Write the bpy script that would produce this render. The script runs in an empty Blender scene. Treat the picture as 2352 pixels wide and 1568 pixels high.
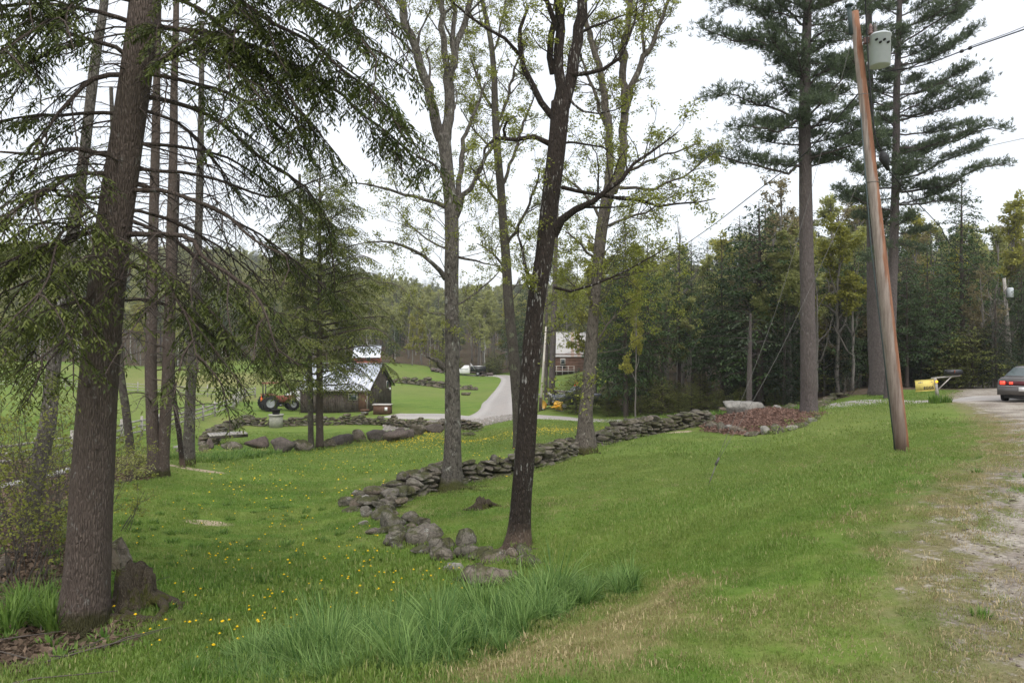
import bpy, math, random
import numpy as np
from mathutils import Vector, Matrix
C = bpy.context.scene.collection
SC = bpy.context.scene
# ------------------------------------------------------------------ camera, sky, light
cam_d = bpy.data.cameras.new('camera'); cam = bpy.data.objects.new('camera', cam_d); C.objects.link(cam)
cam_d.lens = 24; cam_d.sensor_width = 36; cam_d.clip_end = 3000; cam_d.clip_start = 0.05
CAMZ = 1.7
cam.location = (0, 0, CAMZ); cam.rotation_euler = (math.radians(90), 0, 0)
SC.camera = cam
SC.view_settings.view_transform = 'Standard'; SC.view_settings.look = 'None'
SC.view_settings.exposure = 0.42; SC.view_settings.gamma = 1
SC.view_settings.use_curve_mapping = False
SC.render.resolution_x = 1024; SC.render.resolution_y = 682
try:
    SC.cycles.max_bounces = 5; SC.cycles.diffuse_bounces = 3; SC.cycles.glossy_bounces = 2
    SC.cycles.transmission_bounces = 4; SC.cycles.transparent_max_bounces = 6
    SC.cycles.caustics_reflective = False; SC.cycles.caustics_refractive = False
except Exception: pass
W = bpy.data.worlds.new('World'); SC.world = W; W.use_nodes = True
nt = W.node_tree; nt.nodes.clear()
out = nt.nodes.new('ShaderNodeOutputWorld'); bg = nt.nodes.new('ShaderNodeBackground')
sky = nt.nodes.new('ShaderNodeTexSky'); sky.sky_type = 'NISHITA'; sky.sun_disc = False
sky.sun_elevation = math.radians(50); sky.sun_rotation = math.radians(200); sky.dust_density = 4
bgs = nt.nodes.new('ShaderNodeBackground'); bgs.inputs[1].default_value = 0.05
nt.links.new(sky.outputs[0], bgs.inputs[0])
tc = nt.nodes.new('ShaderNodeTexCoord'); ns = nt.nodes.new('ShaderNodeTexNoise')
ns.inputs['Scale'].default_value = 1.6; ns.inputs['Detail'].default_value = 4
mp = nt.nodes.new('ShaderNodeMapping'); mp.inputs['Scale'].default_value = (1, 1, 3)
nt.links.new(tc.outputs['Generated'], mp.inputs[0]); nt.links.new(mp.outputs[0], ns.inputs['Vector'])
cr = nt.nodes.new('ShaderNodeValToRGB')
cr.color_ramp.elements[0].position = 0.3; cr.color_ramp.elements[0].color = (0.66, 0.68, 0.705, 1)
cr.color_ramp.elements[1].position = 0.7; cr.color_ramp.elements[1].color = (0.80, 0.81, 0.825, 1)
nt.links.new(ns.outputs['Fac'], cr.inputs[0]); nt.links.new(cr.outputs[0], bg.inputs[0])
bg.inputs[1].default_value = 1.0
ad = nt.nodes.new('ShaderNodeAddShader')
nt.links.new(bg.outputs[0], ad.inputs[0]); nt.links.new(bgs.outputs[0], ad.inputs[1])
nt.links.new(ad.outputs[0], out.inputs[0])
sl = bpy.data.lights.new('sun', 'SUN'); so = bpy.data.objects.new('sun', sl); C.objects.link(so)
sl.energy = 1.5; sl.angle = math.radians(30); sl.color = (1, 0.97, 0.92)
so.rotation_euler = (math.radians(38), 0, math.radians(25))

# ------------------------------------------------------------------ helpers
rng = np.random.default_rng(7)
R = random.Random(7)
FX, CX, CY = 1568.0, 1176.0, 784.0
def P(x, y, d): return np.array([(x - CX) / FX * d, d, CAMZ - (y - CY) / FX * d])
def norm(v):
    v = np.asarray(v, float); n = np.linalg.norm(v); return v / n if n > 1e-9 else v
def tag(o, label=None, cat=None, group=None, kind=None):
    if label: o['label'] = label
    if cat: o['category'] = cat
    if group: o['group'] = group
    if kind: o['kind'] = kind
    return o
def empty(name, loc, label=None, cat=None, group=None, rz=0.0):
    o = bpy.data.objects.new(name, None); C.objects.link(o); o.location = tuple(loc)
    o.rotation_euler = (0, 0, rz); o.empty_display_size = 0.2
    o['_l'] = 0
    del o['_l']
    return tag(o, label, cat, group)
def snoise(p, seed=0, freq=1.0, oct=3):
    """cheap smooth vectorised noise in about -1..1 (sums of sines); p (...,k)"""
    r = np.random.default_rng(seed); p = np.asarray(p, float); o = np.zeros(p.shape[:-1]); a = 1; t = 0
    for i in range(oct):
        for j in range(4):
            v = r.normal(size=p.shape[-1]); v /= np.linalg.norm(v)
            o += a * np.sin((p @ v) * freq * (0.8 + 0.5 * r.random()) * 6.28 + r.random() * 6.28)
        t += a * 2.0; a *= 0.5; freq *= 2.1
    return o / t
class MB:
    """collects verts, quads/tris and a per-vertex value v; build() links ONE mesh"""
    def __init__(s): s.v = []; s.q = []; s.t = []; s.a = []; s.n = 0; s.qm = []; s.tm = []
    def add(s, verts, quads=None, tris=None, val=0.5, m=0):
        verts = np.asarray(verts, float).reshape(-1, 3)
        if quads is not None and len(quads):
            q = np.asarray(quads, np.int64).reshape(-1, 4) + s.n; s.q.append(q); s.qm.append(np.full(len(q), m))
        if tris is not None and len(tris):
            t = np.asarray(tris, np.int64).reshape(-1, 3) + s.n; s.t.append(t); s.tm.append(np.full(len(t), m))
        s.v.append(verts); s.n += len(verts)
        s.a.append(np.broadcast_to(np.asarray(val, float), (len(verts),)).copy()); return s
    def box(s, c, size, rot=None, val=0.5, m=0, taper=1.0):
        h = np.array(size, float) / 2
        v = np.array([[x, y, z] for z in (-1, 1) for y in (-1, 1) for x in (-1, 1)], float)
        v[4:, :2] *= taper
        v = v * h
        if rot is not None: v = v @ np.asarray(rot).T
        v = v + np.array(c, float)
        return s.add(v, [[0, 2, 3, 1], [4, 5, 7, 6], [0, 1, 5, 4], [2, 6, 7, 3], [0, 4, 6, 2], [1, 3, 7, 5]], val=val, m=m)
    def tube(s, pts, rad, n=6, val=0.5, cap=True, bark=0.0, seed=0, m=0, prof=None):
        pts = np.asarray(pts, float); k = len(pts); rad = np.broadcast_to(np.asarray(rad, float), (k,))
        tg = np.gradient(pts, axis=0); tg /= np.maximum(np.linalg.norm(tg, axis=1, keepdims=True), 1e-9)
        mean = norm(pts[-1] - pts[0]) if np.linalg.norm(pts[-1] - pts[0]) > 1e-6 else tg[0]
        ref = np.array([0, 1, 0.]) if abs(mean[1]) < 0.7 else np.array([1, 0, 0.])
        u = np.cross(tg, ref); u /= np.maximum(np.linalg.norm(u, axis=1, keepdims=True), 1e-9)
        w = np.cross(tg, u)
        th = np.linspace(0, 2 * np.pi, n, endpoint=False)
        rr = np.repeat(rad[:, None], n, 1)
        if bark:
            q = np.stack([np.cos(th)[None] * 1.4 + 0 * rr, np.sin(th)[None] * 1.4 + 0 * rr, np.repeat(pts[:, 2:3], n, 1) * 0.8], -1)
            rr = rr * (1 + bark * snoise(q, seed, 0.5, 4))
        if prof is not None: rr = rr * prof(th, pts)
        ring = pts[:, None] + rr[..., None] * (np.cos(th)[None, :, None] * u[:, None] + np.sin(th)[None, :, None] * w[:, None])
        v = ring.reshape(-1, 3)
        i = np.arange(k - 1)[:, None] * n; j = np.arange(n)[None]; j2 = (j + 1) % n
        quads = np.stack([i + j, i + j2, i + n + j2, i + n + j], -1).reshape(-1, 4)
        tris = []
        if cap:
            v = np.vstack([v, pts[:1], pts[-1:]]); a, b = k * n, k * n + 1
            tris = [[a, (q + 1) % n, q] for q in range(n)] + [[b, (k - 1) * n + q, (k - 1) * n + (q + 1) % n] for q in range(n)]
        return s.add(v, quads, tris, val, m)
    def lathe(s, prof, c=(0, 0, 0), n=24, rot=None, val=0.5, m=0, cap=True):
        """prof: list of (r,z)"""
        th = np.linspace(0, 2 * np.pi, n, endpoint=False); pr = np.array(prof, float)
        v = np.stack([pr[:, :1] * np.cos(th), pr[:, :1] * np.sin(th), pr[:, 1:] + 0 * th], -1).reshape(-1, 3); k = len(pr)
        i = np.arange(k - 1)[:, None] * n; j = np.arange(n)[None]; j2 = (j + 1) % n
        quads = np.stack([i + j, i + j2, i + n + j2, i + n + j], -1).reshape(-1, 4); tris = []
        if cap:
            v = np.vstack([v, [[0, 0, pr[0, 1]], [0, 0, pr[-1, 1]]]]); a, b = k * n, k * n + 1
            tris = [[a, (q + 1) % n, q] for q in range(n)] + [[b, (k - 1) * n + q, (k - 1) * n + (q + 1) % n] for q in range(n)]
        if rot is not None: v = v @ np.asarray(rot).T
        return s.add(v + np.array(c, float), quads, tris, val, m)
    def loft(s, secs, closed=True, cap=True, val=0.5, m=0):
        secs = np.asarray(secs, float); k, n = secs.shape[:2]; v = secs.reshape(-1, 3)
        i = np.arange(k - 1)[:, None] * n
        j = np.arange(n if closed else n - 1)[None]; j2 = (j + 1) % n
        quads = np.stack([i + j, i + j2, i + n + j2, i + n + j], -1).reshape(-1, 4); tris = []
        if cap:
            v = np.vstack([v, secs[0].mean(0)[None], secs[-1].mean(0)[None]]); a, b = k * n, k * n + 1
            tris = [[a, (q + 1) % n, q] for q in range(n)] + [[b, (k - 1) * n + q, (k - 1) * n + (q + 1) % n] for q in range(n)]
        return s.add(v, quads, tris, val, m)
    def leaves(s, base, dirv, side, ln, wd, val=0.5, fold=0.0, m=0):
        """vectorised diamond leaves; base,dirv,side (n,3)"""
        base = np.asarray(base, float); n = len(base)
        if n == 0: return s
        dirv = np.asarray(dirv, float); side = np.asarray(side, float)
        dirv = dirv / np.maximum(np.linalg.norm(dirv, axis=1, keepdims=True), 1e-9)
        side = side - (side * dirv).sum(1, keepdims=True) * dirv
        side /= np.maximum(np.linalg.norm(side, axis=1, keepdims=True), 1e-9)
        ln = np.broadcast_to(ln, (n,))[:, None]; wd = np.broadcast_to(wd, (n,))[:, None]
        up = np.cross(dirv, side)
        v = np.stack([base, base + dirv * ln * 0.45 + side * wd / 2 + up * fold * wd, base + dirv * ln, base + dirv * ln * 0.45 - side * wd / 2 + up * fold * wd], 1).reshape(-1, 3)
        q = np.arange(n)[:, None] * 4 + np.arange(4)[None]
        return s.add(v, q, val=np.repeat(np.broadcast_to(val, (n,)), 4), m=m)
    def mesh(s, name, mats, origin=(0, 0, 0), smooth=False):
        v = np.vstack(s.v) - np.array(origin, float)[None]
        q = np.vstack(s.q) if s.q else np.zeros((0, 4), np.int64); t = np.vstack(s.t) if s.t else np.zeros((0, 3), np.int64)
        me = bpy.data.meshes.new(name)
        me.vertices.add(len(v)); me.vertices.foreach_set('co', v.astype(np.float32).ravel())
        me.loops.add(q.size + t.size); me.loops.foreach_set('vertex_index', np.concatenate([q.ravel(), t.ravel()]).astype(np.int32))
        np_ = len(q) + len(t); me.polygons.add(np_)
        ls = np.concatenate([np.arange(len(q)) * 4, q.size + np.arange(len(t)) * 3]).astype(np.int32)
        me.polygons.foreach_set('loop_start', ls)
        mi = np.concatenate((s.qm + s.tm) or [np.zeros(0)]).astype(np.int32)
        me.polygons.foreach_set('material_index', mi)
        if smooth: me.polygons.foreach_set('use_smooth', np.ones(np_, bool))
        at = me.attributes.new('v', 'FLOAT', 'POINT'); at.data.foreach_set('value', np.concatenate(s.a).astype(np.float32))
        for m in (mats if isinstance(mats, (list, tuple)) else [mats]): me.materials.append(m)
        me.update(calc_edges=True); me.validate(); return me
    def build(s, name, mats, parent=None, origin=None, smooth=False, **kw):
        if origin is None: origin = tuple(parent.location) if parent is not None and parent.rotation_euler.z == 0 else (0, 0, 0)
        me = s.mesh(name, mats, origin if not kw.get('local') else (0, 0, 0), smooth); kw.pop('local', None)
        o = bpy.data.objects.new(name, me); C.objects.link(o)
        if parent is not None: o.parent = parent
        else: o.location = tuple(origin)
        if kw: tag(o, **kw)
        return o
def link(name, me, parent=None, loc=(0, 0, 0), rot=(0, 0, 0), sc=1.0):
    o = bpy.data.objects.new(name, me); C.objects.link(o); o.location = tuple(loc); o.rotation_euler = tuple(rot)
    o.scale = (sc, sc, sc) if np.isscalar(sc) else tuple(sc)
    if parent is not None: o.parent = parent
    return o
def copy_tree(o, parent=None):
    c = o.copy(); C.objects.link(c); c.parent = parent
    for ch in list(o.children): copy_tree(ch, c)
    return c
def spline(pts, n):
    """Catmull-Rom resample of (k,m) array to n points"""
    p = np.asarray(pts, float); k = len(p)
    seg = np.r_[0, np.cumsum(np.maximum(np.linalg.norm(np.diff(p[:, :3], axis=0), axis=1), 1e-6))]
    t = np.linspace(0, seg[-1], n); i = np.clip(np.searchsorted(seg, t, 'right') - 1, 0, k - 2)
    u = ((t - seg[i]) / (seg[i + 1] - seg[i]))[:, None]
    p0 = p[np.maximum(i - 1, 0)]; p1 = p[i]; p2 = p[i + 1]; p3 = p[np.minimum(i + 2, k - 1)]
    return 0.5 * (2 * p1 + (p2 - p0) * u + (2 * p0 - 5 * p1 + 4 * p2 - p3) * u * u + (3 * p1 - p0 - 3 * p2 + p3) * u ** 3)
def rotz(a): c, s_ = math.cos(a), math.sin(a); return np.array([[c, -s_, 0], [s_, c, 0], [0, 0, 1.]])
def rotx(a): c, s_ = math.cos(a), math.sin(a); return np.array([[1, 0, 0], [0, c, -s_], [0, s_, c]])
def roty(a): c, s_ = math.cos(a), math.sin(a); return np.array([[c, 0, s_], [0, 1, 0], [-s_, 0, c]])

# ------------------------------------------------------------------ terrain height: thin plate spline through measured ground points (x,y in picture, distance)
GP = [(1176,1568,3.4),(2300,1568,3.45),(1800,1568,3.45),(700,1568,4.6),(140,1568,5.7),(0,1568,6.0),(0,1430,8),(190,1440,8.0),(320,1385,8.6),
 (1040,1568,3.9),(1240,1470,4.6),(1500,1345,6.2),(690,1500,6.9),(920,1380,8.5),(575,1290,11.5),(870,1240,12.6),(1130,1340,9.3),
 (1193,1258,11),(1380,1195,11.5),(1150,1195,13),(690,1195,15),(345,1245,12.5),(100,1180,13.5),(795,1160,16),(1040,1125,17.5),(1345,1040,22),(1500,1005,25),
 (1600,970,28),(1620,1118,13.6),(1725,1150,9.5),(1725,1290,6.0),(2073,1042,15),(2200,1010,15.5),(1710,1000,24.5),(1620,985,26.5),(1857,952,27),(1770,1000,24),
 (2155,921,27.5),(2330,922,28),(2300,960,21),(2300,1050,10),(2150,1250,5.7),
 (690,1105,21),(920,1058,27),(345,1092,20),(430,1067,24),(300,1052,22),(735,1032,37),(1010,990,42),(1290,990,36),(1180,990,38),(1450,995,30),
 (560,1032,36),(655,1022,38),(1040,1000,40),(480,1022,38),
 (700,1010,45),(750,972,56),(920,985,52),(1080,990,49),(585,975,55),(540,985,52),
 (690,951,62),(850,952,60),(1000,958,56),(1180,962,51),(1340,967,48),(1450,966,46),(1700,952,41),(1880,941,37),(2080,930,32.5),(2200,922,29.5),
 (1130,915,78),(1175,885,97),(1170,864,125),(1090,864,127),(950,880,100),(950,835,140),(1120,828,160),(620,948,62),
 (480,961,56),(537,942,62),(560,916,75),(475,912,77),(300,905,77),(136,1055,35),(300,1010,42),(0,940,55),(0,900,75),(50,1180,16),(0,1100,25),
 (250,840,125),(50,830,120),(500,830,135),(700,828,140),(0,808,170),(420,812,165),
 (1241,943,56),(1290,930,60),(1290,862,118),(1310,850,125),(1400,950,54),(1600,940,52),(1800,925,48),(1960,900,42),(2018,895,40),(2200,893,44),(2340,880,48),
 (1060,1015,40)]
EX = [(0,-3,0),(0,0,0),(5,2,0.0),(10,4,0.1),(-5,0,-0.9),(-12,0,-2.0),(-12,6,-2.0),(-6,-6,-.5),(12,-5,.2),(20,10,0.1),(30,25,-0.2),(40,40,-.2),(60,20,.5),(60,60,0),(28,45,-1.4),(45,75,-1),(80,120,2),
 (0,75,-4.3),(15,80,-3.4),(30,110,-2.5),(-40,20,-4.2),(-60,40,-3.5),(-90,80,-2.5),(-60,-20,-4),(60,-20,1),(10,150,-2),
 (-150,150,4),(-150,240,16),(-80,240,12),(0,240,6),(60,200,5),(120,240,12),(-80,360,24),(0,360,17),(100,380,28),(-220,380,44),(-260,200,24),(250,250,20),(200,80,5),(250,400,40),(-200,40,4),(-30,480,24),(-200,600,60),(200,600,50),(300,-50,5),(-300,-50,5)]
gp = np.array([P(*g) for g in GP] + [list(e) for e in EX])
# warp xy so near and far points are weighted alike
def warp(xy):
    r = np.hypot(xy[:, 0], xy[:, 1]) + 1e-6; k = np.log1p(r / 6.0) / (r / 6.0); return xy * k[:, None] / 6.0
def _phi(r): return np.where(r < 1e-9, 0, r * r * np.log(np.maximum(r, 1e-9)))
_w = warp(gp[:, :2]); _n = len(gp)
_r = np.linalg.norm(_w[:, None] - _w[None], axis=-1)
_A = np.zeros((_n + 3, _n + 3)); _A[:_n, :_n] = _phi(_r) + np.eye(_n) * 0.0006
_A[:_n, _n] = 1; _A[:_n, _n + 1:] = _w; _A[_n, :_n] = 1; _A[_n + 1:, :_n] = _w.T
_c = np.linalg.solve(_A, np.r_[gp[:, 2], 0, 0, 0])
def H(x, y):
    x = np.asarray(x, float); y = np.asarray(y, float); sh = x.shape; xy = np.stack([x.ravel(), y.ravel()], 1); o = np.empty(len(xy))
    for i in range(0, len(xy), 20000):
        q = warp(xy[i:i + 20000]); r = np.linalg.norm(q[:, None] - _w[None], axis=-1)
        o[i:i + 20000] = _phi(r) @ _c[:_n] + _c[_n] + q @ _c[_n + 1:]
    z = o.reshape(sh)
    return z + 0.012 * snoise(np.stack([x, y], -1), 5, 0.35, 3)
def G(x, y, d=None):
    """world point on the ground: either world x,y or picture x,y + distance"""
    if d is not None: p = P(x, y, d); x, y = p[0], p[1]
    return np.array([x, y, float(H(np.array([x]), np.array([y]))[0])])
def ray_ground(x, y, d0=2.5, d1=250):
    """first ground point along a picture ray"""
    d = np.geomspace(d0, d1, 500); X = (x - CX) / FX * d; Z = CAMZ - (y - CY) / FX * d; h = H(X, d)
    k = np.where(h >= Z)[0]
    return d[k[0]] if len(k) else None
def sd_poly(xy, poly):
    """signed distance (negative inside) of points to polygon"""
    xy = np.asarray(xy, float); poly = np.asarray(poly, float); d = np.full(len(xy), 1e9); ins = np.zeros(len(xy), bool)
    for i in range(len(poly)):
        a, b = poly[i], poly[(i + 1) % len(poly)]; e = b - a; w = xy - a
        t = np.clip((w @ e) / max(e @ e, 1e-9), 0, 1); d = np.minimum(d, np.linalg.norm(w - t[:, None] * e, axis=1))
        c = (a[1] > xy[:, 1]) != (b[1] > xy[:, 1])
        with np.errstate(divide='ignore', invalid='ignore'): xi = (b[0] - a[0]) * (xy[:, 1] - a[1]) / (b[1] - a[1]) + a[0]
        ins ^= c & (xy[:, 0] < xi)
    return np.where(ins, -d, d)
def d_line(xy, pl):
    xy = np.asarray(xy, float); d = np.full(len(xy), 1e9); pl = np.asarray(pl, float)
    for a, b in zip(pl[:-1], pl[1:]):
        e = b - a; w = xy - a; t = np.clip((w @ e) / max(e @ e, 1e-9), 0, 1); d = np.minimum(d, np.linalg.norm(w - t[:, None] * e, axis=1))
    return d
def PG(l): return [tuple(P(*q)[:2]) for q in l]
# ------------------------------------------------------------------ materials
class N:
    def __init__(s, name):
        s.m = bpy.data.materials.new(name); s.m.use_nodes = True; s.t = s.m.node_tree
        s.b = s.t.nodes['Principled BSDF']; s.o = s.t.nodes['Material Output']
    def n(s, typ, **kw):
        x = s.t.nodes.new('ShaderNode' + typ)
        for k, v in kw.items():
            if k.startswith('i_'): x.inputs[k[2:].replace('_', ' ')].default_value = v
            else: setattr(x, k, v)
        return x
    def l(s, a, b): s.t.links.new(a, b)
    def coord(s, kind='obj', scale=(1, 1, 1)):
        if kind == 'obj': a = s.n('TexCoord').outputs['Object']
        else: a = s.n('NewGeometry').outputs['Position']
        mp = s.n('Mapping'); mp.inputs['Scale'].default_value = scale; s.l(a, mp.inputs[0]); return mp.outputs[0]
    def noise(s, co, scale, detail=5, rough=0.6, dist=0.0):
        x = s.n('TexNoise'); x.inputs['Scale'].default_value = scale; x.inputs['Detail'].default_value = detail
        x.inputs['Roughness'].default_value = rough; x.inputs['Distortion'].default_value = dist; s.l(co, x.inputs['Vector']); return x.outputs['Fac']
    def ramp(s, f, stops):
        x = s.n('ValToRGB'); e = x.color_ramp.elements
        while len(e) < len(stops): e.new(0.5)
        for i, (p, c) in enumerate(stops):
            e[i].position = p; e[i].color = (c, c, c, 1) if np.isscalar(c) else tuple(c) + (1,)
        s.l(f, x.inputs[0]); return x.outputs[0]
    def mix(s, f, a, b, mode='MIX'):
        x = s.n('Mix'); x.data_type = 'RGBA'; x.blend_type = mode
        for v, i in ((f, 0), (a, 6), (b, 7)):
            if hasattr(v, 'is_linked') or isinstance(v, bpy.types.NodeSocket): s.l(v, x.inputs[i])
            else: x.inputs[i].default_value = v if i == 0 else (tuple(v) + (1,) if not np.isscalar(v) else (v, v, v, 1))
        return x.outputs[2]
    def math(s, op, a, b=0.0):
        x = s.n('Math'); x.operation = op
        for v, i in ((a, 0), (b, 1)):
            if isinstance(v, bpy.types.NodeSocket): s.l(v, x.inputs[i])
            else: x.inputs[i].default_value = v
        return x.outputs[0]
    def attr(s, name, typ='GEOMETRY'):
        x = s.n('Attribute'); x.attribute_name = name; x.attribute_type = typ; return x.outputs['Fac']
    def col(s, c):
        if isinstance(c, bpy.types.NodeSocket): s.l(c, s.b.inputs['Base Color'])
        else: s.b.inputs['Base Color'].default_value = tuple(c) + (1,)
        return s
    def rough(s, r, spec=0.3, metal=0.0):
        if isinstance(r, bpy.types.NodeSocket): s.l(r, s.b.inputs['Roughness'])
        else: s.b.inputs['Roughness'].default_value = r
        s.b.inputs['Specular IOR Level'].default_value = spec; s.b.inputs['Metallic'].default_value = metal; return s
    def bump(s, h, strength=0.5, dist=0.02):
        x = s.n('Bump'); x.inputs['Strength'].default_value = strength; x.inputs['Distance'].default_value = dist
        s.l(h, x.inputs['Height']); s.l(x.outputs[0], s.b.inputs['Normal']); return s
def m_simple(name, c, r=0.6, spec=0.3, metal=0, var=0.12, scale=6.0, dirt=None, emis=None):
    m = N(name); co = m.coord()
    f = m.noise(co, scale, 6)
    c = np.array(c, float)
    lo = tuple(c * (1 - var)); hi = tuple(np.minimum(c * (1 + var), 1))
    cc = m.ramp(f, [(0.3, lo), (0.7, hi)])
    if dirt is not None: cc = m.mix(m.ramp(m.noise(co, scale * .35, 6, .7), [(0.5, 0.0), (0.7, 0.8)]), cc, dirt)
    m.col(cc).rough(r, spec, metal)
    if emis: m.b.inputs['Emission Color'].default_value = tuple(emis[0]) + (1,); m.b.inputs['Emission Strength'].default_value = emis[1]
    return m.m
def m_bark(name, dark, light, lichen=None, lf=0.55, scale=1.0, rough=.9, bstr=0.9, moss=None, streak=None, horiz=False, lscale=5.0, mott=0.0):
    m = N(name); co = m.coord('obj', (1, 1, 1))
    st = m.coord('obj', (13 * scale, 13 * scale, 2.6 * scale) if not horiz else (3 * scale, 3 * scale, 14 * scale))
    f1 = m.noise(st, 4.0, 8, 0.65, 0.6)
    v = m.n('TexVoronoi'); v.feature = 'DISTANCE_TO_EDGE'; v.inputs['Scale'].default_value = 3.2
    nz = m.n('TexNoise'); nz.inputs['Scale'].default_value = 2.0; m.l(st, nz.inputs['Vector']); ds = m.mix(0.3, st, nz.outputs['Color'], 'ADD'); m.l(ds, v.inputs['Vector'])
    crack = m.ramp(v.outputs['Distance'], [(0.0, 0.0), (0.3, 1.0)])
    base = m.ramp(f1, [(0.28, dark), (0.72, light)])
    base = m.mix(m.math('MULTIPLY', m.math('SUBTRACT', 1.0, crack), 0.4), base, tuple(np.array(dark) * 0.55))
    big = m.noise(co, 1.3, 3)
    base = m.mix(m.ramp(big, [(0.35, 0.0), (0.7, 0.45)]), base, tuple(np.array(light) * 0.75))
    if mott:
        mo = m.noise(m.coord('obj', (6, 6, 3.2)), 2.0, 6, .75); base = m.mix(m.ramp(mo, [(.5, 0.0), (.6, mott)]), base, tuple(np.array(dark) * .8))
    if lichen is not None:
        g = m.noise(m.coord('obj', (1, 1, .6)), lscale, 6, 0.72)
        base = m.mix(m.ramp(g, [(lf, 0.0), (lf + .07, 0.85)]), base, lichen)
    if streak is not None:
        g2 = m.noise(m.coord('obj', (9, 9, 2.2)), 3.1, 4, 0.6); g3 = m.noise(co, .8, 3)
        base = m.mix(m.ramp(m.math('MULTIPLY', g2, m.math('ADD', g3, 0.5)), [(0.6, 0.0), (0.66, 0.9)]), base, streak)
    if moss is not None:
        z = m.n('SeparateXYZ'); m.l(m.n('TexCoord').outputs['Object'], z.inputs[0])
        hf = m.math('SUBTRACT', 1.0, m.math('DIVIDE', z.outputs['Z'], moss[1]))
        g4 = m.noise(co, 4.0, 5, .7)
        base = m.mix(m.ramp(m.math('MULTIPLY', hf, m.math('ADD', g4, .35)), [(0.42, 0.0), (0.62, 0.9)]), base, moss[0])
    m.col(base).rough(rough, 0.15)
    m.bump(m.math('ADD', m.math('MULTIPLY', crack, 0.7), f1), bstr, 0.03)
    return m.m
def m_leaf(name, a, b, rough=0.55, trans=0.35, nscale=0.5, spec=0.25, objrand=0.0):
    m = N(name)
    v = m.attr('v'); f = m.noise(m.coord('pos'), nscale, 3)
    f = m.math('ADD', m.math('MULTIPLY', v, 0.6), m.math('MULTIPLY', f, 0.5))
    if objrand:
        oi = m.n('ObjectInfo'); f = m.math('ADD', f, m.math('MULTIPLY', m.math('SUBTRACT', oi.outputs['Random'], 0.5), objrand))
    c = m.ramp(f, [(0.15, a), (0.9, b)])
    m.col(c).rough(rough, spec)
    tr = m.n('BsdfTranslucent'); m.l(c, tr.inputs[0])
    mx = m.n('MixShader'); mx.inputs[0].default_value = trans
    m.l(m.b.outputs[0], mx.inputs[1]); m.l(tr.outputs[0], mx.inputs[2]); m.l(mx.outputs[0], m.o.inputs[0])
    return m.m
def m_rock(name, dark, light, moss=(0.055, 0.06, 0.018), mossf=0.55, lichen=(0.36, 0.36, 0.32), lf=.59, tint=(0.3, 0.2, 0.13), scale=1.0):
    m = N(name); co = m.coord('pos')
    f = m.noise(co, 3.2 * scale, 7, 0.65); oi = m.n('ObjectInfo')
    base = m.ramp(f, [(0.3, dark), (0.7, light)])
    base = m.mix(m.math('MULTIPLY', oi.outputs['Random'], 0.5), base, tuple(np.array(light) * .9))
    vv = m.attr('v'); base = m.mix(m.math('MULTIPLY', vv, .25), base, tint)
    g = m.noise(co, 7.0 * scale, 6, .75)
    base = m.mix(m.ramp(g, [(lf, 0.0), (lf + .06, 0.8)]), base, lichen)
    ge = m.n('NewGeometry'); sz = m.n('SeparateXYZ'); m.l(ge.outputs['Normal'], sz.inputs[0])
    mf = m.noise(co, 2.3 * scale, 6, .7)
    mm = m.math('ADD', mf, m.math('MULTIPLY', sz.outputs['Z'], 0.14))
    base = m.mix(m.ramp(mm, [(mossf, 0.0), (mossf + .1, 0.85)]), base, moss)
    cv = m.n('TexVoronoi'); cv.feature = 'DISTANCE_TO_EDGE'; cv.inputs['Scale'].default_value = 4.5 * scale; m.l(m.mix(.35, co, f, 'ADD'), cv.inputs['Vector'])
    ck_ = m.ramp(cv.outputs['Distance'], [(0.0, 0.0), (0.05, 1.0)]); base = m.mix(m.math('MULTIPLY', m.math('SUBTRACT', 1.0, ck_), .5), base, tuple(np.array(dark) * .5))
    base = m.mix(m.ramp(m.noise(co, 17.0 * scale, 5, .75), [(.36, .55), (.5, 0.0)]), base, tuple(np.array(dark) * .7))
    m.col(base).rough(0.92, 0.15); m.bump(m.math('ADD', m.math('ADD', f, m.math('MULTIPLY', ck_, .3)), m.math('MULTIPLY', m.noise(co, 28.0 * scale, 5, .7), .35)), 0.6, 0.05)
    return m.m
M = {}
M['hem_bark'] = m_bark('hemlock_bark', (0.062, 0.047, 0.039), (0.205, 0.162, 0.138), lichen=(0.25, 0.24, 0.22), lf=.6, scale=1.0, lscale=9, moss=((0.05, 0.05, 0.018), 0.55))
M['bark_grey'] = m_bark('grey_maple_bark', (0.05, 0.043, 0.036), (0.26, 0.235, 0.205), lichen=(0.38, 0.38, 0.34), lf=.58, scale=.8, moss=((0.07, 0.075, 0.02), 0.7), lscale=5.5, mott=.8)
M['bark_dark'] = m_bark('dark_maple_bark', (0.014, 0.011, 0.010), (0.085, 0.067, 0.056), streak=(0.33, 0.32, 0.3), scale=1.0, moss=((0.15, 0.11, 0.085), 0.9))
M['bark_maple'] = m_bark('pale_maple_bark', (0.06, 0.05, 0.04), (0.27, 0.235, 0.2), lichen=(0.36, 0.34, 0.29), lf=.6, scale=.8, moss=((0.06, 0.06, 0.015), 0.6), mott=.7)
M['bark_lichen'] = m_bark('lichen_bark', (0.05, 0.042, 0.036), (0.2, 0.175, 0.15), lichen=(0.2, 0.22, 0.14), lf=.57, scale=1.3, mott=.6)
M['bark_pine'] = m_bark('pine_bark', (0.065, 0.053, 0.05), (0.2, 0.17, 0.163), lichen=(0.22, 0.215, 0.205), lf=.63, scale=.55)
M['bark_far'] = m_bark('forest_bark', (0.09, 0.082, 0.072), (0.31, 0.285, 0.255), scale=.7, bstr=.4)
M['bark_birch'] = m_bark('birch_bark', (0.25, 0.24, 0.22), (0.62, 0.62, 0.58), scale=.7, bstr=.3, horiz=True)
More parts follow.
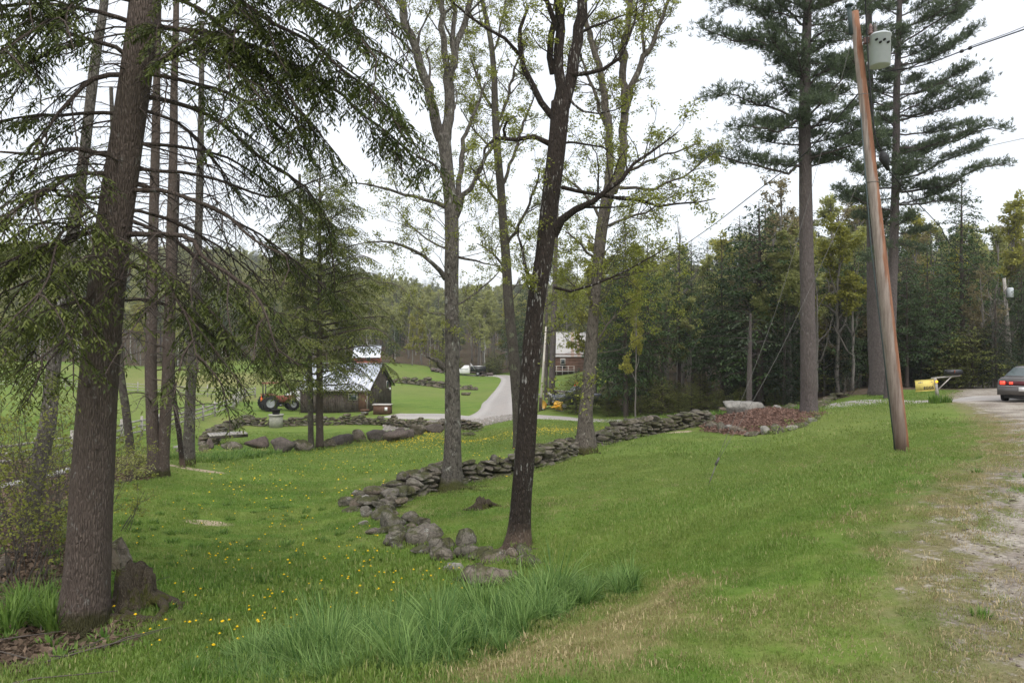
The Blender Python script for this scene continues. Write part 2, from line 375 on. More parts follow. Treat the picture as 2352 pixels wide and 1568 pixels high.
M['twig'] = m_simple('bare_twig', (0.105, 0.09, 0.078), .9, .1, scale=3)
M['twig_dark'] = m_simple('dark_branch', (0.04, 0.034, 0.03), .9, .1, scale=3)
M['hem_leaf'] = m_leaf('hemlock_needles', (0.03, 0.048, 0.014), (0.15, 0.175, 0.042), .6, .3, .9)
M['hem_far'] = m_leaf('hemlock_crown', (0.022, 0.045, 0.017), (0.09, 0.14, 0.045), .7, .25, .35, objrand=.3)
M['hem_mid'] = m_leaf('young_hemlock_crown', (0.06, 0.08, 0.02), (0.22, 0.24, 0.06), .65, .3, .5)
M['pine_leaf'] = m_leaf('pine_needles', (0.045, 0.065, 0.038), (0.14, 0.18, 0.10), .6, .35, .5)
M['spruce'] = m_leaf('dark_needles', (0.009, 0.019, 0.010), (0.038, 0.06, 0.026), .7, .15, .4, objrand=.2)
M['maple_leaf'] = m_leaf('young_maple_leaves', (0.14, 0.15, 0.03), (0.33, 0.36, 0.075), .5, .45, .6)
M['dec_leaf'] = m_leaf('spring_leaves', (0.23, 0.25, 0.085), (0.50, 0.51, 0.2), .6, .5, .3, objrand=.5)
M['dec_gold'] = m_leaf('golden_spring_leaves', (0.2, 0.21, 0.04), (0.44, 0.42, 0.09), .6, .45, .3, objrand=.4)
M['bud'] = m_leaf('brownish_buds', (0.15, 0.13, 0.07), (0.32, 0.27, 0.13), .7, .3, .4, objrand=.4)
M['blade'] = None
M['rock'] = m_rock('field_stone', (0.05, 0.044, 0.037), (0.235, 0.212, 0.178))
M['rock_mossy'] = m_rock('mossy_stone', (0.05, 0.045, 0.037), (0.23, 0.21, 0.175), mossf=.52)
M['rock_pale'] = m_rock('pale_granite', (0.17, 0.16, 0.145), (0.36, 0.345, 0.315), mossf=.8, lf=.7, scale=.7)
M['rock_brown'] = m_rock('brown_boulder', (0.065, 0.055, 0.05), (0.165, 0.14, 0.125), mossf=.72, lf=.64, tint=(0.2, 0.13, 0.11), scale=.8)
# ground colours, shared by the ground and the blades standing on it
def lawn_nodes(m, dry_type):
    co = m.coord('pos')
    big = m.noise(co, 0.16, 4, .55); mid = m.noise(m.coord('pos', (1, 1, 1)), 0.9, 5, .65); fine = m.noise(co, 7.0, 5, .7)
    stripe = m.noise(m.coord('pos', (0.22, 1.7, 0)), 1.0, 3, .6, .6)
    g = m.ramp(mid, [(0.3, (0.052, 0.125, 0.012)), (0.5, (0.095, 0.195, 0.02)), (0.72, (0.155, 0.25, 0.035))])
    g = m.mix(m.ramp(big, [(0.4, 0.0), (0.62, 0.6)]), g, (0.155, 0.245, 0.035))
    g = m.mix(m.ramp(m.noise(co, 0.045, 3, .5), [(0.42, 0.0), (0.6, 0.55)]), g, (0.205, 0.225, 0.07))
    g = m.mix(m.ramp(stripe, [(0.46, 0.0), (0.6, 0.55)]), g, (0.215, 0.26, 0.06))
    dry = m.attr('dry', dry_type)
    dn = m.math('ADD', dry, m.math('MULTIPLY', m.math('SUBTRACT', m.noise(co, 1.7, 6, .7), .5), 1.5))
    g = m.mix(m.ramp(dn, [(0.35, 0.0), (0.75, 0.85)]), g, (0.29, 0.24, 0.11))
    return g, fine, dn, co
# ------------------------------------------------------------------ the ground
def grow(a, b, s0, k):
    o = [a]; s = s0
    while o[-1] < b: o.append(o[-1] + s); s *= k
    return o
ys = np.array([-60, -40, -25, -15, -8, -4, -1] + grow(0.8, 16, 0.17, 1.0) + grow(16.3, 75, 0.36, 1.007) + grow(76.2, 620, 1.2, 1.035))
xr = np.array(grow(0, 14, 0.2, 1.0) + grow(14.2, 60, 0.36, 1.014) + grow(61.5, 480, 1.8, 1.05))
xs = np.r_[-xr[:0:-1], xr]
X, Y = np.meshgrid(xs, ys); Z = H(X, Y)
XY = np.stack([X.ravel(), Y.ravel()], 1)
ROAD_L = [(-2, -60), (0.2, -6), (1.55, 0), (2.5, 3.4), (3.6, 5.7), (5.3, 7.8), (7.4, 10), (11.2, 15.4), (14.5, 20.5), (17.2, 26.0), (16.6, 28.5)]
ROAD = ROAD_L + [(21, 33), (30, 45), (45, 70), (52, 66), (38, 42), (30, 28), (20, 8), (12, -6), (8, -60)]
BED = PG([(1615,978,26),(1660,988,25.2),(1720,1000,24.6),(1790,998,24.6),(1850,985,25.3),(1885,962,26.5),(1850,950,28.5),(1760,935,30.5),(1660,935,31)])
sr = sd_poly(XY, ROAD); sb = sd_poly(XY, BED)
LITTER = [(-3.9, 7.2), (-4.6, 5.2), (-6.5, 4.5), (-30, 3), (-34, 34), (-24, 36.5), (-17, 25.5), (-13.6, 23.6), (-11.3, 21.3), (-10.3, 19.6), (-10.9, 18.5), (-9.9, 15), (-8.0, 12.2), (-6.6, 10.3), (-5.0, 8.6)]
sl_ = sd_poly(XY, LITTER)
FOREST = PG([(1500,958,52),(1640,945,49),(1760,938,44),(1890,905,41),(2000,905,38.5),(2150,895,42),(2300,880,44)]) + [(42, 45), (150, 60), (160, 220), (25, 150), (14, 100), (8, 66), (9, 55)]
sf = sd_poly(XY, FOREST)
# tree line beyond the meadow and up the hill
far_line = 128 + 14 * snoise(X.ravel()[:, None] * np.array([[1.0]]), 3, 0.012)
hill = np.clip((Y.ravel() + np.abs(X.ravel()) * .18 - far_line - 12) / 6, 0, 1)
TAN1 = PG([(1540,1358,6.15),(1400,1425,5.3),(1250,1480,4.7),(980,1610,3.9),(1000,1700,3.2),(1480,1600,3.5),(1560,1500,4.1),(1620,1420,5.0),(1640,1370,5.8)])
TALL = PG([(385,1568,5.2),(520,1500,6.6),(700,1440,7.4),(900,1402,7.8),(1100,1388,7.7),(1300,1352,7.2),(1480,1328,6.6),(1520,1350,6.1),(1400,1400,5.7),(1250,1455,4.85),(1130,1510,4.35),(960,1580,4.1),(700,1640,4.2)])
tan1 = np.clip(-sd_poly(XY, TAN1) / .35 + .4, 0, 1) * 1.0
tan1 = np.maximum(tan1, .42 * (XY[:, 1] < 6.2) * np.clip((XY[:, 0] + .2) / .8, 0, 1) * np.clip((6.2 - XY[:, 1]) / 1.5, 0, 1))
dry = tan1.copy()
for (x, y, d, r, s) in [(900,1110,20,3.6,.5),(1120,1060,26,4,.35),(700,1230,14,2.0,.45),(560,1010,42,5,.5),(480,850,100,20,1.0),(300,860,110,22,.7),(520,900,75,9,.8),(560,960,56,5,.7),(120,850,110,16,.6),(700,845,120,14,.8),(1600,1000,26,2.5,.4),(2020,1070,14,2.6,.45),(1500,1120,14,1.8,.2),(2150,1050,14,1.6,.5),(1800,1400,4.6,1.1,.5),(950,1190,15,1.0,.6),(480,1205,14.5,.7,.6),(1290,1130,14,1.2,.4),(1680,1360,5.2,.7,.3),(880,1500,5.5,.6,.2)]:
    c = P(x, y, d)[:2]; dry = np.maximum(dry, s * .75 * np.exp(-((XY - c) ** 2).sum(1) / (r * r)))
grav = np.clip(0.5 - (sr + .15) / 2.2, 0, 1)
dry = np.maximum(dry, np.clip(0.7 - np.abs(sr) / 1.9, 0, 1) * (sr > -3))
mulch = np.clip(0.5 - sb / .3, 0, 1)
litter = np.clip(np.maximum(np.maximum(0.5 - sl_ / 1.0, 0.5 - sf / 1.4), hill), 0, 1)
sand = np.zeros(len(XY))
for (x, y, d, r) in [(480,1208,14.6,.38),(450,1080,22.5,.7),(1560,1010,26,.4)]:
    c = P(x, y, d)[:2]; e = (XY - c) * np.array([0.6, 1.3]); sand = np.maximum(sand, np.exp(-(e ** 2).sum(1) / (r * r)))
# mulch bed is mounded a little
Z = Z + (np.clip(-sb / 2.2, 0, 1) * .55).reshape(Z.shape)
ny, nx = X.shape
mb = MB(); i = (np.arange(ny - 1)[:, None] * nx + np.arange(nx - 1)[None]).ravel()
mb.add(np.stack([X, Y, Z], -1).reshape(-1, 3), np.stack([i, i + 1, i + nx + 1, i + nx], -1))
m = N('lawn_ground')
g, fine, dn, co = lawn_nodes(m, 'GEOMETRY')
g = m.mix(m.ramp(fine, [(0.3, 0.0), (0.75, 0.6)]), tuple([0.05, 0.09, 0.018]), g) if False else m.mix(0.3, g, m.ramp(fine, [(0.3, (0.03, 0.055, 0.012)), (0.7, (0.2, 0.21, 0.08))]))
n1 = m.noise(co, 1.1, 7, .72); n2 = m.noise(co, 22.0, 5, .7); n3 = m.noise(co, 3.5, 6, .75)
soil = m.ramp(n2, [(0.3, (0.09, 0.07, 0.05)), (0.55, (0.2, 0.165, 0.125)), (0.75, (0.36, 0.31, 0.25))])
leafl = m.ramp(n3, [(0.3, (0.045, 0.034, 0.024)), (0.5, (0.11, 0.08, 0.056)), (0.7, (0.19, 0.145, 0.1))])
leafl = m.mix(m.ramp(n1, [(0.52, 0.0), (0.62, 0.75)]), leafl, (0.07, 0.09, 0.025))
grav_c = m.ramp(n2, [(0.25, (0.19, 0.165, 0.135)), (0.5, (0.37, 0.335, 0.285)), (0.75, (0.54, 0.5, 0.43))])
grav_c = m.mix(m.ramp(n1, [(0.42, 0.0), (0.6, 0.75)]), grav_c, m.ramp(n2, [(0.3, (0.085, 0.066, 0.053)), (0.7, (0.24, 0.195, 0.16))]))
mul = m.ramp(n2, [(0.3, (0.075, 0.042, 0.033)), (0.5, (0.17, 0.1, 0.078)), (0.7, (0.28, 0.185, 0.145))])
def blend(base, attr, c, w=1.1, lo=.42, hi=.58, nn=None):
    f = m.math('ADD', m.attr(attr), m.math('MULTIPLY', m.math('SUBTRACT', nn or n1, .5), w)); return m.mix(m.ramp(f, [(lo, 0.0), (hi, 1.0)]), base, c)
g = m.mix(m.ramp(m.math('ADD', m.attr('gravel'), m.math('MULTIPLY', m.math('SUBTRACT', n3, .5), .9)), [(.1, 0.0), (.42, .8)]), g, m.ramp(n2, [(.3, (0.1, 0.085, 0.045)), (.7, (0.26, 0.225, 0.14))]))
g = blend(g, 'litter', leafl); g = blend(g, 'sand', (0.42, 0.34, 0.24), .5); g = blend(g, 'gravel', grav_c, 1.8, nn=n3); g = blend(g, 'mulch', mul, .25)
m.col(g).rough(.95, .1); m.bump(m.math('ADD', n2, m.math('MULTIPLY', n3, 1.2)), .6, .04)
M['ground'] = m.m
go = mb.build('ground', M['ground'], smooth=True)
for nme, arr in (('dry', dry), ('gravel', grav), ('litter', litter), ('mulch', mulch), ('sand', sand)):
    a = go.data.attributes.new(nme, 'FLOAT', 'POINT'); a.data.foreach_set('value', np.asarray(arr, np.float32))
tag(go, kind='structure')
def gridval(arr, x, y):
    """bilinear lookup of a ground mask"""
    a = np.asarray(arr).reshape(ny, nx); i = np.clip(np.searchsorted(ys, y) - 1, 0, ny - 2); j = np.clip(np.searchsorted(xs, x) - 1, 0, nx - 2)
    fy = np.clip((y - ys[i]) / (ys[i + 1] - ys[i]), 0, 1); fx = np.clip((x - xs[j]) / (xs[j + 1] - xs[j]), 0, 1)
    return a[i, j] * (1 - fy) * (1 - fx) + a[i + 1, j] * fy * (1 - fx) + a[i, j + 1] * (1 - fy) * fx + a[i + 1, j + 1] * fy * fx
def HG(x, y): return gridval(Z, np.asarray(x, float), np.asarray(y, float))
def GZ(x, y): return float(HG(np.array([x]), np.array([y]))[0])
def GP_(x, y, d): p = P(x, y, d); return np.array([p[0], p[1], GZ(p[0], p[1])])

# ------------------------------------------------------------------ driveway: ribbons a few mm to cm above the ground
def ribbon(mbx, cl, widths, n=120, lift=.03, seed=0):
    c = spline(np.array([(a[0], a[1], w) for a, w in zip(cl, widths)]), n)
    # the spline helper measures distance on xyz, width rides along in z
    t = np.gradient(c[:, :2], axis=0); t /= np.linalg.norm(t, axis=1, keepdims=True); nn = np.stack([-t[:, 1], t[:, 0]], 1)
    us = np.linspace(-1, 1, 9); s_ = np.arange(n)[:, None] * .12
    jl = 1 + .08 * snoise(np.concatenate([s_, s_ * 0 + 1], 1), seed, .12); jr = 1 + .08 * snoise(np.concatenate([s_, s_ * 0 + 5], 1), seed + 1, .12)
    hw = c[:, 2] / 2
    off = us[None] * hw[:, None] * np.where(us[None] < 0, jl[:, None], jr[:, None])
    x = c[:, None, 0] + nn[:, None, 0] * off; y = c[:, None, 1] + nn[:, None, 1] * off
    z = HG(x, y) + lift + .02 * np.cos(us * 3.1)[None]
    z[:, 0] -= lift + .05; z[:, -1] -= lift + .05
    i = (np.arange(n - 1)[:, None] * 9 + np.arange(8)[None]).ravel()
    mbx.add(np.stack([x, y, z], -1).reshape(-1, 3), np.stack([i, i + 1, i + 10, i + 9], -1), val=np.tile(np.abs(us), n))
drive = [P(*q)[:2] for q in [(2330,905,33),(2230,916,31),(2155,921,32.3),(2080,927.5,33.5),(1980,934,35.5),(1880,940,38),(1700,952,41.5),(1560,962,44),(1450,966,46.5),(1340,966,49),(1240,963,51),(1130,960,53.5),(1000,957,57),(900,955,59.5)]] + [P(760,945,66)[:2] + 0, P(640,935,72)[:2]]
drive = drive[:-2]
br = MB(); ribbon(br, drive, [5, 3.6, 3.0, 2.8, 2.8, 2.8, 2.8, 2.8, 3.0, 3.0, 3.2, 4.6, 3.6, 3.2], 200, .035, 1)
br2 = MB()
ribbon(br2, [P(*q)[:2] for q in [(1135,957,54),(1146,940,60),(1152,920,72),(1163,900,86),(1172,880,103),(1170,868,120),(1150,864,127),(1110,863,128.5),(1060,863,129)]], [7.0, 4.6, 4.4, 4.2, 4.0, 3.8, 3.6, 3.2, 3.2], 120, .045, 3)
m = N('gravel_drive'); co = m.coord('pos')
n2 = m.noise(co, 9.0, 6, .75); n1 = m.noise(co, .7, 5, .6)
c = m.ramp(n2, [(0.3, (0.22, 0.205, 0.19)), (0.7, (0.44, 0.42, 0.395))])
c = m.mix(m.ramp(n1, [(0.4, 0.0), (0.7, .5)]), c, (0.4, 0.34, 0.31))
c = m.mix(m.ramp(m.attr('v'), [(0.3, 0.0), (0.55, .35), (.85, 0.0)]), c, (0.52, 0.5, 0.48))
m.col(c).rough(.95, .1); m.bump(n2, .5, .03); M['gravel'] = m.m
tag(br.build('driveway', M['gravel'], smooth=True), kind='structure')
tag(br2.build('farm_track', M['gravel'], smooth=True), kind='structure')
# ------------------------------------------------------------------ stones, walls, boulders
def ico(sub):
    import bmesh
    b = bmesh.new(); bmesh.ops.create_icosphere(b, subdivisions=sub, radius=1.0)
    v = np.array([q.co[:] for q in b.verts]); f = np.array([[w.index for w in q.verts] for q in b.faces]); b.free(); return v, f
ICO = {k: ico(k) for k in (1, 2, 3, 4)}
def rock_arrays(seed, sub=2, planes=9, sharp=.97, rough=.05, flat=None):
    r = np.random.default_rng(seed); v, f = ICO[sub]; rad = np.full(len(v), 1.15)
    for k in range(planes):
        n = r.normal(size=3); n /= np.linalg.norm(n); h = r.uniform(.5, .95); dp = v @ n
        rk = np.where(dp > .12, h / np.maximum(dp, .12), 9.)
        rad = np.minimum(rad, rk) * sharp + (1 - sharp) * np.minimum(rad, np.minimum(rk, 1.3))
    p = v * rad[:, None]
    p += v * (snoise(v, seed, .45, 3) * rough * 2.2 + snoise(v, seed + 9, 1.6, 3) * rough)[:, None]
    if sub > 2: p += v * (snoise(v, seed + 19, 2.6, 3) * .035)[:, None]
    p = (p - (p.max(0) + p.min(0)) / 2) / (p.max(0) - p.min(0))   # unit box
    return p, f
def rock_mesh(name, seed, mat, sub=2, **kw):
    p, f = rock_arrays(seed, sub, **kw); r = np.random.default_rng(seed)
    b = MB(); b.add(p, tris=f, val=r.random() ** 2.5); return b.mesh(name, mat, smooth=False)
STONE = [rock_mesh('stone', 100 + i, M['rock'] if i % 3 else M['rock_mossy'], 2, planes=8 + i % 4) for i in range(14)]
STONE_S = [rock_mesh('stone', 300 + i, M['rock'] if i % 4 else M['rock_mossy'], 3, planes=7 + i % 4, rough=.03, sharp=1.0) for i in range(14)]
def rg(x, y, d0=2.5, d1=260):
    """first ground point along a picture ray, using the built grid"""
    d = np.geomspace(d0, d1, 700); Xr = (x - CX) / FX * d; Zr = CAMZ - (y - CY) / FX * d; h = HG(Xr, d); k = np.where(h >= Zr)[0]
    dd = d[k[0]] if len(k) else d1
    return np.array([(x - CX) / FX * dd, dd, GZ((x - CX) / FX * dd, dd)])
def put_rock(cx, cy, w, h, parent=None, mat='rock', name='stone', seed=None, sub=3, deep=.8, d=None, tilt=.12, planes=8, rough=.04, **kw):
    """a stone seen w x h (picture units) around cx,cy, standing on the ground (or at distance d)"""
    seed = seed if seed is not None else R.randrange(99999)
    if d is None: g_ = rg(cx, cy + h * .45); d = g_[1]
    sw = w / FX * d; sh = h / FX * d; sd = deep * .5 * (sw + sh) ; c = P(cx, cy, d + sd * .35)
    sw *= 1.06; sh *= 1.12
    p, f = rock_arrays(seed, sub, planes=planes, rough=rough)
    p = (p * np.array([sw, sd, sh])) @ (rotz(R.uniform(-.3, .3)) @ roty(R.uniform(-tilt, tilt))).T
    b = MB(); b.add(p, tris=f, val=R.random() ** 2.5)
    o = b.build(name, M[mat], smooth=sub > 2, local=True, origin=(0, 0, 0)) if False else link(name, b.mesh(name, M[mat], smooth=sub > 3))
    pl = np.array(parent.location) if parent is not None else np.zeros(3)
    o.location = tuple(c - pl)
    if parent is not None: o.parent = parent
    if kw: tag(o, **kw)
    return o
def dry_wall(label, base, heights, thick=.5, sl=.36, shh=.17, limit=290, seed=1, group=None, variants=STONE_S, back=True, lean=.1, batter=1.0):
    """courses of single stones along base (world xy list)"""
    r = random.Random(seed); root = empty('stone_wall', (base[0][0], base[0][1], GZ(*base[0])), label, 'stone wall', group)
    rl = np.array(root.location); bl = np.array([(p[0], p[1], h) for p, h in zip(base, heights)])
    n = 400; c = spline(bl, n); seg = np.r_[0, np.cumsum(np.linalg.norm(np.diff(c[:, :2], axis=0), axis=1))]; L = seg[-1]
    face, fill = [], []
    def at(s):
        i = min(int(np.searchsorted(seg, s)), n - 1); j = max(i - 1, 0) if i == n - 1 else i; t = c[min(j + 1, n - 1), :2] - c[j, :2]; t = t / max(np.linalg.norm(t), 1e-9)
        return c[i, :2], t, c[i, 2]
    for row_off, dest in ((-thick / 2, face), (thick / 2, fill if back else None)):
        if dest is None: continue
        z = 0.0; k = 0
        while z < max(heights):
            s = r.uniform(-.2, 0) ; rh = shh * r.uniform(.75, 1.3)
            while s < L:
                l = sl * r.uniform(.5, 1.55) * (1.25 if z < .15 else 1); hh = rh * r.uniform(.8, 1.25)
                (x, y), t, hmax = at(max(0, min(s + l / 2, L))); hm = hmax * (1 + .16 * math.sin(s * 1.7 + seed) + .1 * math.sin(s * 4.3))
                if z + hh * .6 < hm:
                    nrm = np.array([t[1], -t[0]]) ; off = -row_off * (1 - .25 * z / max(heights)) 
                    px, py = x + nrm[0] * off + r.uniform(-.03, .03), y + nrm[1] * off + r.uniform(-.03, .03)
                    dest.append((px, py, GZ(px, py) + z + hh / 2 - .05 + r.uniform(-.02, .02), l * 1.08, thick * r.uniform(.75, 1.05), hh * 1.2, math.atan2(t[1], t[0]), z))
                s += l * .93
            z += rh * .84; k += 1
    def rot(q): return (r.uniform(-lean, lean), r.uniform(-lean * 1.6, lean * 1.6), q[6] + r.uniform(-.2, .2))
    r2 = random.Random(seed + 5); extra = []
    if len(face) > limit: r2.shuffle(face); extra = face[limit:]; face = face[:limit]
    for q in face:
        flip = r.random() < .5
        link('stone', r.choice(variants), root, np.array(q[:3]) - rl, tuple(np.array(rot(q)) + np.array([0, 0, math.pi * flip])), (q[3], q[4], q[5]))
    if fill or extra:
        b = MB()
        for q in fill + extra:
            p, f = rock_arrays(r.randrange(40), 2); e = rot(q); p = (p * np.array(q[3:6])) @ (rotz(e[2]) @ roty(e[1])).T + np.array(q[:3]); b.add(p, tris=f, val=r.random() ** 3)
        b.build('fill_stones', M['rock'], root, kind='stuff')
    return root
def rgl(l): return [tuple(rg(*q)[:2]) for q in l]
# the long wall across the lawn, in two stretches either side of the pale maple
dry_wall('long grey dry stone wall from its boulder corner to the pale maple, mossy, behind two big trunks',
         rgl([(860,1172),(905,1150),(975,1128),(1085,1104),(1170,1088),(1240,1070),(1290,1052),(1326,1036)]), [.34,.46,.58,.62,.6,.6,.58,.5], .5, .33, .16, 295, 3)
dry_wall('grey dry stone wall running from the pale maple to the mulch bed',
         rgl([(1366,1024),(1420,1012),(1475,1001),(1530,990),(1570,982),(1607,973)]), [.52,.66,.7,.7,.64,.5], .55, .3, .14, 290, 4)
# tumbled boulders at the near end
cb = lambda x, y: (750 + x * .2685, 957 + y * .2685)
root = empty('stone_wall', rg(*cb(600, 1150)), 'tumbled near end of the lawn wall, big mossy boulders in a row down to the dark maple', 'stone wall')
for (x, y, w, h, mt) in [(165,735,130,85,'rock_mossy'),(265,740,130,100,'rock'),(265,665,130,60,'rock'),(335,735,110,100,'rock_pale'),(405,745,120,100,'rock'),(375,690,110,60,'rock'),(230,800,190,50,'rock_mossy'),(345,820,110,90,'rock_mossy'),
    (470,640,150,85,'rock'),(495,600,65,45,'rock'),(520,690,100,70,'rock_mossy'),(610,665,140,100,'rock_mossy'),(550,720,100,75,'rock'),(640,725,110,55,'rock'),(470,700,100,60,'rock_mossy'),(440,760,120,60,'rock_mossy'),(540,770,90,40,'rock'),
    (700,640,130,85,'rock_mossy'),(630,575,120,75,'rock'),(700,560,50,60,'rock_pale'),
    (475,835,170,120,'rock'),(580,835,70,50,'rock'),(560,900,240,165,'rock_mossy'),(720,880,170,110,'rock_mossy'),(830,910,120,90,'rock_mossy'),(735,890,75,45,'rock'),(620,975,170,95,'rock_mossy'),(500,980,140,70,'rock_mossy'),
    (590,1050,190,130,'rock'),(610,1110,130,70,'rock'),(730,945,100,70,'rock'),(840,1030,310,175,'rock'),(815,1150,190,80,'rock_mossy'),(985,1110,220,140,'rock'),(1010,1190,190,120,'rock'),(940,1185,100,110,'rock'),
    (1190,1060,180,170,'rock'),(1200,1170,220,130,'rock_mossy'),(1300,1190,190,110,'rock_mossy'),(1350,1150,150,70,'rock'),(1430,1215,230,125,'rock'),(1585,1210,110,145,'rock'),(1690,1150,150,105,'rock'),(1745,1245,240,105,'rock')]:
    X_, Y_ = cb(x, y); put_rock(X_, Y_ - 2, w * .2685, h * .2685 * 1.1, root, mt, 'stone', deep=.85, d=(rg(X_, Y_ + h * .2685 * .5 + (0 if y > 780 or x < 420 else 12))[1]) + .1, rough=.045, planes=8)
for (x, y, w, h, mt, lb) in [(1090,1290,170,95,'rock_pale','small pale rounded stone in the dandelions left of the foreground slab boulder'),
    (1290,1295,190,85,'rock','low grey stone wedged above the biggest slab boulder'),(1400,1370,490,190,'rock','big flat lichened boulder half sunk in the tall grass, nearest the camera'),
    (400,985,130,60,'rock','flat grey stone fallen in front of the tumbled wall, among dandelions'),(315,905,90,45,'rock_pale','pale flat stone in the grass below the wall corner'),(1160,1385,170,60,'rock','low stone sticking out of tall grass left of the slab boulder')]:
    X_, Y_ = cb(x, y); put_rock(X_, Y_, w * .2685, h * .2685, None, mt, 'boulder', sub=4, label=lb, cat='boulder', group='loose boulders by the tumbled wall')
# boulders across the middle of the lawn
c1 = lambda x, y: (459 + x * .1953, 766 + y * .1953); c2 = lambda x, y: (842 + x * .1953, 766 + y * .1953)
G_B = 'boulders in a row across the middle lawn'
for (f, x, y, w, h, lb) in [(c1,670,1300,240,115,'square brown boulder right of the little plank bridge'),(c1,985,1320,250,150,'large cracked brown boulder with moss, left of the two middle trunks'),(c1,1140,1305,130,80,'dark low boulder behind the large cracked one'),
    (c1,1220,1330,190,115,'grey sloping boulder against the thin lichened trunk'),(c1,1530,1300,140,90,'small dark stone just right of the middle hemlock trunk'),(c1,1660,1262,250,110,'long rounded brown boulder, first right of the middle hemlock'),
    (c1,1880,1215,180,120,'rounded grey boulder, second large one right of the middle hemlock'),(c1,2085,1210,220,120,'angular purple-brown boulder, third large one right of the middle hemlock'),(c2,270,1180,75,55,'small dark stone between two large brown boulders'),
    (c2,345,1220,260,110,'wide brown boulder with a round stone on its top'),(c2,500,1190,110,90,'grey rounded boulder touching the wide one'),(c2,600,1140,190,110,'large grey boulder left of the pale maple trunk, sloping top'),
    (c2,790,1122,210,80,'long low pinkish boulder behind the grey maple trunk'),(c2,870,1072,130,100,'tall dark boulder built into the end of the retaining wall'),(c2,1190,1190,160,40,'flat mossy slab in the dandelions right of the grey maple'),
    (c1,45,1370,110,90,'grey boulder left of the plank bridge'),(c1,120,1310,75,100,'upright brown stone at the left end of the plank bridge'),(c1,385,1330,210,85,'mossy boulder under the plank bridge'),
    (c1,-210,1390,180,70,'grey boulder by the stream behind the third trunk'),(c1,-140,1310,90,60,'dark boulder beside the stream under the flat slab')]:
    X_, Y_ = f(x, y); put_rock(X_, Y_ - 1, w * .1953 * 1.12, h * .1953 * 1.3, None, 'rock_brown' if 'brown' in lb or 'pink' in lb or 'wide' in lb else 'rock', 'boulder', sub=3, label=lb, cat='boulder', group=G_B, rough=.03)
X_, Y_ = c2(400, 1140); q = rg(*c2(345, 1275)); put_rock(X_, Y_, 24, 15, None, 'rock_brown', 'boulder', d=q[1] + .25, label='round brown stone sitting on top of the wide boulder', cat='boulder', group=G_B)
# boulder edging of the mulch bed
c4 = lambda x, y: (1569.4 + x * .1953, 804 + y * .1953); G_M = 'stones edging the mulch bed'
words = ['leftmost stone at the top of the stacked corner','flat stone stacked above the left corner boulder','broad lower boulder at the left corner','tall grey boulder right of the left corner stack','pale speckled stone beside the tall grey one','pair-like dark stone left of the low rounded one','low rounded stone before the flat slab','flat dark slab lying at the lowest point of the edging','small pointed pale stone right of the flat slab','large rounded grey boulder right of the pointed stone','speckled low pale stone right of the large rounded boulder','long low grey stone rising to the right','tiny brown stone near the pine','pale oval stone next to the pine','rightmost stone at the foot of the pine trunk','pale stone at the back of the bed','grey stone at the back of the bed nearest the pine','flat stone at the back left of the bed']
for i, (x, y, w, h) in enumerate([(290,765,95,50),(320,820,150,80),(340,885,155,75),(450,915,100,100),(530,920,90,62),(600,932,110,70),(705,945,120,60),(810,985,190,45),(965,950,100,90),(1110,930,130,95),(1270,915,130,50),(1390,885,150,50),(1465,850,60,25),(1520,825,90,42),(1580,790,60,50),(1095,685,110,60),(1205,700,105,60),(465,690,85,35)]):
    X_, Y_ = c4(x, y); put_rock(X_, Y_, w * .1953 * 1.15, h * .1953 * 1.35, None, 'rock_pale' if i in (4, 8, 10, 13, 15) else 'rock', 'boulder', **({'d': 29.4} if i > 14 else {}), label=words[i], cat='boulder', group=G_M)
X_, Y_ = c4(715, 712); put_rock(X_, Y_ + 2, 90, 44, None, 'rock_pale', 'boulder', sub=4, seed=8, planes=14, rough=.02, d=27.9, label='huge pale granite boulder bedded in the middle of the mulch bed', cat='boulder', tilt=.03)
# retaining wall below the shed, curved wall, far wall, old wall in the trees
dry_wall('low stone retaining wall below the dark shed, running to the culvert', rgl([(572,976),(610,978),(660,977),(740,976),(830,974),(900,976),(960,983),(1020,987),(1075,990),(1108,988)]), [.62,.7,.72,.76,.72,.7,.68,.65,.72,.7], .6, .5, .2, 290, 6, variants=STONE, back=False)
dry_wall('low curving stone wall between the plank bridge and the concrete well', rgl([(478,1023),(487,1008),(502,996),(530,983),(550,974),(572,964)]), [.45,.5,.5,.5,.45,.4], .6, .4, .14, 200, 7, variants=STONE, back=True)
dry_wall('far low wall of large stones on the green slope between shed and white truck', [tuple(P(x, y, d)[:2]) for x, y, d in ((886,872,101),(930,877,99),(980,882,97),(1030,887,95),(1060,889,94),(1096,890,93))], [1.0,1.0,1.05,.95,.8,.45], .8, .95, .36, 120, 8, variants=STONE, back=False)
dry_wall('old mossy stone wall at the edge of the dark trees behind the mulch bed', [tuple(P(x, 930, d)[:2]) for x, d in ((1706, 37), (1740, 36.6), (1780, 36.2), (1820, 36), (1850, 35.8), (1900, 40.5), (1925, 40.8))], [.5,.5,.45,.5,.4,.35,.3], .6, .5, .2, 120, 9, variants=STONE, back=False)
put_rock(1070, 905, 24, 8, None, 'rock', 'boulder', label='lone flat rock in the grass right of the far stone wall', cat='boulder')
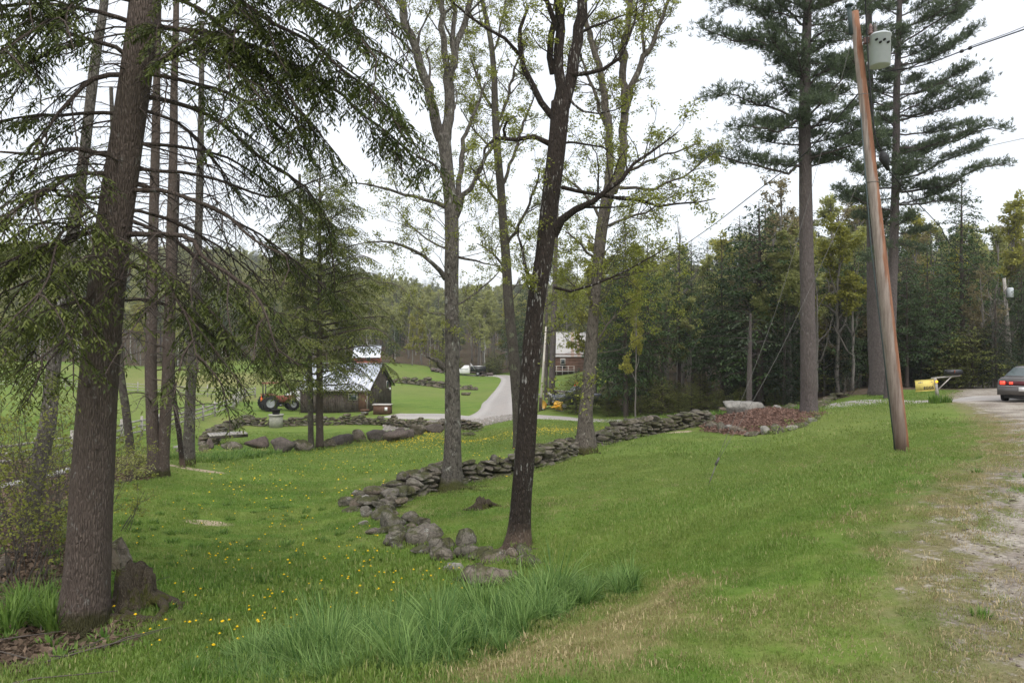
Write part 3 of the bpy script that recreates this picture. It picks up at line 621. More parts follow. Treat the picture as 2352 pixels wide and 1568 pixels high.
for nm, x0, x1, y in (('left', 992, 1022, 859), ('right', 1102, 1132, 862)):
    b = MB()
    for k in range(60):
        d = R.uniform(127, 131); p = GP_(R.uniform(x0, x1), y, d); rp, f = rock_arrays(R.randrange(60), 2); s_ = R.uniform(.25, .7)
        b.add(rp * s_ * np.array([1.2, 1, .7]) + p + np.array([0, 0, R.uniform(0, .45)]), tris=f, val=R.random())
    tag(b.build('rubble_pile', M['rock_brown'], origin=tuple(GP_((x0 + x1) / 2, y, 129))), 'brown rubble heap %s' % ('hidden half behind the grey maple, left of the truck' if nm == 'left' else 'just behind the dump truck tailgate'), 'rubble pile', 'rubble heaps by the truck', 'stuff')
# pale gravel spread between wall and driveway
b = MB()
for k in range(2600):
    t = R.random(); x = 880 + 300 * t; d = R.uniform(50.5, 54.5); p = P(x, 975, d); z = GZ(p[0], p[1]); s_ = R.uniform(.06, .2)
    rp, f = rock_arrays(R.randrange(12), 1) if k < 12 else _rc[R.randrange(12)]
    if k < 12: _rc = (_rc if k else []) + [(rp, f)]
    b.add(rp * s_ + np.array([p[0], p[1], z + .02]), tris=f, val=R.random())
tag(b.build('crushed_stone', M['rock_pale']), kind='stuff')
# ------------------------------------------------------------------ grass, flowers: scattered on numpy-placed points
def blade_mat(name, dark, light, lawn=False, trans=.4):
    m = N(name); v = m.attr('v')
    if lawn:
        g, fine, dn, co = lawn_nodes(m, 'INSTANCER')
        c = m.mix(m.math('MULTIPLY', v, .5), g, (0.32, 0.42, 0.12)); c = m.mix(m.ramp(v, [(.93, 0.0), (.95, .6)]), c, (0.46, 0.4, 0.2))
    else:
        f = m.math('ADD', m.math('MULTIPLY', v, .7), m.math('MULTIPLY', m.noise(m.coord('pos'), 1.2, 3), .4)); c = m.ramp(f, [(.2, dark), (.85, light)])
    m.col(c).rough(.5, .3)
    tr = m.n('BsdfTranslucent'); m.l(c, tr.inputs[0]); mx = m.n('MixShader'); mx.inputs[0].default_value = trans
    m.l(m.b.outputs[0], mx.inputs[1]); m.l(tr.outputs[0], mx.inputs[2]); m.l(mx.outputs[0], m.o.inputs[0]); return m.m
M['blade'] = blade_mat('lawn_blades', None, None, True)
M['fescue'] = blade_mat('tall_grass', (0.045, 0.12, 0.022), (0.27, 0.40, 0.12))
M['weed'] = blade_mat('broad_leaves', (0.07, 0.15, 0.025), (0.19, 0.3, 0.06))
M['straw'] = blade_mat('dry_grass', (0.22, 0.17, 0.08), (0.46, 0.38, 0.21), trans=.2)
M['yellow'] = m_simple('dandelion_yellow', (0.8, 0.55, 0.02), .7, .1)
M['stem'] = m_simple('green_stem', (0.12, 0.2, 0.05), .7)
def grass_mesh(name, n, size, ln, wd, bend, mat, segs=2, seed=0, clump=0.0, tuft=False, up=1.0):
    r = np.random.default_rng(seed); b = MB()
    if tuft: a = r.random(n) * 6.28; rr = size * r.random(n) ** .7; base = np.stack([np.cos(a) * rr, np.sin(a) * rr, -.02 + 0 * a], 1); az = a + r.normal(0, .5, n)
    else: base = np.stack([r.uniform(-size, size, n), r.uniform(-size, size, n), np.full(n, -.01)], 1); az = r.random(n) * 6.28
    L = ln * r.uniform(.45, 1.15, n); Wd = wd * r.uniform(.6, 1.2, n); bd = bend * r.uniform(.2, 1.4, n)
    dx = np.stack([np.cos(az), np.sin(az), 0 * az], 1); sd = np.stack([-np.sin(az), np.cos(az), 0 * az], 1)
    rows = []
    for k in range(segs + 1):
        t = k / segs; ang = bd * t
        h = np.where(bd > 1e-3, np.sin(ang) / np.maximum(bd, 1e-3), t) * L; o = np.where(bd > 1e-3, (1 - np.cos(ang)) / np.maximum(bd, 1e-3), 0) * L
        c = base + dx * o[:, None] + np.array([0, 0, 1.]) * h[:, None] * up; w = Wd * (1 - t ** 1.6) * .5 + (.0004 if t < 1 else 0)
        rows.append((c - sd * w[:, None], c + sd * w[:, None]))
    v = np.stack([x for rw in rows for x in rw], 1); K = v.shape[1]
    q = np.concatenate([np.arange(n)[:, None] * K + np.array([2 * k, 2 * k + 1, 2 * k + 3, 2 * k + 2]) for k in range(segs)])
    b.add(v.reshape(-1, 3), q, val=np.repeat(r.random(n), K)); return b.mesh(name, mat)
def proto(name, me): o = bpy.data.objects.new(name, me); return o
def scatter(name, pts, rot, scl, protos, pick, dry=None, **kw):
    me = bpy.data.meshes.new(name); pts = np.asarray(pts, np.float32); me.vertices.add(len(pts)); me.vertices.foreach_set('co', pts.ravel())
    a = me.attributes.new('rot', 'FLOAT_VECTOR', 'POINT'); a.data.foreach_set('vector', np.asarray(rot, np.float32).ravel())
    a = me.attributes.new('scl', 'FLOAT', 'POINT'); a.data.foreach_set('value', np.asarray(scl, np.float32))
    a = me.attributes.new('dry', 'FLOAT', 'POINT'); a.data.foreach_set('value', np.asarray(dry if dry is not None else np.zeros(len(pts)), np.float32))
    a = me.attributes.new('pick', 'INT', 'POINT'); a.data.foreach_set('value', np.asarray(pick, np.int32))
    o = bpy.data.objects.new(name, me); C.objects.link(o)
    ng = bpy.data.node_groups.new(name + '_scatter', 'GeometryNodeTree')
    ng.interface.new_socket('Geometry', in_out='INPUT', socket_type='NodeSocketGeometry'); ng.interface.new_socket('Geometry', in_out='OUTPUT', socket_type='NodeSocketGeometry')
    nn = ng.nodes; gi = nn.new('NodeGroupInput'); gq = nn.new('NodeGroupOutput'); ip = nn.new('GeometryNodeInstanceOnPoints'); jn = nn.new('GeometryNodeJoinGeometry')
    for p in reversed(protos):
        oi = nn.new('GeometryNodeObjectInfo'); oi.inputs['Object'].default_value = p; oi.inputs['As Instance'].default_value = True; ng.links.new(oi.outputs['Geometry'], jn.inputs[0])
    def at(nm, ty):
        x = nn.new('GeometryNodeInputNamedAttribute'); x.data_type = ty; x.inputs[0].default_value = nm; return x.outputs[0]
    ng.links.new(gi.outputs[0], ip.inputs['Points']); ng.links.new(jn.outputs[0], ip.inputs['Instance']); ip.inputs['Pick Instance'].default_value = True
    ng.links.new(at('pick', 'INT'), ip.inputs['Instance Index']); ng.links.new(at('rot', 'FLOAT_VECTOR'), ip.inputs['Rotation']); ng.links.new(at('scl', 'FLOAT'), ip.inputs['Scale'])
    ng.links.new(ip.outputs[0], gq.inputs[0])
    md = o.modifiers.new('scatter', 'NODES'); md.node_group = ng; tag(o, kind='stuff', **kw); return o
def jgrid(x0, x1, y0, y1, s):
    a, b_ = np.meshgrid(np.arange(x0, x1, s), np.arange(y0, y1, s)); a = a.ravel(); b_ = b_.ravel(); a = a + rng.uniform(-.5, .5, len(a)) * s; b_ = b_ + rng.uniform(-.5, .5, len(b_)) * s; return a, b_
def infr(x, y, mg=1.5): return np.abs(x) < y * .76 + mg
BED_ = np.array(BED); TALL_ = np.array(TALL)
def g_ok(x, y, edge=.0):
    n_ = snoise(np.stack([x, y], 1), 21, .45, 4) * .9
    return (rng.random(len(x)) > np.clip((gridval(grav, x, y) + n_ * .3 - .3) / .7, 0, 1)) & (gridval(mulch, x, y) < .3) & (gridval(litter, x, y) + n_ * .4 < .5) & (gridval(sand, x, y) < .4)
# short turf: three rings of patches, finer near the camera
pr = [proto('turf_patch', grass_mesh('turf_patch', 680, .26, .04, .005, 1.3, M['blade'], 2, 40 + i)) for i in range(3)]
pr += [proto('turf_patch', grass_mesh('turf_patch', 600, .52, .055, .0105, 1.2, M['blade'], 2, 50 + i)) for i in range(3)]
pr += [proto('turf_patch', grass_mesh('turf_patch', 420, 1.2, .08, .03, 1.0, M['blade'], 1, 60 + i)) for i in range(2)]
PT, RT, SL, PK = [], [], [], []
for (y0, y1, s, k0, kn) in ((2.4, 8.6, .25, 0, 3), (8.4, 20, .52, 3, 3), (19.5, 50, 1.35, 6, 2)):
    x, y = jgrid(-y1 * .8 - 2, y1 * .8 + 2, y0, y1, s); k = infr(x, y) & g_ok(x, y) & (gridval(grav, x, y) < (.25 if k0 == 6 else .7)); x, y = x[k], y[k]
    # thin turf on worn ground
    keep = rng.random(len(x)) > gridval(dry, x, y) * .3; x, y = x[keep], y[keep]
    PT.append(np.stack([x, y, HG(x, y)], 1)); RT.append(np.stack([0 * x, 0 * x, rng.random(len(x)) * 6.28], 1))
    long_ = 1 + .5 * ((x < -0.1 * y) & (sd_poly(PT[-1][:, :2], TALL) < 3.5)) * (y < 14)
    SL.append(rng.uniform(.75, 1.25, len(x)) * long_ * (1 - .35 * gridval(dry, x, y)) * (1 - .5 * gridval(grav, x, y))); PK.append(rng.integers(k0, k0 + kn, len(x)))
PT = np.vstack(PT); sh_ = PT[:, :2]
scatter('lawn_grass', PT, np.vstack(RT), np.concatenate(SL), pr, np.concatenate(PK), gridval(dry, sh_[:, 0], sh_[:, 1]))
# tall blue green grass along the bank
pf = [proto('tall_tuft', grass_mesh('tall_tuft', 75, .08, .52, .0115, 1.35, M['fescue'], 5, 70 + i, tuft=True)) for i in range(3)] + \
     [proto('tall_tuft', grass_mesh('tall_tuft', 60, .1, .46, .0105, 2.3, M['fescue'], 5, 80 + i, tuft=True)) for i in range(2)]
x, y = jgrid(-5, 4, 3.6, 10, .125); sd = sd_poly(np.stack([x, y], 1), TALL); dn_ = snoise(np.stack([x, y], 1), 31, .55, 3)
k = (sd + dn_ * .22 < 0.02) & (dn_ > -.55) & (rng.random(len(x)) < .8); x, y, sd, dn_ = x[k], y[k], sd[k], dn_[k]
sc_ = np.clip(.45 + np.clip(-sd, 0, .6) * .7, .4, .95) * rng.uniform(.45, 1.2, len(x)) * (1 + .5 * snoise(np.stack([x, y], 1), 35, 1.1, 3))
lean = .35 * snoise(np.stack([x, y], 1), 33, .6, 2)
scatter('tall_grass', np.stack([x, y, HG(x, y)], 1), np.stack([lean, lean * .6, rng.random(len(x)) * 6.28], 1), sc_, pf, rng.integers(0, 5, len(x)))
# weeds with broad leaves among the dandelions, and round stones and posts
pw = [proto('weed_patch', grass_mesh('weed_patch', 60, .12, .12, .028, 1.5, M['weed'], 3, 90 + i, tuft=True)) for i in range(3)]
x, y = jgrid(-11, 1, 4.5, 17, .33); g_ = (sd_poly(np.stack([x, y], 1), TALL) > .1) & (x < -.06 * y - .1 - .0 * y) & g_ok(x, y) & (rng.random(len(x)) < np.where(y < 9.5, .8, .3)) & (gridval(dry, x, y) < .3) & infr(x, y)
# keep weeds on the dandelion side of the tumbled wall
wl = np.array([rg(*cb(*q))[:2] for q in ((150,830),(450,960),(700,1150),(1000,1260),(1300,1330),(1500,1440))])
side = np.interp(y, wl[::-1, 1], wl[::-1, 0]); g_ &= (x < side - .1) | (y < wl[:, 1].min())
g_ &= d_line(np.stack([x, y], 1), wl) > .55
x, y = x[g_], y[g_]
x2, y2 = jgrid(-9, 15, 3, 20, .5); k2 = infr(x2, y2) & g_ok(x2, y2) & (rng.random(len(x2)) < .22) & (gridval(grav, x2, y2) < .4) & (d_line(np.stack([x2, y2], 1), wl) > .6)
x2, y2 = x2[k2], y2[k2]; scatter('clover_patches', np.stack([x2, y2, HG(x2, y2) - .02], 1), np.stack([0 * x2, 0 * x2, rng.random(len(x2)) * 6.28], 1), rng.uniform(.22, .5, len(x2)), pw, rng.integers(0, 3, len(x2)))
scatter('lawn_weeds', np.stack([x, y, HG(x, y)], 1), np.stack([0 * x, 0 * x, rng.random(len(x)) * 6.28], 1), rng.uniform(.5, 1.15, len(x)), pw, rng.integers(0, 3, len(x)))
# dry straw on the worn strips and the road verge
ps = [proto('straw_patch', grass_mesh('straw_patch', 150, .2, .05, .005, 1.9, M['straw'], 2, 95 + i)) for i in range(2)] + [proto('verge_tuft', grass_mesh('verge_tuft', 70, .08, .12, .008, 1.3, M['weed'], 3, 97, tuft=True))]
x, y = jgrid(-3, 16, 2.6, 22, .22); dv = gridval(dry, x, y); gv = gridval(grav, x, y); k = infr(x, y) & (((rng.random(len(x)) < dv * .9) & (gv < .75)) | ((gv > .5) & (rng.random(len(x)) < .012) & (y < 18))); x, y, gv = x[k], y[k], gv[k]
scatter('dry_grass', np.stack([x, y, HG(x, y)], 1), np.stack([0 * x, 0 * x, rng.random(len(x)) * 6.28], 1), rng.uniform(.6, 1.2, len(x)), ps, np.where((rng.random(len(x)) < .05) & (y < 14), 2, rng.integers(0, 2, len(x))))
# dandelions: the nearest ones one by one, the far yellow drifts as one mass
def dandelion_mesh(seed):
    r = random.Random(seed); b = MB(); h = r.uniform(.05, .13); lx = r.uniform(-.02, .02)
    b.tube([[0, 0, -.01], [lx * .5, 0, h * .6], [lx, 0, h]], .0028, 4, m=1)
    n = 11
    for ring, (rad, z) in enumerate(((.021, h + .002), (.013, h + .008))):
        a = np.linspace(0, 6.28, n, endpoint=False) + ring * .3
        b.leaves(np.tile([[lx, 0, z]], (n, 1)), np.stack([np.cos(a), np.sin(a), 0 * a + .25 + .5 * ring], 1), np.stack([-np.sin(a), np.cos(a), 0 * a], 1), rad, .013)
    b.lathe([(.006, h - .004), (.012, h + .004), (.009, h + .012), (.002, h + .014)], (lx, 0, 0), 7)
    return b.mesh('dandelion', [M['yellow'], M['stem']])
DM = [dandelion_mesh(i) for i in range(6)]
cand = []
while len(cand) < 230:
    X_, Y_ = R.uniform(240, 1110), 1140 + 400 * R.random() ** 1.1
    if R.random() < .45: a0, b0, c0 = R.choice([(660,1200,55),(800,1290,70),(990,1330,60),(860,1230,50),(1010,1010,60),(640,1390,70),(540,1270,60),(820,1205,40),(560,1470,70),(730,1320,80),(350,1460,60),(620,1140,60)]); X_, Y_ = a0 + R.gauss(0, c0), b0 + R.gauss(0, c0 * .45)
    q = rg(X_, Y_)
    if sd_poly(q[None, :2], TALL)[0] < .12 or q[1] > 18 or not g_ok(q[None, 0], q[None, 1])[0]: continue
    if q[1] > wl[:, 1].min() and q[0] > np.interp(q[1], wl[::-1, 1], wl[::-1, 0]) - .2: continue
    cand.append(q)
for i, q in enumerate(cand):
    o = link('dandelion', DM[i % 6], None, (q[0], q[1], q[2] + .03), (R.uniform(-.2, .2), R.uniform(-.2, .2), R.uniform(0, 6)), R.uniform(.6, 1.1))
    pu, pv = q[0] / q[1] * FX + CX, CY + (CAMZ - q[2]) / q[1] * FX
    wh = ('just right of the stump' if pu < 480 else 'at the edge of the tall grass') if pv > 1400 else (('between the stump and the pale bare patch' if pu < 560 else ('in the open lawn left of the tumbled boulders' if pu < 850 else 'close below the tumbled boulders')) if pv > 1240 else ('in the lawn behind the big hemlock trunk' if pu < 560 else 'left of the wall corner'))
    tag(o, 'yellow dandelion flower ' + wh, 'dandelion', 'dandelions ' + wh)
b = MB(); n_ = 0
for k in range(9000):
    if k % 3: X_, Y_ = R.gauss(1010, 130), R.gauss(1008, 13)
    elif k % 2: X_, Y_ = R.gauss(1230, 80), R.gauss(1012, 9)
    else: X_, Y_ = R.uniform(480, 1250), R.uniform(1010, 1130)
    if n_ > 1900: break
    d = np.interp(Y_, [985, 1000, 1030, 1060, 1100, 1130], [44, 38, 33, 27, 21.5, 17.5]) * R.uniform(.93, 1.07); p = P(X_, Y_, d)
    if d < 16: continue
    p[2] = GZ(p[0], p[1]); s_ = R.uniform(.022, .038); n_ += 1
    a = np.linspace(0, 6.28, 5, endpoint=False); b.add(np.vstack([[p + [0, 0, .08]], p + np.stack([np.cos(a) * s_, np.sin(a) * s_, 0 * a + .065], 1)]), tris=[[0, 1 + j, 1 + (j + 1) % 5] for j in range(5)])
tag(b.build('dandelion_drift', M['yellow']), kind='stuff')
# ------------------------------------------------------------------ trees
def pxline(pts, d, dend=None):
    """picture polyline (x,y,halfwidth) at distance d -> world pts, radii"""
    n = len(pts); dd = np.linspace(d, dend if dend is not None else d, n)
    w = np.array([P(p[0], p[1], q) for p, q in zip(pts, dd)]); r = np.array([p[2] / FX * q for p, q in zip(pts, dd)]); return w, r
def flare_prof(z0, amt=.35, h=.5, lobes=5, seed=0):
    ph = seed * 1.7
    def f(th, pts):
        k = np.exp(-np.maximum(pts[:, 2] - z0, 0) / (h * .45))[:, None]
        return 1 + k * amt * (.35 + .65 * np.abs(np.sin(th[None] * lobes / 2 + ph + .4 * np.sin(th * 2 + ph))))
    return f
def trunk(b, pts, rad, n=20, nseg=60, bark=.05, seed=0, flare=.3, wob=0.0, m=0):
    c = spline(np.column_stack([pts, rad]), nseg)
    if wob: s_ = np.linspace(0, 1, nseg)[:, None] * [[3.0, 0]]; c[:, 0] += wob * snoise(s_ + seed, seed, 1.2); c[:, 1] += wob * snoise(s_ + seed + 9, seed + 3, 1.2)
    b.tube(c[:, :3], np.maximum(c[:, 3], .004), n, bark=bark, seed=seed, prof=flare_prof(pts[0, 2] + .1, flare, seed=seed) if flare else None, m=m); return c
def ground_base(w, sink=.18):
    """drop the first point of a trunk onto the ground"""
    z = GZ(w[0, 0], w[0, 1]); w = w.copy(); w[0, 2] = z - sink; return w
def perp(t, az):
    t = norm(t); a = np.array([0, 0, 1.]) if abs(t[2]) < .9 else np.array([1., 0, 0]); u = norm(np.cross(t, a)); w = np.cross(t, u); return math.cos(az) * u + math.sin(az) * w
class Tree:
    def __init__(s, seed=0): s.wood = MB(); s.twig = MB(); s.leafb, s.leafd, s.leafs, s.leafl, s.leafw, s.leafv = [], [], [], [], [], []; s.r = random.Random(seed); s.seed = seed
    def leaf(s, b, d, sd, l, w, v): s.leafb.append(b); s.leafd.append(d); s.leafs.append(sd); s.leafl.append(l); s.leafw.append(w); s.leafv.append(v)
    def leafarr(s, b, d, sd, l, w, v):
        s.leafb += list(b); s.leafd += list(d); s.leafs += list(sd); s.leafl += list(np.broadcast_to(l, len(b))); s.leafw += list(np.broadcast_to(w, len(b))); s.leafv += list(np.broadcast_to(v, len(b)))
    def crown(s, fold=0.0):
        b = MB(); b.leaves(np.array(s.leafb), np.array(s.leafd), np.array(s.leafs), np.array(s.leafl), np.array(s.leafw), np.array(s.leafv), fold); return b
# ---- deciduous: limbs split again and again, clusters of young leaves at the tips
def grow_dec(T, p, d, L, r0, lev, maxlev, leafn, leafsz, upb=.25, wander=.22, bm=None):
    rr = T.r; n = max(3, int(L / .35) + 2) if lev < 3 else 4
    pts = [p]; q = np.array(p, float); dr = norm(d)
    for i in range(n):
        dr = norm(dr + np.array([rr.gauss(0, wander), rr.gauss(0, wander), rr.gauss(0, wander) + upb * .3])); q = q + dr * L / n; pts.append(q)
    pts = np.array(pts); rad = r0 * (1 - .75 * np.linspace(0, 1, len(pts))); (T.wood if r0 > .03 else T.twig).tube(pts, np.maximum(rad, .0035), 7 if r0 > .04 else (4 if r0 > .012 else 3), cap=False)
    branchout(T, pts, rad, lev, maxlev, leafn, leafsz, upb, wander)
def branchout(T, pts, rad, lev, maxlev, leafn, leafsz, upb=.25, wander=.22, t0=.3, dens=None, kidlen=None):
    rr = T.r; seg = np.r_[0, np.cumsum(np.linalg.norm(np.diff(pts, axis=0), axis=1))]; L = seg[-1]
    if lev < maxlev:
        nk = dens if dens else max(3 if lev > 2 else 2, int(L * (1.5 + lev * .8) + .5))
        for k in range(nk):
            t = t0 + (1 - t0) * (k + rr.random()) / nk; i = min(int(np.searchsorted(seg, t * L)), len(pts) - 1); j = max(i - 1, 0); tg = norm(pts[i] - pts[j])
            a = rr.uniform(.5, 1.1); dirv = norm(math.cos(a) * tg + math.sin(a) * perp(tg, rr.uniform(0, 6.28)) + np.array([0, 0, upb * .5]))
            kl = (kidlen or L * .5) * rr.uniform(.5, 1.1) * (1.15 - .5 * t)
            grow_dec(T, pts[j] + (pts[i] - pts[j]) * rr.random(), dirv, kl, max(min(rad[i] * .55, kl * .022), .004), lev + 1, maxlev, leafn, leafsz, upb, wander)
    if lev >= maxlev - 1 and leafn > 0:
        for t in ([.55, .8, 1.0] if lev == maxlev else [1.0]):
            i = min(int(t * (len(pts) - 1)), len(pts) - 1); c = pts[i]
            for k in range(rr.randint(max(1, leafn - 2), leafn + 2)):
                dv = np.array([rr.gauss(0, 1), rr.gauss(0, 1), rr.gauss(-.25, .5)]); sd = np.array([rr.gauss(0, 1), rr.gauss(0, 1), rr.gauss(0, .5)])
                T.leaf(c + dv * leafsz * .5 + np.array([rr.gauss(0, .05), rr.gauss(0, .05), rr.gauss(0, .04)]), dv, sd, leafsz * rr.uniform(.7, 1.3), leafsz * rr.uniform(.6, 1.0), rr.random())
# ---- hemlock sprays: flat drooping fans of narrow shoots
def hem_branch(T, pts, r0, leaf0=.25, dens=1.0, shoot=.12, wid=.018, twl=.8, barep=.1, droop=.35, step=.13, sub=.055, r1=.005, wood=None, vb=0.0, lf=.42, nef=.42, gap=-9):
    rr = T.r; n = max(8, int(np.linalg.norm(np.diff(pts, axis=0), axis=1).sum() / .18)); c = spline(pts, n)
    c[1:, :] += np.cumsum(np.array([[rr.gauss(0, .012) for _ in range(3)] for _ in range(n - 1)]), axis=0) * .6
    rad = r0 * (1 - np.linspace(0, 1, n)) ** .8 + r1; (wood or T.wood).tube(c, rad, 7 if r0 > .02 else 5, cap=False)
    seg = np.r_[0, np.cumsum(np.linalg.norm(np.diff(c, axis=0), axis=1))]; L = seg[-1]; s_ = .12 * L; side = 1
    up = np.array([0, 0, 1.])
    while s_ < L:
        i = min(int(np.searchsorted(seg, s_)), n - 1); tg = norm(c[i] - c[i - 1]); t = s_ / L; side = -side
        sv = norm(np.cross(up, tg)) * side if abs(tg[2]) < .95 else perp(tg, rr.uniform(0, 6.28))
        l = twl * (1.15 - .75 * t) * rr.uniform(.5, 1.15) * min(1, .5 + t * 2)
        dv = norm(sv * rr.uniform(.6, 1) + tg * rr.uniform(.3, .8) + up * rr.uniform(-.35, .15)); q = c[i].copy(); tp = [q.copy()]; m_ = 5
        for k in range(m_): dv = norm(dv + up * -droop * .28 + np.array([rr.gauss(0, .08), rr.gauss(0, .08), 0])); q = q + dv * l / m_; tp.append(q.copy())
        tp = np.array(tp); T.twig.tube(tp, np.linspace(.0055, .0018, m_ + 1) * (1 + r0 * 8), 3, cap=False)
        leafy = t > leaf0 and rr.random() > barep
        if leafy or rr.random() < .5:
            ns = int(l / sub); sgn = 1
            for k in range(1, ns + 1):
                u = k / max(ns, 1); f = u * m_; j = min(int(f), m_ - 1); b0 = tp[j] + (tp[j + 1] - tp[j]) * (f - j); tv = norm(tp[j + 1] - tp[j]); sgn = -sgn
                s2 = norm(np.cross(up, tv)) * sgn; ll = l * lf * (1.1 - .8 * u) * rr.uniform(.6, 1.2)
                d2 = norm(s2 * .8 + tv * .6 + up * rr.uniform(-.45, 0))
                if not leafy:
                    if k % 2: T.twig.tube(np.array([b0, b0 + d2 * ll * .6, b0 + d2 * ll + up * -.02]), [.002, .0015, .001], 3, cap=False)
                    continue
                if rr.random() > dens or math.sin(b0[0] * 5.1 + b0[2] * 3.3) + math.sin(b0[1] * 4.3 + b0[2] * 6.1 + 1.3) + rr.gauss(0, .5) < gap: continue
                ne = max(2, int(ll / (shoot * nef))); us = (np.arange(ne) + .3) / ne; sg = np.where(np.arange(ne) % 2, 1, -1)
                d3 = d2[None] * .75 + np.cross(d2, norm(up + s2 * .3))[None] * (sg * .65)[:, None] + up * -.22 - up * us[:, None] * .3 + np.array([[rr.gauss(0, .22) for _ in range(3)] for _ in range(ne)])
                bb = b0[None] + d2[None] * (us * ll)[:, None] + up[None] * (-.25 * ll * us ** 2)[:, None]
                nrm = norm(np.cross(d2, up)); sd = np.tile(np.cross(d2, nrm)[None], (ne, 1)); sd = np.cross(d3, up[None]) + np.array([rr.gauss(0, .3), rr.gauss(0, .3), rr.gauss(0, .3)])
                T.leafarr(bb, d3, sd, shoot * rr.uniform(.75, 1.2), wid, min(1, max(0, rr.random() * .8 + vb)))
        s_ += step * rr.uniform(.7, 1.3)
def finish(T, name, label, cat, bark, leafm, base, twigm='twig', group=None, crown='crown', fold=0.0, brname='branches'):
    root = empty(name, base, label, cat, group)
    T.wood.build('trunk', M[bark], root, smooth=True)
    if T.twig.n: T.twig.build(brname, M[twigm], root, smooth=True)
    if T.leafb: T.crown(fold).build(crown, M[leafm], root)
    return root
# ================= the near hemlock
T = Tree(1); w, r = pxline([(186,1455,56),(193,1400,50),(203,1280,46),(214,1080,43.5),(228,850,40),(247,650,38),(272,450,36),(297,280,34),(322,100,33),(335,-20,32),(360,-400,27),(380,-900,18),(390,-1400,8)], 8.0)
w = ground_base(w, .25); base = w[0] + [0, 0, .25]; trunk(T.wood, w, r, 40, 130, .035, 4, .42)
rr = T.r
def broot(T, base, az, L, r0, seed, up=.05):
    t = np.linspace(0, 1, 9); a = az + .5 * np.sin(t * 3 + seed) ; x = base[0] + np.cos(a) * L * t; y = base[1] + np.sin(a) * L * t
    z = HG(x, y) + r0 * .55 * (1 - t) - t * .02 + up * (1 - t) ** 2; T.wood.tube(np.stack([x, y, z], 1), r0 * (1 - .8 * t), 8, bark=.2, seed=seed)
for i, az in enumerate((-.3, -1.2, .5, -2.4)): broot(T, base, az, rr.uniform(.5, .85), .07, i)
for zz, sx in ((520, .13), (885, -.1), (640, .02), (1030, .08), (760, -.05)):   # knots
    c_ = P(250 - (zz - 600) * .1, zz, 7.79) + [sx, 0, 0]; T.wood.add(rock_arrays(zz, 2)[0] * .05 + c_ , tris=rock_arrays(zz, 2)[1])
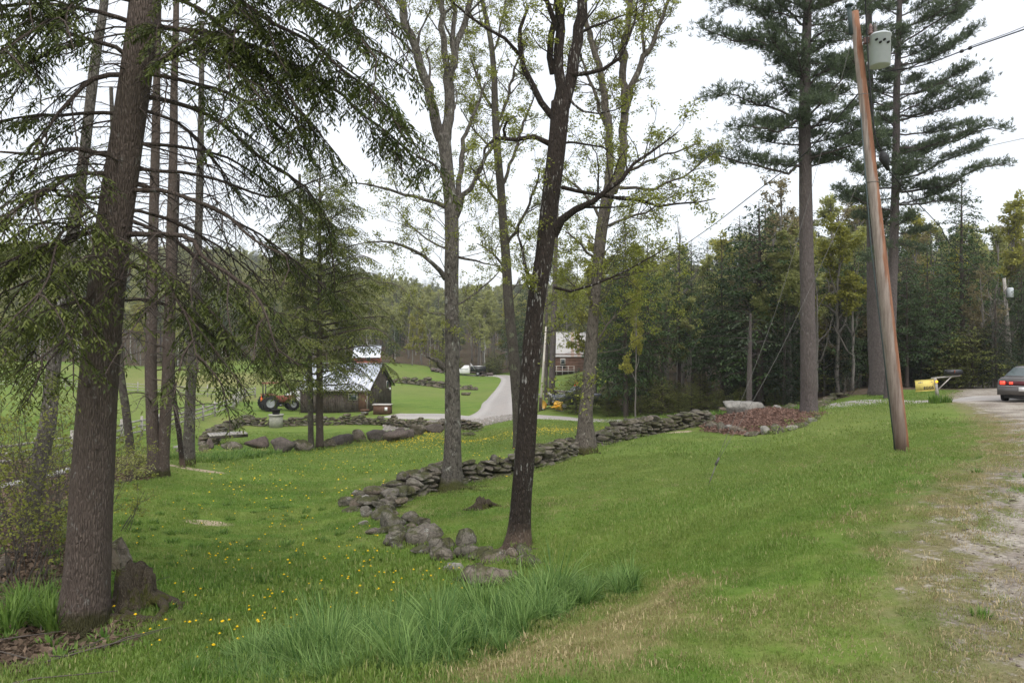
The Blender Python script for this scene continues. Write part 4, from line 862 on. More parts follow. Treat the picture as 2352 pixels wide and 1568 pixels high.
hb = [  # picture polyline, end distance, r0, leaf0, bare probability, twig length
 ([(318,172),(350,150),(425,115),(500,90),(560,60),(615,27)], 7.6, .045, .9, .6, .6),
 ([(318,170),(345,170),(450,195),(550,230),(625,280),(700,350)], 7.4, .022, .2, .05, .8),
 ([(312,222),(345,222),(435,240),(495,270),(565,325),(615,370),(700,430),(760,520)], 8.6, .026, .3, .1, .95),
 ([(300,392),(315,390),(400,395),(475,405),(550,430),(625,455),(700,430),(790,400)], 8.8, .02, 2, 1, .55),
 ([(300,437),(380,440),(450,465),(525,500),(585,555),(665,600),(650,660)], 7.4, .024, .85, .8, .7),
 ([(285,540),(345,540),(435,545),(465,590),(525,630),(575,665),(610,725),(640,810)], 7.2, .03, .45, .15, .8),
 ([(275,560),(340,600),(400,680),(440,760),(455,850)], 7.0, .016, .3, .1, .8),
 ([(310,55),(240,30),(100,5),(-60,20)], 7.0, .025, .2, .2, .8),
 ([(305,140),(265,110),(190,90),(140,70),(75,40),(-80,25)], 7.2, .024, .15, .15, .9),
 ([(290,172),(240,172),(200,190),(150,240),(120,280),(80,350)], 7.0, .026, .5, .3, .6),
 ([(280,262),(200,260),(125,272),(75,270),(-60,290)], 7.4, .02, .2, .15, .9),
 ([(265,362),(190,345),(140,345),(90,357),(-60,345)], 7.0, .026, .3, .2, .9),
 ([(270,402),(175,395),(115,430),(0,500)], 6.6, .022, .3, .2, .9),
 ([(262,455),(150,450),(100,435),(-20,520)], 6.5, .02, .3, .1, .9),
 ([(255,520),(190,540),(120,560),(20,600),(-80,660)], 6.6, .02, .25, .05, .9),
 ([(240,640),(190,700),(150,780),(60,840)], 7.0, .018, .2, .1, .8),
 ([(190,100),(110,120),(50,155),(-80,200)], 7.0, .022, .2, .2, .8),
 ([(345,60),(500,80),(640,130),(784,215),(829,260),(884,300),(930,345),(990,378)], 7.4, .026, .2, .03, 1.05),
 ([(335,-60),(520,-20),(620,40),(720,90),(784,150),(860,210),(925,310)], 6.8, .026, .2, .03, 1.1),
 ([(340,-120),(560,-80),(700,0),(800,60),(870,150)], 6.4, .026, .15, .03, 1.1),
 ([(335,-20),(450,20),(560,110),(660,210),(730,300)], 7.2, .022, .12, .03, 1.0),
 ([(330,60),(420,70),(520,140),(600,230)], 6.9, .018, .12, .03, .9),
 ([(320,250),(420,290),(500,380),(560,470)], 9.2, .018, .6, .3, .8),
 ([(315,330),(430,340),(540,370),(640,440),(700,500)], 9.4, .018, .65, .4, .8),
 ([(290,480),(380,500),(500,560),(600,640)], 9.0, .018, .8, .6, .7),
 ([(240,700),(330,690),(430,720),(520,790)], 9.0, .014, .4, .2, .6),
 ([(345,-220),(500,-260),(680,-160),(820,-60),(900,60)], 6.6, .026, .2, .03, 1.0),
 ([(320,-160),(180,-120),(60,-60),(-40,40)], 6.6, .024, .2, .1, 1.0),
 ([(325,10),(210,-10),(90,60),(0,120)], 6.4, .02, .2, .1, .9),
 ([(215,480),(180,500),(140,540),(110,640),(60,720)], 6.2, .012, .15, .05, .7),
 ([(250,560),(300,600),(280,640),(220,600)], 7.0, .01, .1, .05, .5),
 ([(285,500),(400,550),(500,640),(580,730),(640,850)], 8.6, .02, .3, .08, .8),([(275,600),(380,640),(470,700),(540,800)], 9.2, .016, .3, .1, .8),([(290,420),(420,450),(560,520),(680,600),(760,680)], 9.4, .018, .5, .2, .8),
 ([(240,600),(150,620),(60,650),(-50,700)], 7.2, .016, .1, .05, .8),([(235,680),(140,700),(60,740),(-20,800)], 7.6, .014, .1, .05, .7),([(250,500),(130,560),(40,560),(-60,600)], 9.4, .016, .1, .05, .9),([(240,560),(170,640),(90,760),(20,860)], 9.2, .014, .1, .05, .7),
]
for i, (pl, de, r0, l0, bp, tw) in enumerate(hb):
    n_ = len(pl); dd = np.r_[8.0, np.linspace(8.0, de, n_)[1:]]; pw_ = np.array([P(x, y, d) for (x, y), d in zip(pl, dd)])
    vb_ = .25 if (i in (12, 13, 14, 15, 29, 30, 34, 35, 36, 37)) else 0
    hem_branch(T, pw_, r0, l0, .97, .075, .02, tw * .75, bp, .6, .1 if bp < .5 else .1, .042, lf=.5, nef=.24, gap=-1.2, vb=vb_)
    if bp < .7:
        c_ = spline(pw_, 40); Lp = np.linalg.norm(np.diff(c_, axis=0), axis=1).sum(); nsb = int(Lp * 2.9)
        for k in range(nsb):
            t_ = .16 + .84 * (k + T.r.random()) / nsb; j = min(int(t_ * 39), 38); tg = norm(c_[j + 1] - c_[j]); sd_ = norm(np.cross([0, 0, 1.], tg)) * (1 if k % 2 else -1); L_ = T.r.uniform(.45, 1.35) * (1.15 - .6 * t_)
            d_ = norm(sd_ * T.r.uniform(.2, 1.0) + tg * T.r.uniform(.3, 1.1) + np.array([0, 0, T.r.uniform(-.5, .12)])); q0 = c_[j]; bend = np.array([T.r.gauss(0, .1), T.r.gauss(0, .1), -T.r.uniform(.12, .5) * L_])
            hem_branch(T, np.array([q0, q0 + d_ * L_ * .4, q0 + d_ * L_ * .75 + bend * .45, q0 + d_ * L_ + bend]), .005, .05 if t_ > l0 else 2, .97, .075, .02, .42, min(1, bp + .05) if t_ > l0 else 1, .5, .085, .04, lf=.55, nef=.24, gap=-1.25, vb=vb_)
for k in range(34):  # small dead stubs and bare twigs from the trunk
    y_ = R.uniform(60, 620); x_ = np.interp(y_, [100, 650], [320, 247]); d0 = P(x_, y_, 8.0); az = R.uniform(0, 6.28); L_ = R.uniform(.4, 1.4)
    dv = np.array([math.cos(az), math.sin(az) * .8, R.uniform(-.5, .2)]); hem_branch(T, np.array([d0, d0 + dv * L_ * .5, d0 + dv * L_ + [0, 0, -.15]]), .008, 2, 1, .1, .02, .4, 1, .3, .14, .07)
finish(T, 'hemlock_tree', 'big brown hemlock trunk beside the rotting stump at the left, drooping needle branches overhead', 'tree', 'hem_bark', 'hem_leaf', base, 'twig_dark')
n_hem = len(T.leafb)
# ================= stump beside it
def stump(x, y, d, wpx, hpx, label, seed, mat, roots):
    q = rg(x, y); q = GP_(x, y, q[1]); b = MB(); r0 = wpx / FX * q[1] * .5; h = hpx / FX * q[1]; n = 40; k = 16
    th = np.linspace(0, 6.28, n, endpoint=False); zs = np.linspace(-.1, 1, k)
    V = []; rs = np.random.default_rng(seed)
    top = h * (.72 + .25 * np.sin(th + 5.6) + .12 * np.abs(np.sin(th * 4.5 + seed)) + rs.uniform(-.06, .06, n))
    fl = 1 + .1 * np.sin(th * 7 + seed) + .08 * np.sin(th * 13 + 1)
    for z in zs: rr_ = r0 * fl * (1 + .28 * np.exp(-max(z, 0) * 6)) * (1 - .1 * max(z, 0)); V.append(np.stack([rr_ * np.cos(th), rr_ * np.sin(th), z * top], 1))
    for s_, zf in ((.78, .92), (.5, .45), (.2, .35)): V.append(np.stack([r0 * s_ * fl * .84 * np.cos(th), r0 * s_ * fl * .84 * np.sin(th), top * zf], 1))
    b.loft(V, cap=True); o = empty('tree_stump', q, label, 'stump'); b.build('stump_body', M[mat], o, origin=(0, 0, 0), smooth=False)
    for i, (az, L) in enumerate(roots):
        b = MB(); t = np.linspace(0, 1, 10); a = az + .35 * np.sin(t * 4 + i); xx = q[0] + np.cos(a) * (r0 * .7 + L * t); yy = q[1] + np.sin(a) * (r0 * .7 + L * t)
        b.tube(np.stack([xx, yy, HG(xx, yy) + .05 * (1 - t) + .08 * (1 - t) ** 3], 1), .06 * (1 - .75 * t) + .008, 8, bark=.25, seed=i); b.build('root', M[mat], o, smooth=True)
M['stump'] = m_bark('rotten_stump_wood', (0.045, 0.036, 0.026), (0.22, 0.18, 0.13), lichen=(0.1, 0.105, 0.025), lf=.52, scale=1.6)
stump(312, 1392, 8.8, 82, 88, 'rotting jagged stump with mossy roots right of the big hemlock trunk', 3, 'stump', [(-.1, .55), (-.5, .75), (.4, .5), (-2.8, .4), (-1.3, .35)])
stump(1108, 1168, 14.5, 30, 24, 'small broken root stump in the lawn between the two big trunks', 5, 'stump', [(.2, .3), (3.2, .35)])
b = MB(); t = np.linspace(0, 1, 12); x = np.array([P(250 + 150 * u, 1432 - 14 * u, 8.1 - .1 * u) for u in t]); x[:, 2] = HG(x[:, 0], x[:, 1]) + .04 - .04 * t
b.tube(x, .055 - .03 * t, 8, bark=.25, seed=4); tag(b.build('tree_root', M['stump'], origin=tuple(x[0]), smooth=True), 'long mossy root lying on the ground in front of the stump', 'root')
# ================= big deciduous trees, limb by limb
def limb(T, pl, d, dend, lev=1, maxlev=4, leafn=4, ls=.06, dens=None, kid=None, t0=.25, n=None, upb=.25, wood=None):
    w, r = pxline(pl, d, dend); L = np.linalg.norm(np.diff(w, axis=0), axis=1).sum(); n = n or max(6, int(L / .25)); c = spline(np.column_stack([w, r]), n)
    c[1:, :3] += np.array([[T.r.gauss(0, .015 + .006 * L * .5) for _ in range(3)] for _ in range(n - 1)]); rad = np.maximum(c[:, 3], .006)
    (wood or T.wood).tube(c[:, :3], rad, 12 if r[0] > .06 else 8, cap=False, bark=.05, seed=T.seed + n); branchout(T, c[:, :3], rad, lev, maxlev, leafn, ls, upb, .22, t0, dens, kid)
def decid(seed, d, trunk_pts, limbs, name, label, bark, roots=(), leafn=4, ls=.06, flare=.35, nseg=90, leafm='maple_leaf', ntr=28, wob=.0, extra=0, twm='twig', twigz=None):
    T = Tree(seed); w, r = pxline(trunk_pts, d); w = ground_base(w); base = w[0] + [0, 0, .18]
    c = trunk(T.wood, w, r, ntr, nseg, .05, seed, flare, wob)
    for i, (az, L, r0) in enumerate(roots): broot(T, base, az, L, r0, i + seed)
    for lb in limbs: limb(T, lb[0], d, lb[1], ls=ls, leafn=leafn, **(lb[2] if len(lb) > 2 else {}))
    for k in range(extra):
        i = T.r.randrange(int(nseg * .3), nseg - 3); tg = norm(c[i + 1, :3] - c[i, :3]); az = T.r.uniform(0, 6.28)
        grow_dec(T, c[i, :3], norm(perp(tg, az) + tg * .5), T.r.uniform(.8, 2.6) * d / 17, .012 * d / 17, 2, 4, leafn, ls)
    return finish(T, name, label, 'tree', bark, leafm, base, twm, crown='young_leaves'), T
o, T = decid(11, 17.5, [(1036,1125,30),(1038,1090,23),(1040,1000,18.5),(1039,900,17),(1038,800,16),(1037,650,16.5),(1038,560,16),(1036,480,15.5),(1028,400,14.5),(1019,310,16)],
 [([(1014,320,13),(1000,270,12),(985,210,11),(960,130,10),(935,60,9),(905,-20,8),(870,-160,5)], 17.0, dict(dens=14, kid=1.9)),
  ([(1024,320,13),(1030,250,12),(1032,160,12)], 17.5, dict(dens=3, kid=1.2)),
  ([(1030,170,8),(1020,110,7.5),(1010,0,6.5),(1000,-140,4)], 17.0, dict(dens=9, kid=1.6)),
  ([(1033,165,8),(1050,100,7.5),(1068,50,7),(1085,-30,6),(1100,-160,4)], 18.2, dict(dens=9, kid=1.7)),
  ([(1036,170,6),(1040,100,5.5),(1042,0,5),(1050,-120,3)], 17.6, dict(dens=6, kid=1.4)),
  ([(1046,500,8),(1060,455,6.5),(1080,430,5.5),(1110,370,4.5),(1140,320,3),(1165,260,1.5)], 16.6, dict(dens=7, kid=.9)),
  ([(1050,490,7),(1058,400,6),(1062,330,5),(1080,280,4),(1115,190,2)], 18, dict(dens=8, kid=.9)),
  ([(1022,475,6),(985,460,4),(950,452,3.6),(890,435,2.8),(840,425,2),(790,416,1)], 16.4, dict(dens=8, kid=.8)),
  ([(1024,640,7),(1000,610,5),(950,575,3.6),(900,555,2.8),(845,557,1.5)], 16.6, dict(dens=8, kid=.9)),
  ([(1050,590,3.5),(1085,598,2.4),(1110,605,1.8),(1155,612,1)], 17, dict(dens=5, kid=.6)),
  ([(1022,570,2.5),(970,540,2),(930,500,1.5),(900,470,.8)], 18.5, dict(dens=6, kid=.7)),
  ([(1050,700,2.5),(1120,650,1.8),(1160,610,1)], 18.5, dict(dens=5, kid=.6)),
  ([(1022,845,8),(1010,832,8),(1002,826,4.5),(985,819,2.6),(965,813,.8)], 17.2, dict(dens=1, kid=.1, leafn=0) if False else dict(dens=1, kid=.15, maxlev=2))],
 'maple_tree', 'tall grey maple with forked top, rooted against the stone wall', 'bark_grey', [(-1.4, .9, .08), (-.6, 1.2, .08), (-2.3, .9, .08), (-1.9, 1.0, .06), (-.2, 1.4, .07), (-2.9, .7, .08)], leafn=5, ls=.045, extra=18)
N1 = len(T.leafb)
o, T = decid(23, 11.0, [(1188,1262,33),(1193,1215,26),(1198,1130,23.5),(1209,1000,23),(1218,850,22),(1231,700,20),(1248,600,20.5),(1259,500,20.5),(1272,400,21),(1283,300,21),(1288,235,22)],
 [([(1282,245,14),(1283,170,12),(1285,100,11),(1283,0,10),(1278,-150,7)], 10.9, dict(dens=9, kid=1.3)),
  ([(1295,245,15),(1310,160,14),(1325,80,13),(1335,0,12),(1352,-170,8)], 11.2, dict(dens=9, kid=1.3)),
  ([(1270,540,12),(1290,505,9.5),(1315,482,8.5),(1345,465,7),(1385,450,6),(1430,400,4.4),(1490,350,3),(1560,300,1.2)], 10.4, dict(dens=11, kid=.9)),
  ([(1290,430,5),(1340,445,4.2),(1400,452,4.4),(1450,460,3.5),(1500,470,3),(1568,468,2.2),(1650,452,1)], 10.6, dict(dens=11, kid=.7, upb=-.1)),
  ([(1262,330,7),(1248,318,5.5),(1230,312,5.5),(1180,322,5),(1155,318,4.5),(1125,325,4),(1110,370,2.5),(1120,430,1.2)], 10.6, dict(dens=6, kid=.6)),
  ([(1160,318,4),(1155,300,3.6),(1165,280,2.5),(1190,265,1.2)], 10.7, dict(dens=3, kid=.5)),
  ([(1270,270,8),(1250,240,7.5),(1230,205,7),(1205,160,6.5),(1192,110,6),(1192,80,5),(1212,18,3)], 10.7, dict(dens=5, kid=.8)),
  ([(1192,125,4.5),(1160,95,4),(1120,70,3.4),(1060,25,2.6),(1000,-30,1.2)], 10.5, dict(dens=8, kid=.8)),
  ([(1270,170,8),(1262,100,7.5),(1275,60,7.5),(1262,20,6),(1240,-40,5)], 10.6, dict(dens=4, kid=.8)),
  ([(1310,172,6),(1340,172,5),(1370,168,4.8),(1420,140,4),(1445,90,3.2),(1462,20,2),(1480,-40,1)], 10.5, dict(dens=7, kid=.7)),
  ([(1300,215,4),(1318,235,3),(1340,258,2.5),(1395,257,1.8),(1440,240,1)], 10.6, dict(dens=4, kid=.5)),
  ([(1272,660,3.5),(1330,665,3),(1400,640,2.4),(1480,600,1.8),(1540,565,.9)], 10.4, dict(dens=7, kid=.6)),
  ([(1225,650,4),(1205,600,3.4),(1195,560,2.8),(1188,515,1.2)], 10.7, dict(dens=4, kid=.5)),
  ([(1250,690,2.5),(1225,665,2),(1190,640,1)], 10.5, dict(dens=4, kid=.4)),
  ([(1280,330,3),(1340,330,2.4),(1400,350,1.6),(1430,380,.8)], 11.6, dict(dens=4, kid=.5))],
 'maple_tree', 'dark leaning trunk with pale flecks, nearest middle tree, rising behind the boulders', 'bark_dark', [(-2.6, .6, .07), (-1.2, .5, .06), (.2, .35, .06), (-2.0, .55, .05)], leafn=4, ls=.042, extra=8, twm='twig_dark')
b = MB(); b.lathe([(.0, -.02), (.05, 0), (.055, .02), (.03, .035)], P(1216 + 14, 1212, 10.8), 12, rotx(1.3)); 
N2 = len(T.leafb)
o, T = decid(37, 22.0, [(1343,1040,30),(1345,1005,22),(1345,950,16),(1351,890,15),(1356,826,14.5),(1360,760,13.5),(1367,680,11.5),(1378,560,13),(1390,480,13.5),(1402,425,14)],
 [([(1398,440,10),(1402,370,9),(1398,300,8.5),(1385,200,8),(1368,120,7),(1345,50,6),(1320,-60,4)], 21.5, dict(dens=16, kid=1.7)),
  ([(1408,440,11),(1428,370,10),(1434,270,9.5),(1432,150,8),(1440,60,7),(1450,-20,6),(1470,-140,3)], 22.4, dict(dens=16, kid=1.8)),
  ([(1434,260,8),(1455,190,7),(1475,140,6),(1500,90,5),(1530,20,4),(1560,-80,2.5)], 21.5, dict(dens=14, kid=1.7)),
  ([(1480,130,4),(1476,60,3.5),(1490,-40,2)], 22.4, dict(dens=8, kid=1.3)),
  ([(1395,300,5),(1370,230,4),(1350,170,3),(1325,110,2)], 23, dict(dens=9, kid=1.2)),
  ([(1430,400,4),(1490,370,3),(1560,345,2),(1610,330,1)], 20.5, dict(dens=10, kid=1.3, upb=.05)),
  ([(1420,430,4),(1500,430,3),(1580,400,2),(1640,350,1)], 21, dict(dens=10, kid=1.3, upb=.05)),
  ([(1385,520,3.5),(1440,500,3),(1500,480,2),(1560,440,1)], 21, dict(dens=8, kid=1.1)),
  ([(1375,600,3.5),(1330,560,2.5),(1300,530,1.5)], 20.6, dict(dens=6, kid=1.0)),
  ([(1365,800,3),(1400,740,2.4),(1440,700,1.6),(1475,690,1)], 21, dict(dens=6, kid=.9)),
  ([(1378,640,3),(1420,640,2.5),(1470,620,1.5),(1510,590,.8)], 20.6, dict(dens=9, kid=1.2)),
  ([(1372,700,3),(1340,670,2.2),(1300,640,1.4)], 23, dict(dens=8, kid=1.1)),
  ([(1390,520,4),(1340,440,3),(1290,400,2)], 23, dict(dens=7, kid=1.2))],
 'maple_tree', 'pale blotchy maple standing in the gap between the two wall stretches, yellow-green young leaves', 'bark_maple', [(-2.2, .9, .08), (-1.0, .8, .07), (-2.8, 1.1, .07), (.0, .6, .07)], leafn=7, ls=.058, extra=22)
N3 = len(T.leafb)
o, T = decid(41, 27.0, [(1193,985,14),(1190,940,13),(1185,870,13),(1176,780,12.5),(1168,690,11.5),(1163,600,11),(1156,520,10),(1150,430,9.5),(1143,350,9),(1137,250,8),(1135,180,7),(1128,100,6),(1112,20,5),(1090,-80,3)],
 [([(1165,560,4),(1190,520,3.6),(1215,470,3),(1240,400,2)], 26, dict(dens=8, kid=1.5)),
  ([(1150,430,4),(1180,360,3.5),(1200,290,3),(1230,220,1.5)], 28, dict(dens=9, kid=1.5)),
  ([(1150,470,3),(1110,420,2.5),(1080,380,1.5)], 26, dict(dens=8, kid=1.4)),
  ([(1137,290,4),(1165,230,3.4),(1185,150,2.5),(1215,80,1.5)], 26.5, dict(dens=9, kid=1.5)),
  ([(1137,260,3.5),(1105,200,3),(1080,130,2)], 28, dict(dens=9, kid=1.5)),
  ([(1130,130,3),(1150,60,2.5),(1165,-20,1.5)], 27, dict(dens=8, kid=1.3)),
  ([(1162,620,3),(1130,580,2.4),(1095,560,1.2)], 27, dict(dens=6, kid=1.1)),
  ([(1130,340,3),(1090,300,2),(1060,250,1)], 27, dict(dens=7, kid=1.3))],
 'maple_tree', 'slender lichened maple half hidden behind the dark leaning trunk', 'bark_lichen', [], leafn=6, ls=.065, extra=26, ntr=16)
# ---- left group of slimmer trunks
G_L = 'slim trunks beside the stream at the left'
def slim(seed, d, tp, label, bark, cat='tree', kind='hem', nb=14, y0=200, y1=700, blen=2.4, l0=2, bp=1.0, name='hemlock_tree', leafd=.0, ntr=16, az0=None, flare=.3):
    T = Tree(seed); w, r = pxline(tp, d); w = ground_base(w); c = trunk(T.wood, w, r, ntr, 70, .06, seed, flare)
    z0 = CAMZ - (y1 - CY) / FX * d; z1 = CAMZ - (y0 - CY) / FX * d
    for k in range(nb):
        z = z0 + (z1 - z0) * (k + T.r.random()) / nb; i = int(np.argmin(abs(c[:, 2] - z))); p0 = c[i, :3]; az = T.r.uniform(0, 6.28) if az0 is None else az0 + T.r.gauss(0, .6); L = blen * T.r.uniform(.45, 1.1)
        dv = np.array([math.cos(az), math.sin(az), T.r.uniform(-.15, .25)]); pts = np.array([p0, p0 + dv * L * .4 + [0, 0, .03 * L], p0 + dv * L * .75 + [0, 0, -.06 * L], p0 + dv * L + [0, 0, -.2 * L]])
        hem_branch(T, pts, .016, l0, .8 if leafd == 0 else leafd, .13, .032, .7, bp, .35, .2, .1)
    return finish(T, name, label, cat, bark, 'hem_leaf', w[0] + [0, 0, .18], 'twig')
slim(51, 13.3, [(68,1190,19),(89,1072,17),(109,980,17),(118,900,15.5),(125,830,14),(135,760,13),(160,590,13),(182,440,12),(200,300,11),(220,130,10),(240,0,9),(270,-300,6)], 'leaning bark-flaked trunk far left, behind the bare saplings', 'bark_grey', nb=7, y0=100, y1=600, blen=1.6, name='maple_tree')
slim(52, 22.5, [(302,1052,9),(296,1000,9),(288,930,8.5),(280,880,8),(275,820,8),(268,700,7.5),(262,560,7),(262,400,6),(255,200,4)], 'thin curved lichened trunk just right of the big hemlock', 'bark_lichen', nb=3, y0=200, y1=500, name='maple_tree')
slim(53, 20, [(357,1094,18),(354,1060,14),(350,980,13),(347,870,12.5),(347,784,12),(350,650,11.5),(353,500,10.5),(357,350,9.5),(360,200,8),(364,0,6),(366,-150,4)], 'straight brown hemlock trunk, left one of the close pair by the stream', 'hem_bark', nb=44, y0=0, y1=960, blen=3.2, l0=.6, bp=.5)
slim(54, 20.1, [(373,1090,17),(374,1060,13.5),(379,980,12.5),(384,880,12.5),(388,784,12.5),(392,650,11.5),(394,500,10.5),(398,350,9),(400,200,8),(405,0,6),(406,-150,4)], 'straight grey-brown hemlock trunk, right one of the close pair by the stream', 'hem_bark', nb=46, y0=0, y1=960, blen=3.4, l0=.6, bp=.45)
slim(55, 22.5, [(421,1032,5.5),(412,1000,5.5),(405,950,5),(398,880,5),(396,800,5),(399,700,4.5),(405,560,4),(410,400,3)], 'thin dark leaning stem between the hemlock pair and the flared trunk', 'bark_dark', nb=4, y0=450, y1=800, blen=1.2, name='maple_tree')
slim(56, 23.5, [(430,1068,18),(433,1030,14),(435,980,12),(438,900,11.5),(443,840,11),(447,750,10.5),(451,650,10),(455,550,9),(459,420,8),(462,250,6.5),(464,50,5)], 'grey trunk with pale flared foot right of the hemlock pair', 'bark_grey', nb=34, y0=60, y1=850, blen=3.2, l0=.5, bp=.4)
slim(57, 36.5, [(715,1032,8),(714,1000,6.5),(713,930,6.2),(712,870,6),(709,800,5.5),(700,700,5),(692,560,4),(688,400,3)], 'thin black and white lichened stem left of the middle hemlock', 'bark_lichen', nb=8, y0=420, y1=800, blen=2, name='maple_tree', leafd=.5, l0=2)
# ---- conifer generator for whole crowns
def conifer(seed, Ht, r0, rad, zc, bark, leafm, nb=90, lf=.42, nef=.42, shoot=.3, wid=.075, twl=1.3, step=.3, sub=.16, droop=.25, slope=.1, shape=.8, topr=.03, dens=1.0, vb=0., barez=0.0, irr=.3, lean=(0, 0)):
    """full crown conifer in local space, returns Tree"""
    T = Tree(seed); n = 26; z = np.linspace(-.3, Ht, n); x = np.cumsum([T.r.gauss(0, .012) for _ in range(n)]) + lean[0] * z / Ht; y = np.cumsum([T.r.gauss(0, .012) for _ in range(n)]) + lean[1] * z / Ht
    c = np.stack([x, y, z], 1); T.wood.tube(c, r0 * (1 - np.linspace(0, 1, n)) ** .75 + .015, 12, bark=.05, seed=seed, prof=flare_prof(0, .3, seed=seed))
    for k in range(nb):
        u = (k + T.r.random()) / nb; zz = zc + (Ht - zc) * u ** .92; R_ = rad * ((1 - u) ** shape) * T.r.uniform(1 - irr, 1 + irr) + topr * Ht * .3 * (u > .9)
        R_ *= min(1, .55 + u * 3) ; az = k * 2.399 + T.r.gauss(0, .35); p0 = np.array([np.interp(zz, z, x), np.interp(zz, z, y), zz])
        dv = np.array([math.cos(az), math.sin(az), slope + .45 * u]); pts = np.array([p0, p0 + dv * R_ * .4, p0 + dv * R_ * .75 + [0, 0, -.05 * R_], p0 + dv * R_ + [0, 0, -droop * .5 * R_]])
        hem_branch(T, pts, .008 + .010 * R_, .1, dens, shoot, wid, min(twl, R_ * .7), .05, droop, step, sub, vb=vb, lf=lf, nef=nef)
    return T
T = conifer(61, 16.2, .2, 5.3, 3.3, 'hem_bark', 'hem_mid', nb=104, shoot=.17, wid=.062, twl=1.5, step=.17, sub=.1, droop=.5, slope=.12, dens=.85, shape=.72, lf=.5, nef=.36)
MID = T; base = GP_(735, 1034, 37); root = empty('hemlock_tree', base, 'lacy hemlock with straight dark trunk standing among the boulders in front of the shed', 'tree')
for nm, b_, mt in (('trunk', T.wood, 'hem_bark'), ('branches', T.twig, 'twig'), ('crown', T.crown(), 'hem_mid')): b_.build(nm, M[mt], root, origin=(0, 0, 0), smooth=nm != 'crown')
# ================= the two tall white pines on the right
def pine(seed, d, tp, zb, branches, label, nrand, rmax, ytop, ybot, side_bias=0.0, name='white_pine', droop=0.0, tuft=.18, tn=7, group=None):
    T = Tree(seed); w, r = pxline(tp, d); w = ground_base(w); c = trunk(T.wood, w, r, 22, 80, .04, seed, .25); rr = T.r; B, D, S, LN, WD, VV = [], [], [], [], [], []
    def tufts(p, dirv, n, spread):
        for k in range(n):
            q = p + np.array([rr.gauss(0, spread), rr.gauss(0, spread), rr.gauss(spread * .25, spread * .45)]); v0 = norm(dirv * .5 + np.array([rr.gauss(0, .5), rr.gauss(0, .5), rr.uniform(.2, .9)])); vv = rr.random()
            for j in range(tn):
                v1 = norm(v0 + np.array([rr.gauss(0, .55), rr.gauss(0, .55), rr.gauss(0, .55)])); B.append(q); D.append(v1); S.append(np.array([rr.gauss(0, 1), rr.gauss(0, 1), rr.gauss(0, 1)])); LN.append(tuft * rr.uniform(.8, 1.5)); WD.append(tuft * .15); VV.append(vv)
    def branch(pts, r0):
        n = 14; L = np.linalg.norm(np.diff(pts, axis=0), axis=1).sum(); q = spline(pts, n); q[1:] += np.array([[rr.gauss(0, .02 * L / 3) for _ in range(3)] for _ in range(n - 1)])
        T.wood.tube(q, r0 * (1 - np.linspace(0, 1, n)) ** .7 + .008, 6, cap=False)
        for k in range(int(L * 6.5) + 3):
            t = .12 + .88 * rr.random() ** .8; i = min(int(t * (n - 1)), n - 2); tg = norm(q[i + 1] - q[i]); az_ = 1 if rr.random() < .5 else -1
            sv = norm(np.cross([0, 0, 1.], tg)) * az_; l = (1.25 - .8 * t) * rr.uniform(.35, 1.0) * min(1.25, L * .3); dv = norm(sv * rr.uniform(.4, 1) + tg * .7 + np.array([0, 0, rr.uniform(.0, .35)]))
            e = q[i] + dv * l; T.twig.tube(np.array([q[i], q[i] + dv * l * .5 + [0, 0, -.02], e + [0, 0, .04]]), [.012, .008, .005], 3, cap=False)
            for u in (.35, .6, .85, 1.0): tufts(q[i] + dv * l * u, dv, 2 if rr.random() < .6 else 3, .19)
        tufts(q[-1], norm(q[-1] - q[-2]), 6, .15)
    for pl, de, r0 in branches: branch(np.array([P(x, y, dd) for (x, y), dd in zip(pl, np.linspace(d, de, len(pl)))]), r0)
    for k in range(nrand):
        y_ = ybot + (ytop - ybot) * (k + rr.random()) / nrand; zt = CAMZ - (y_ - CY) / FX * d; i = int(np.argmin(abs(c[:, 2] - zt))); az = k * 2.4 + rr.gauss(0, .4); L = rmax * rr.uniform(.45, 1.0) * (1 + side_bias * math.cos(az))
        dv = np.array([math.cos(az), math.sin(az), rr.uniform(-.05, .4) - droop]); p0 = c[i, :3]; branch(np.array([p0, p0 + dv * L * .5, p0 + dv * L * .8 + [0, 0, .03 * L], p0 + dv * L + [0, 0, .08 * L]]), .022 + .006 * L)
    T.leafarr(B, D, S, np.array(LN), np.array(WD), np.array(VV)); return finish(T, name, label, 'tree', 'bark_pine', 'pine_leaf', w[0] + [0, 0, .18], 'twig_dark', group=group), T
o, TP1 = pine(71, 27, [(1857,956,21),(1858,930,18.5),(1857,850,17.5),(1855,700,16),(1852,550,15),(1850,400,14),(1848,300,12.5),(1850,150,11),(1855,0,9),(1858,-250,6),(1860,-500,3)], 0,
 [([(1846,380),(1800,395),(1760,385),(1700,372),(1640,358),(1605,372)], 25.5, .05), ([(1842,280),(1780,250),(1730,235),(1680,215),(1630,228)], 26, .05), ([(1842,270),(1790,300),(1745,292),(1700,290),(1700,330)], 25, .05),
  ([(1845,150),(1790,120),(1740,95),(1680,90),(1610,62)], 26, .05), ([(1845,110),(1780,60),(1740,25),(1700,10),(1650,30)], 28, .045), ([(1850,60),(1790,10),(1720,-30),(1640,0)], 27, .045),
  ([(1858,370),(1900,350),(1950,370),(1985,400)], 26, .045), ([(1858,300),(1910,270),(1960,290)], 25.5, .04), ([(1855,200),(1900,160),(1960,170)], 26, .04), ([(1855,100),(1900,70),(1960,80)], 25.5, .04), ([(1856,240),(1870,235),(1900,240)], 24, .04)],
 'white pine with bare grey lower trunk at the right edge of the mulch bed', 56, 2.9, -250, 390)
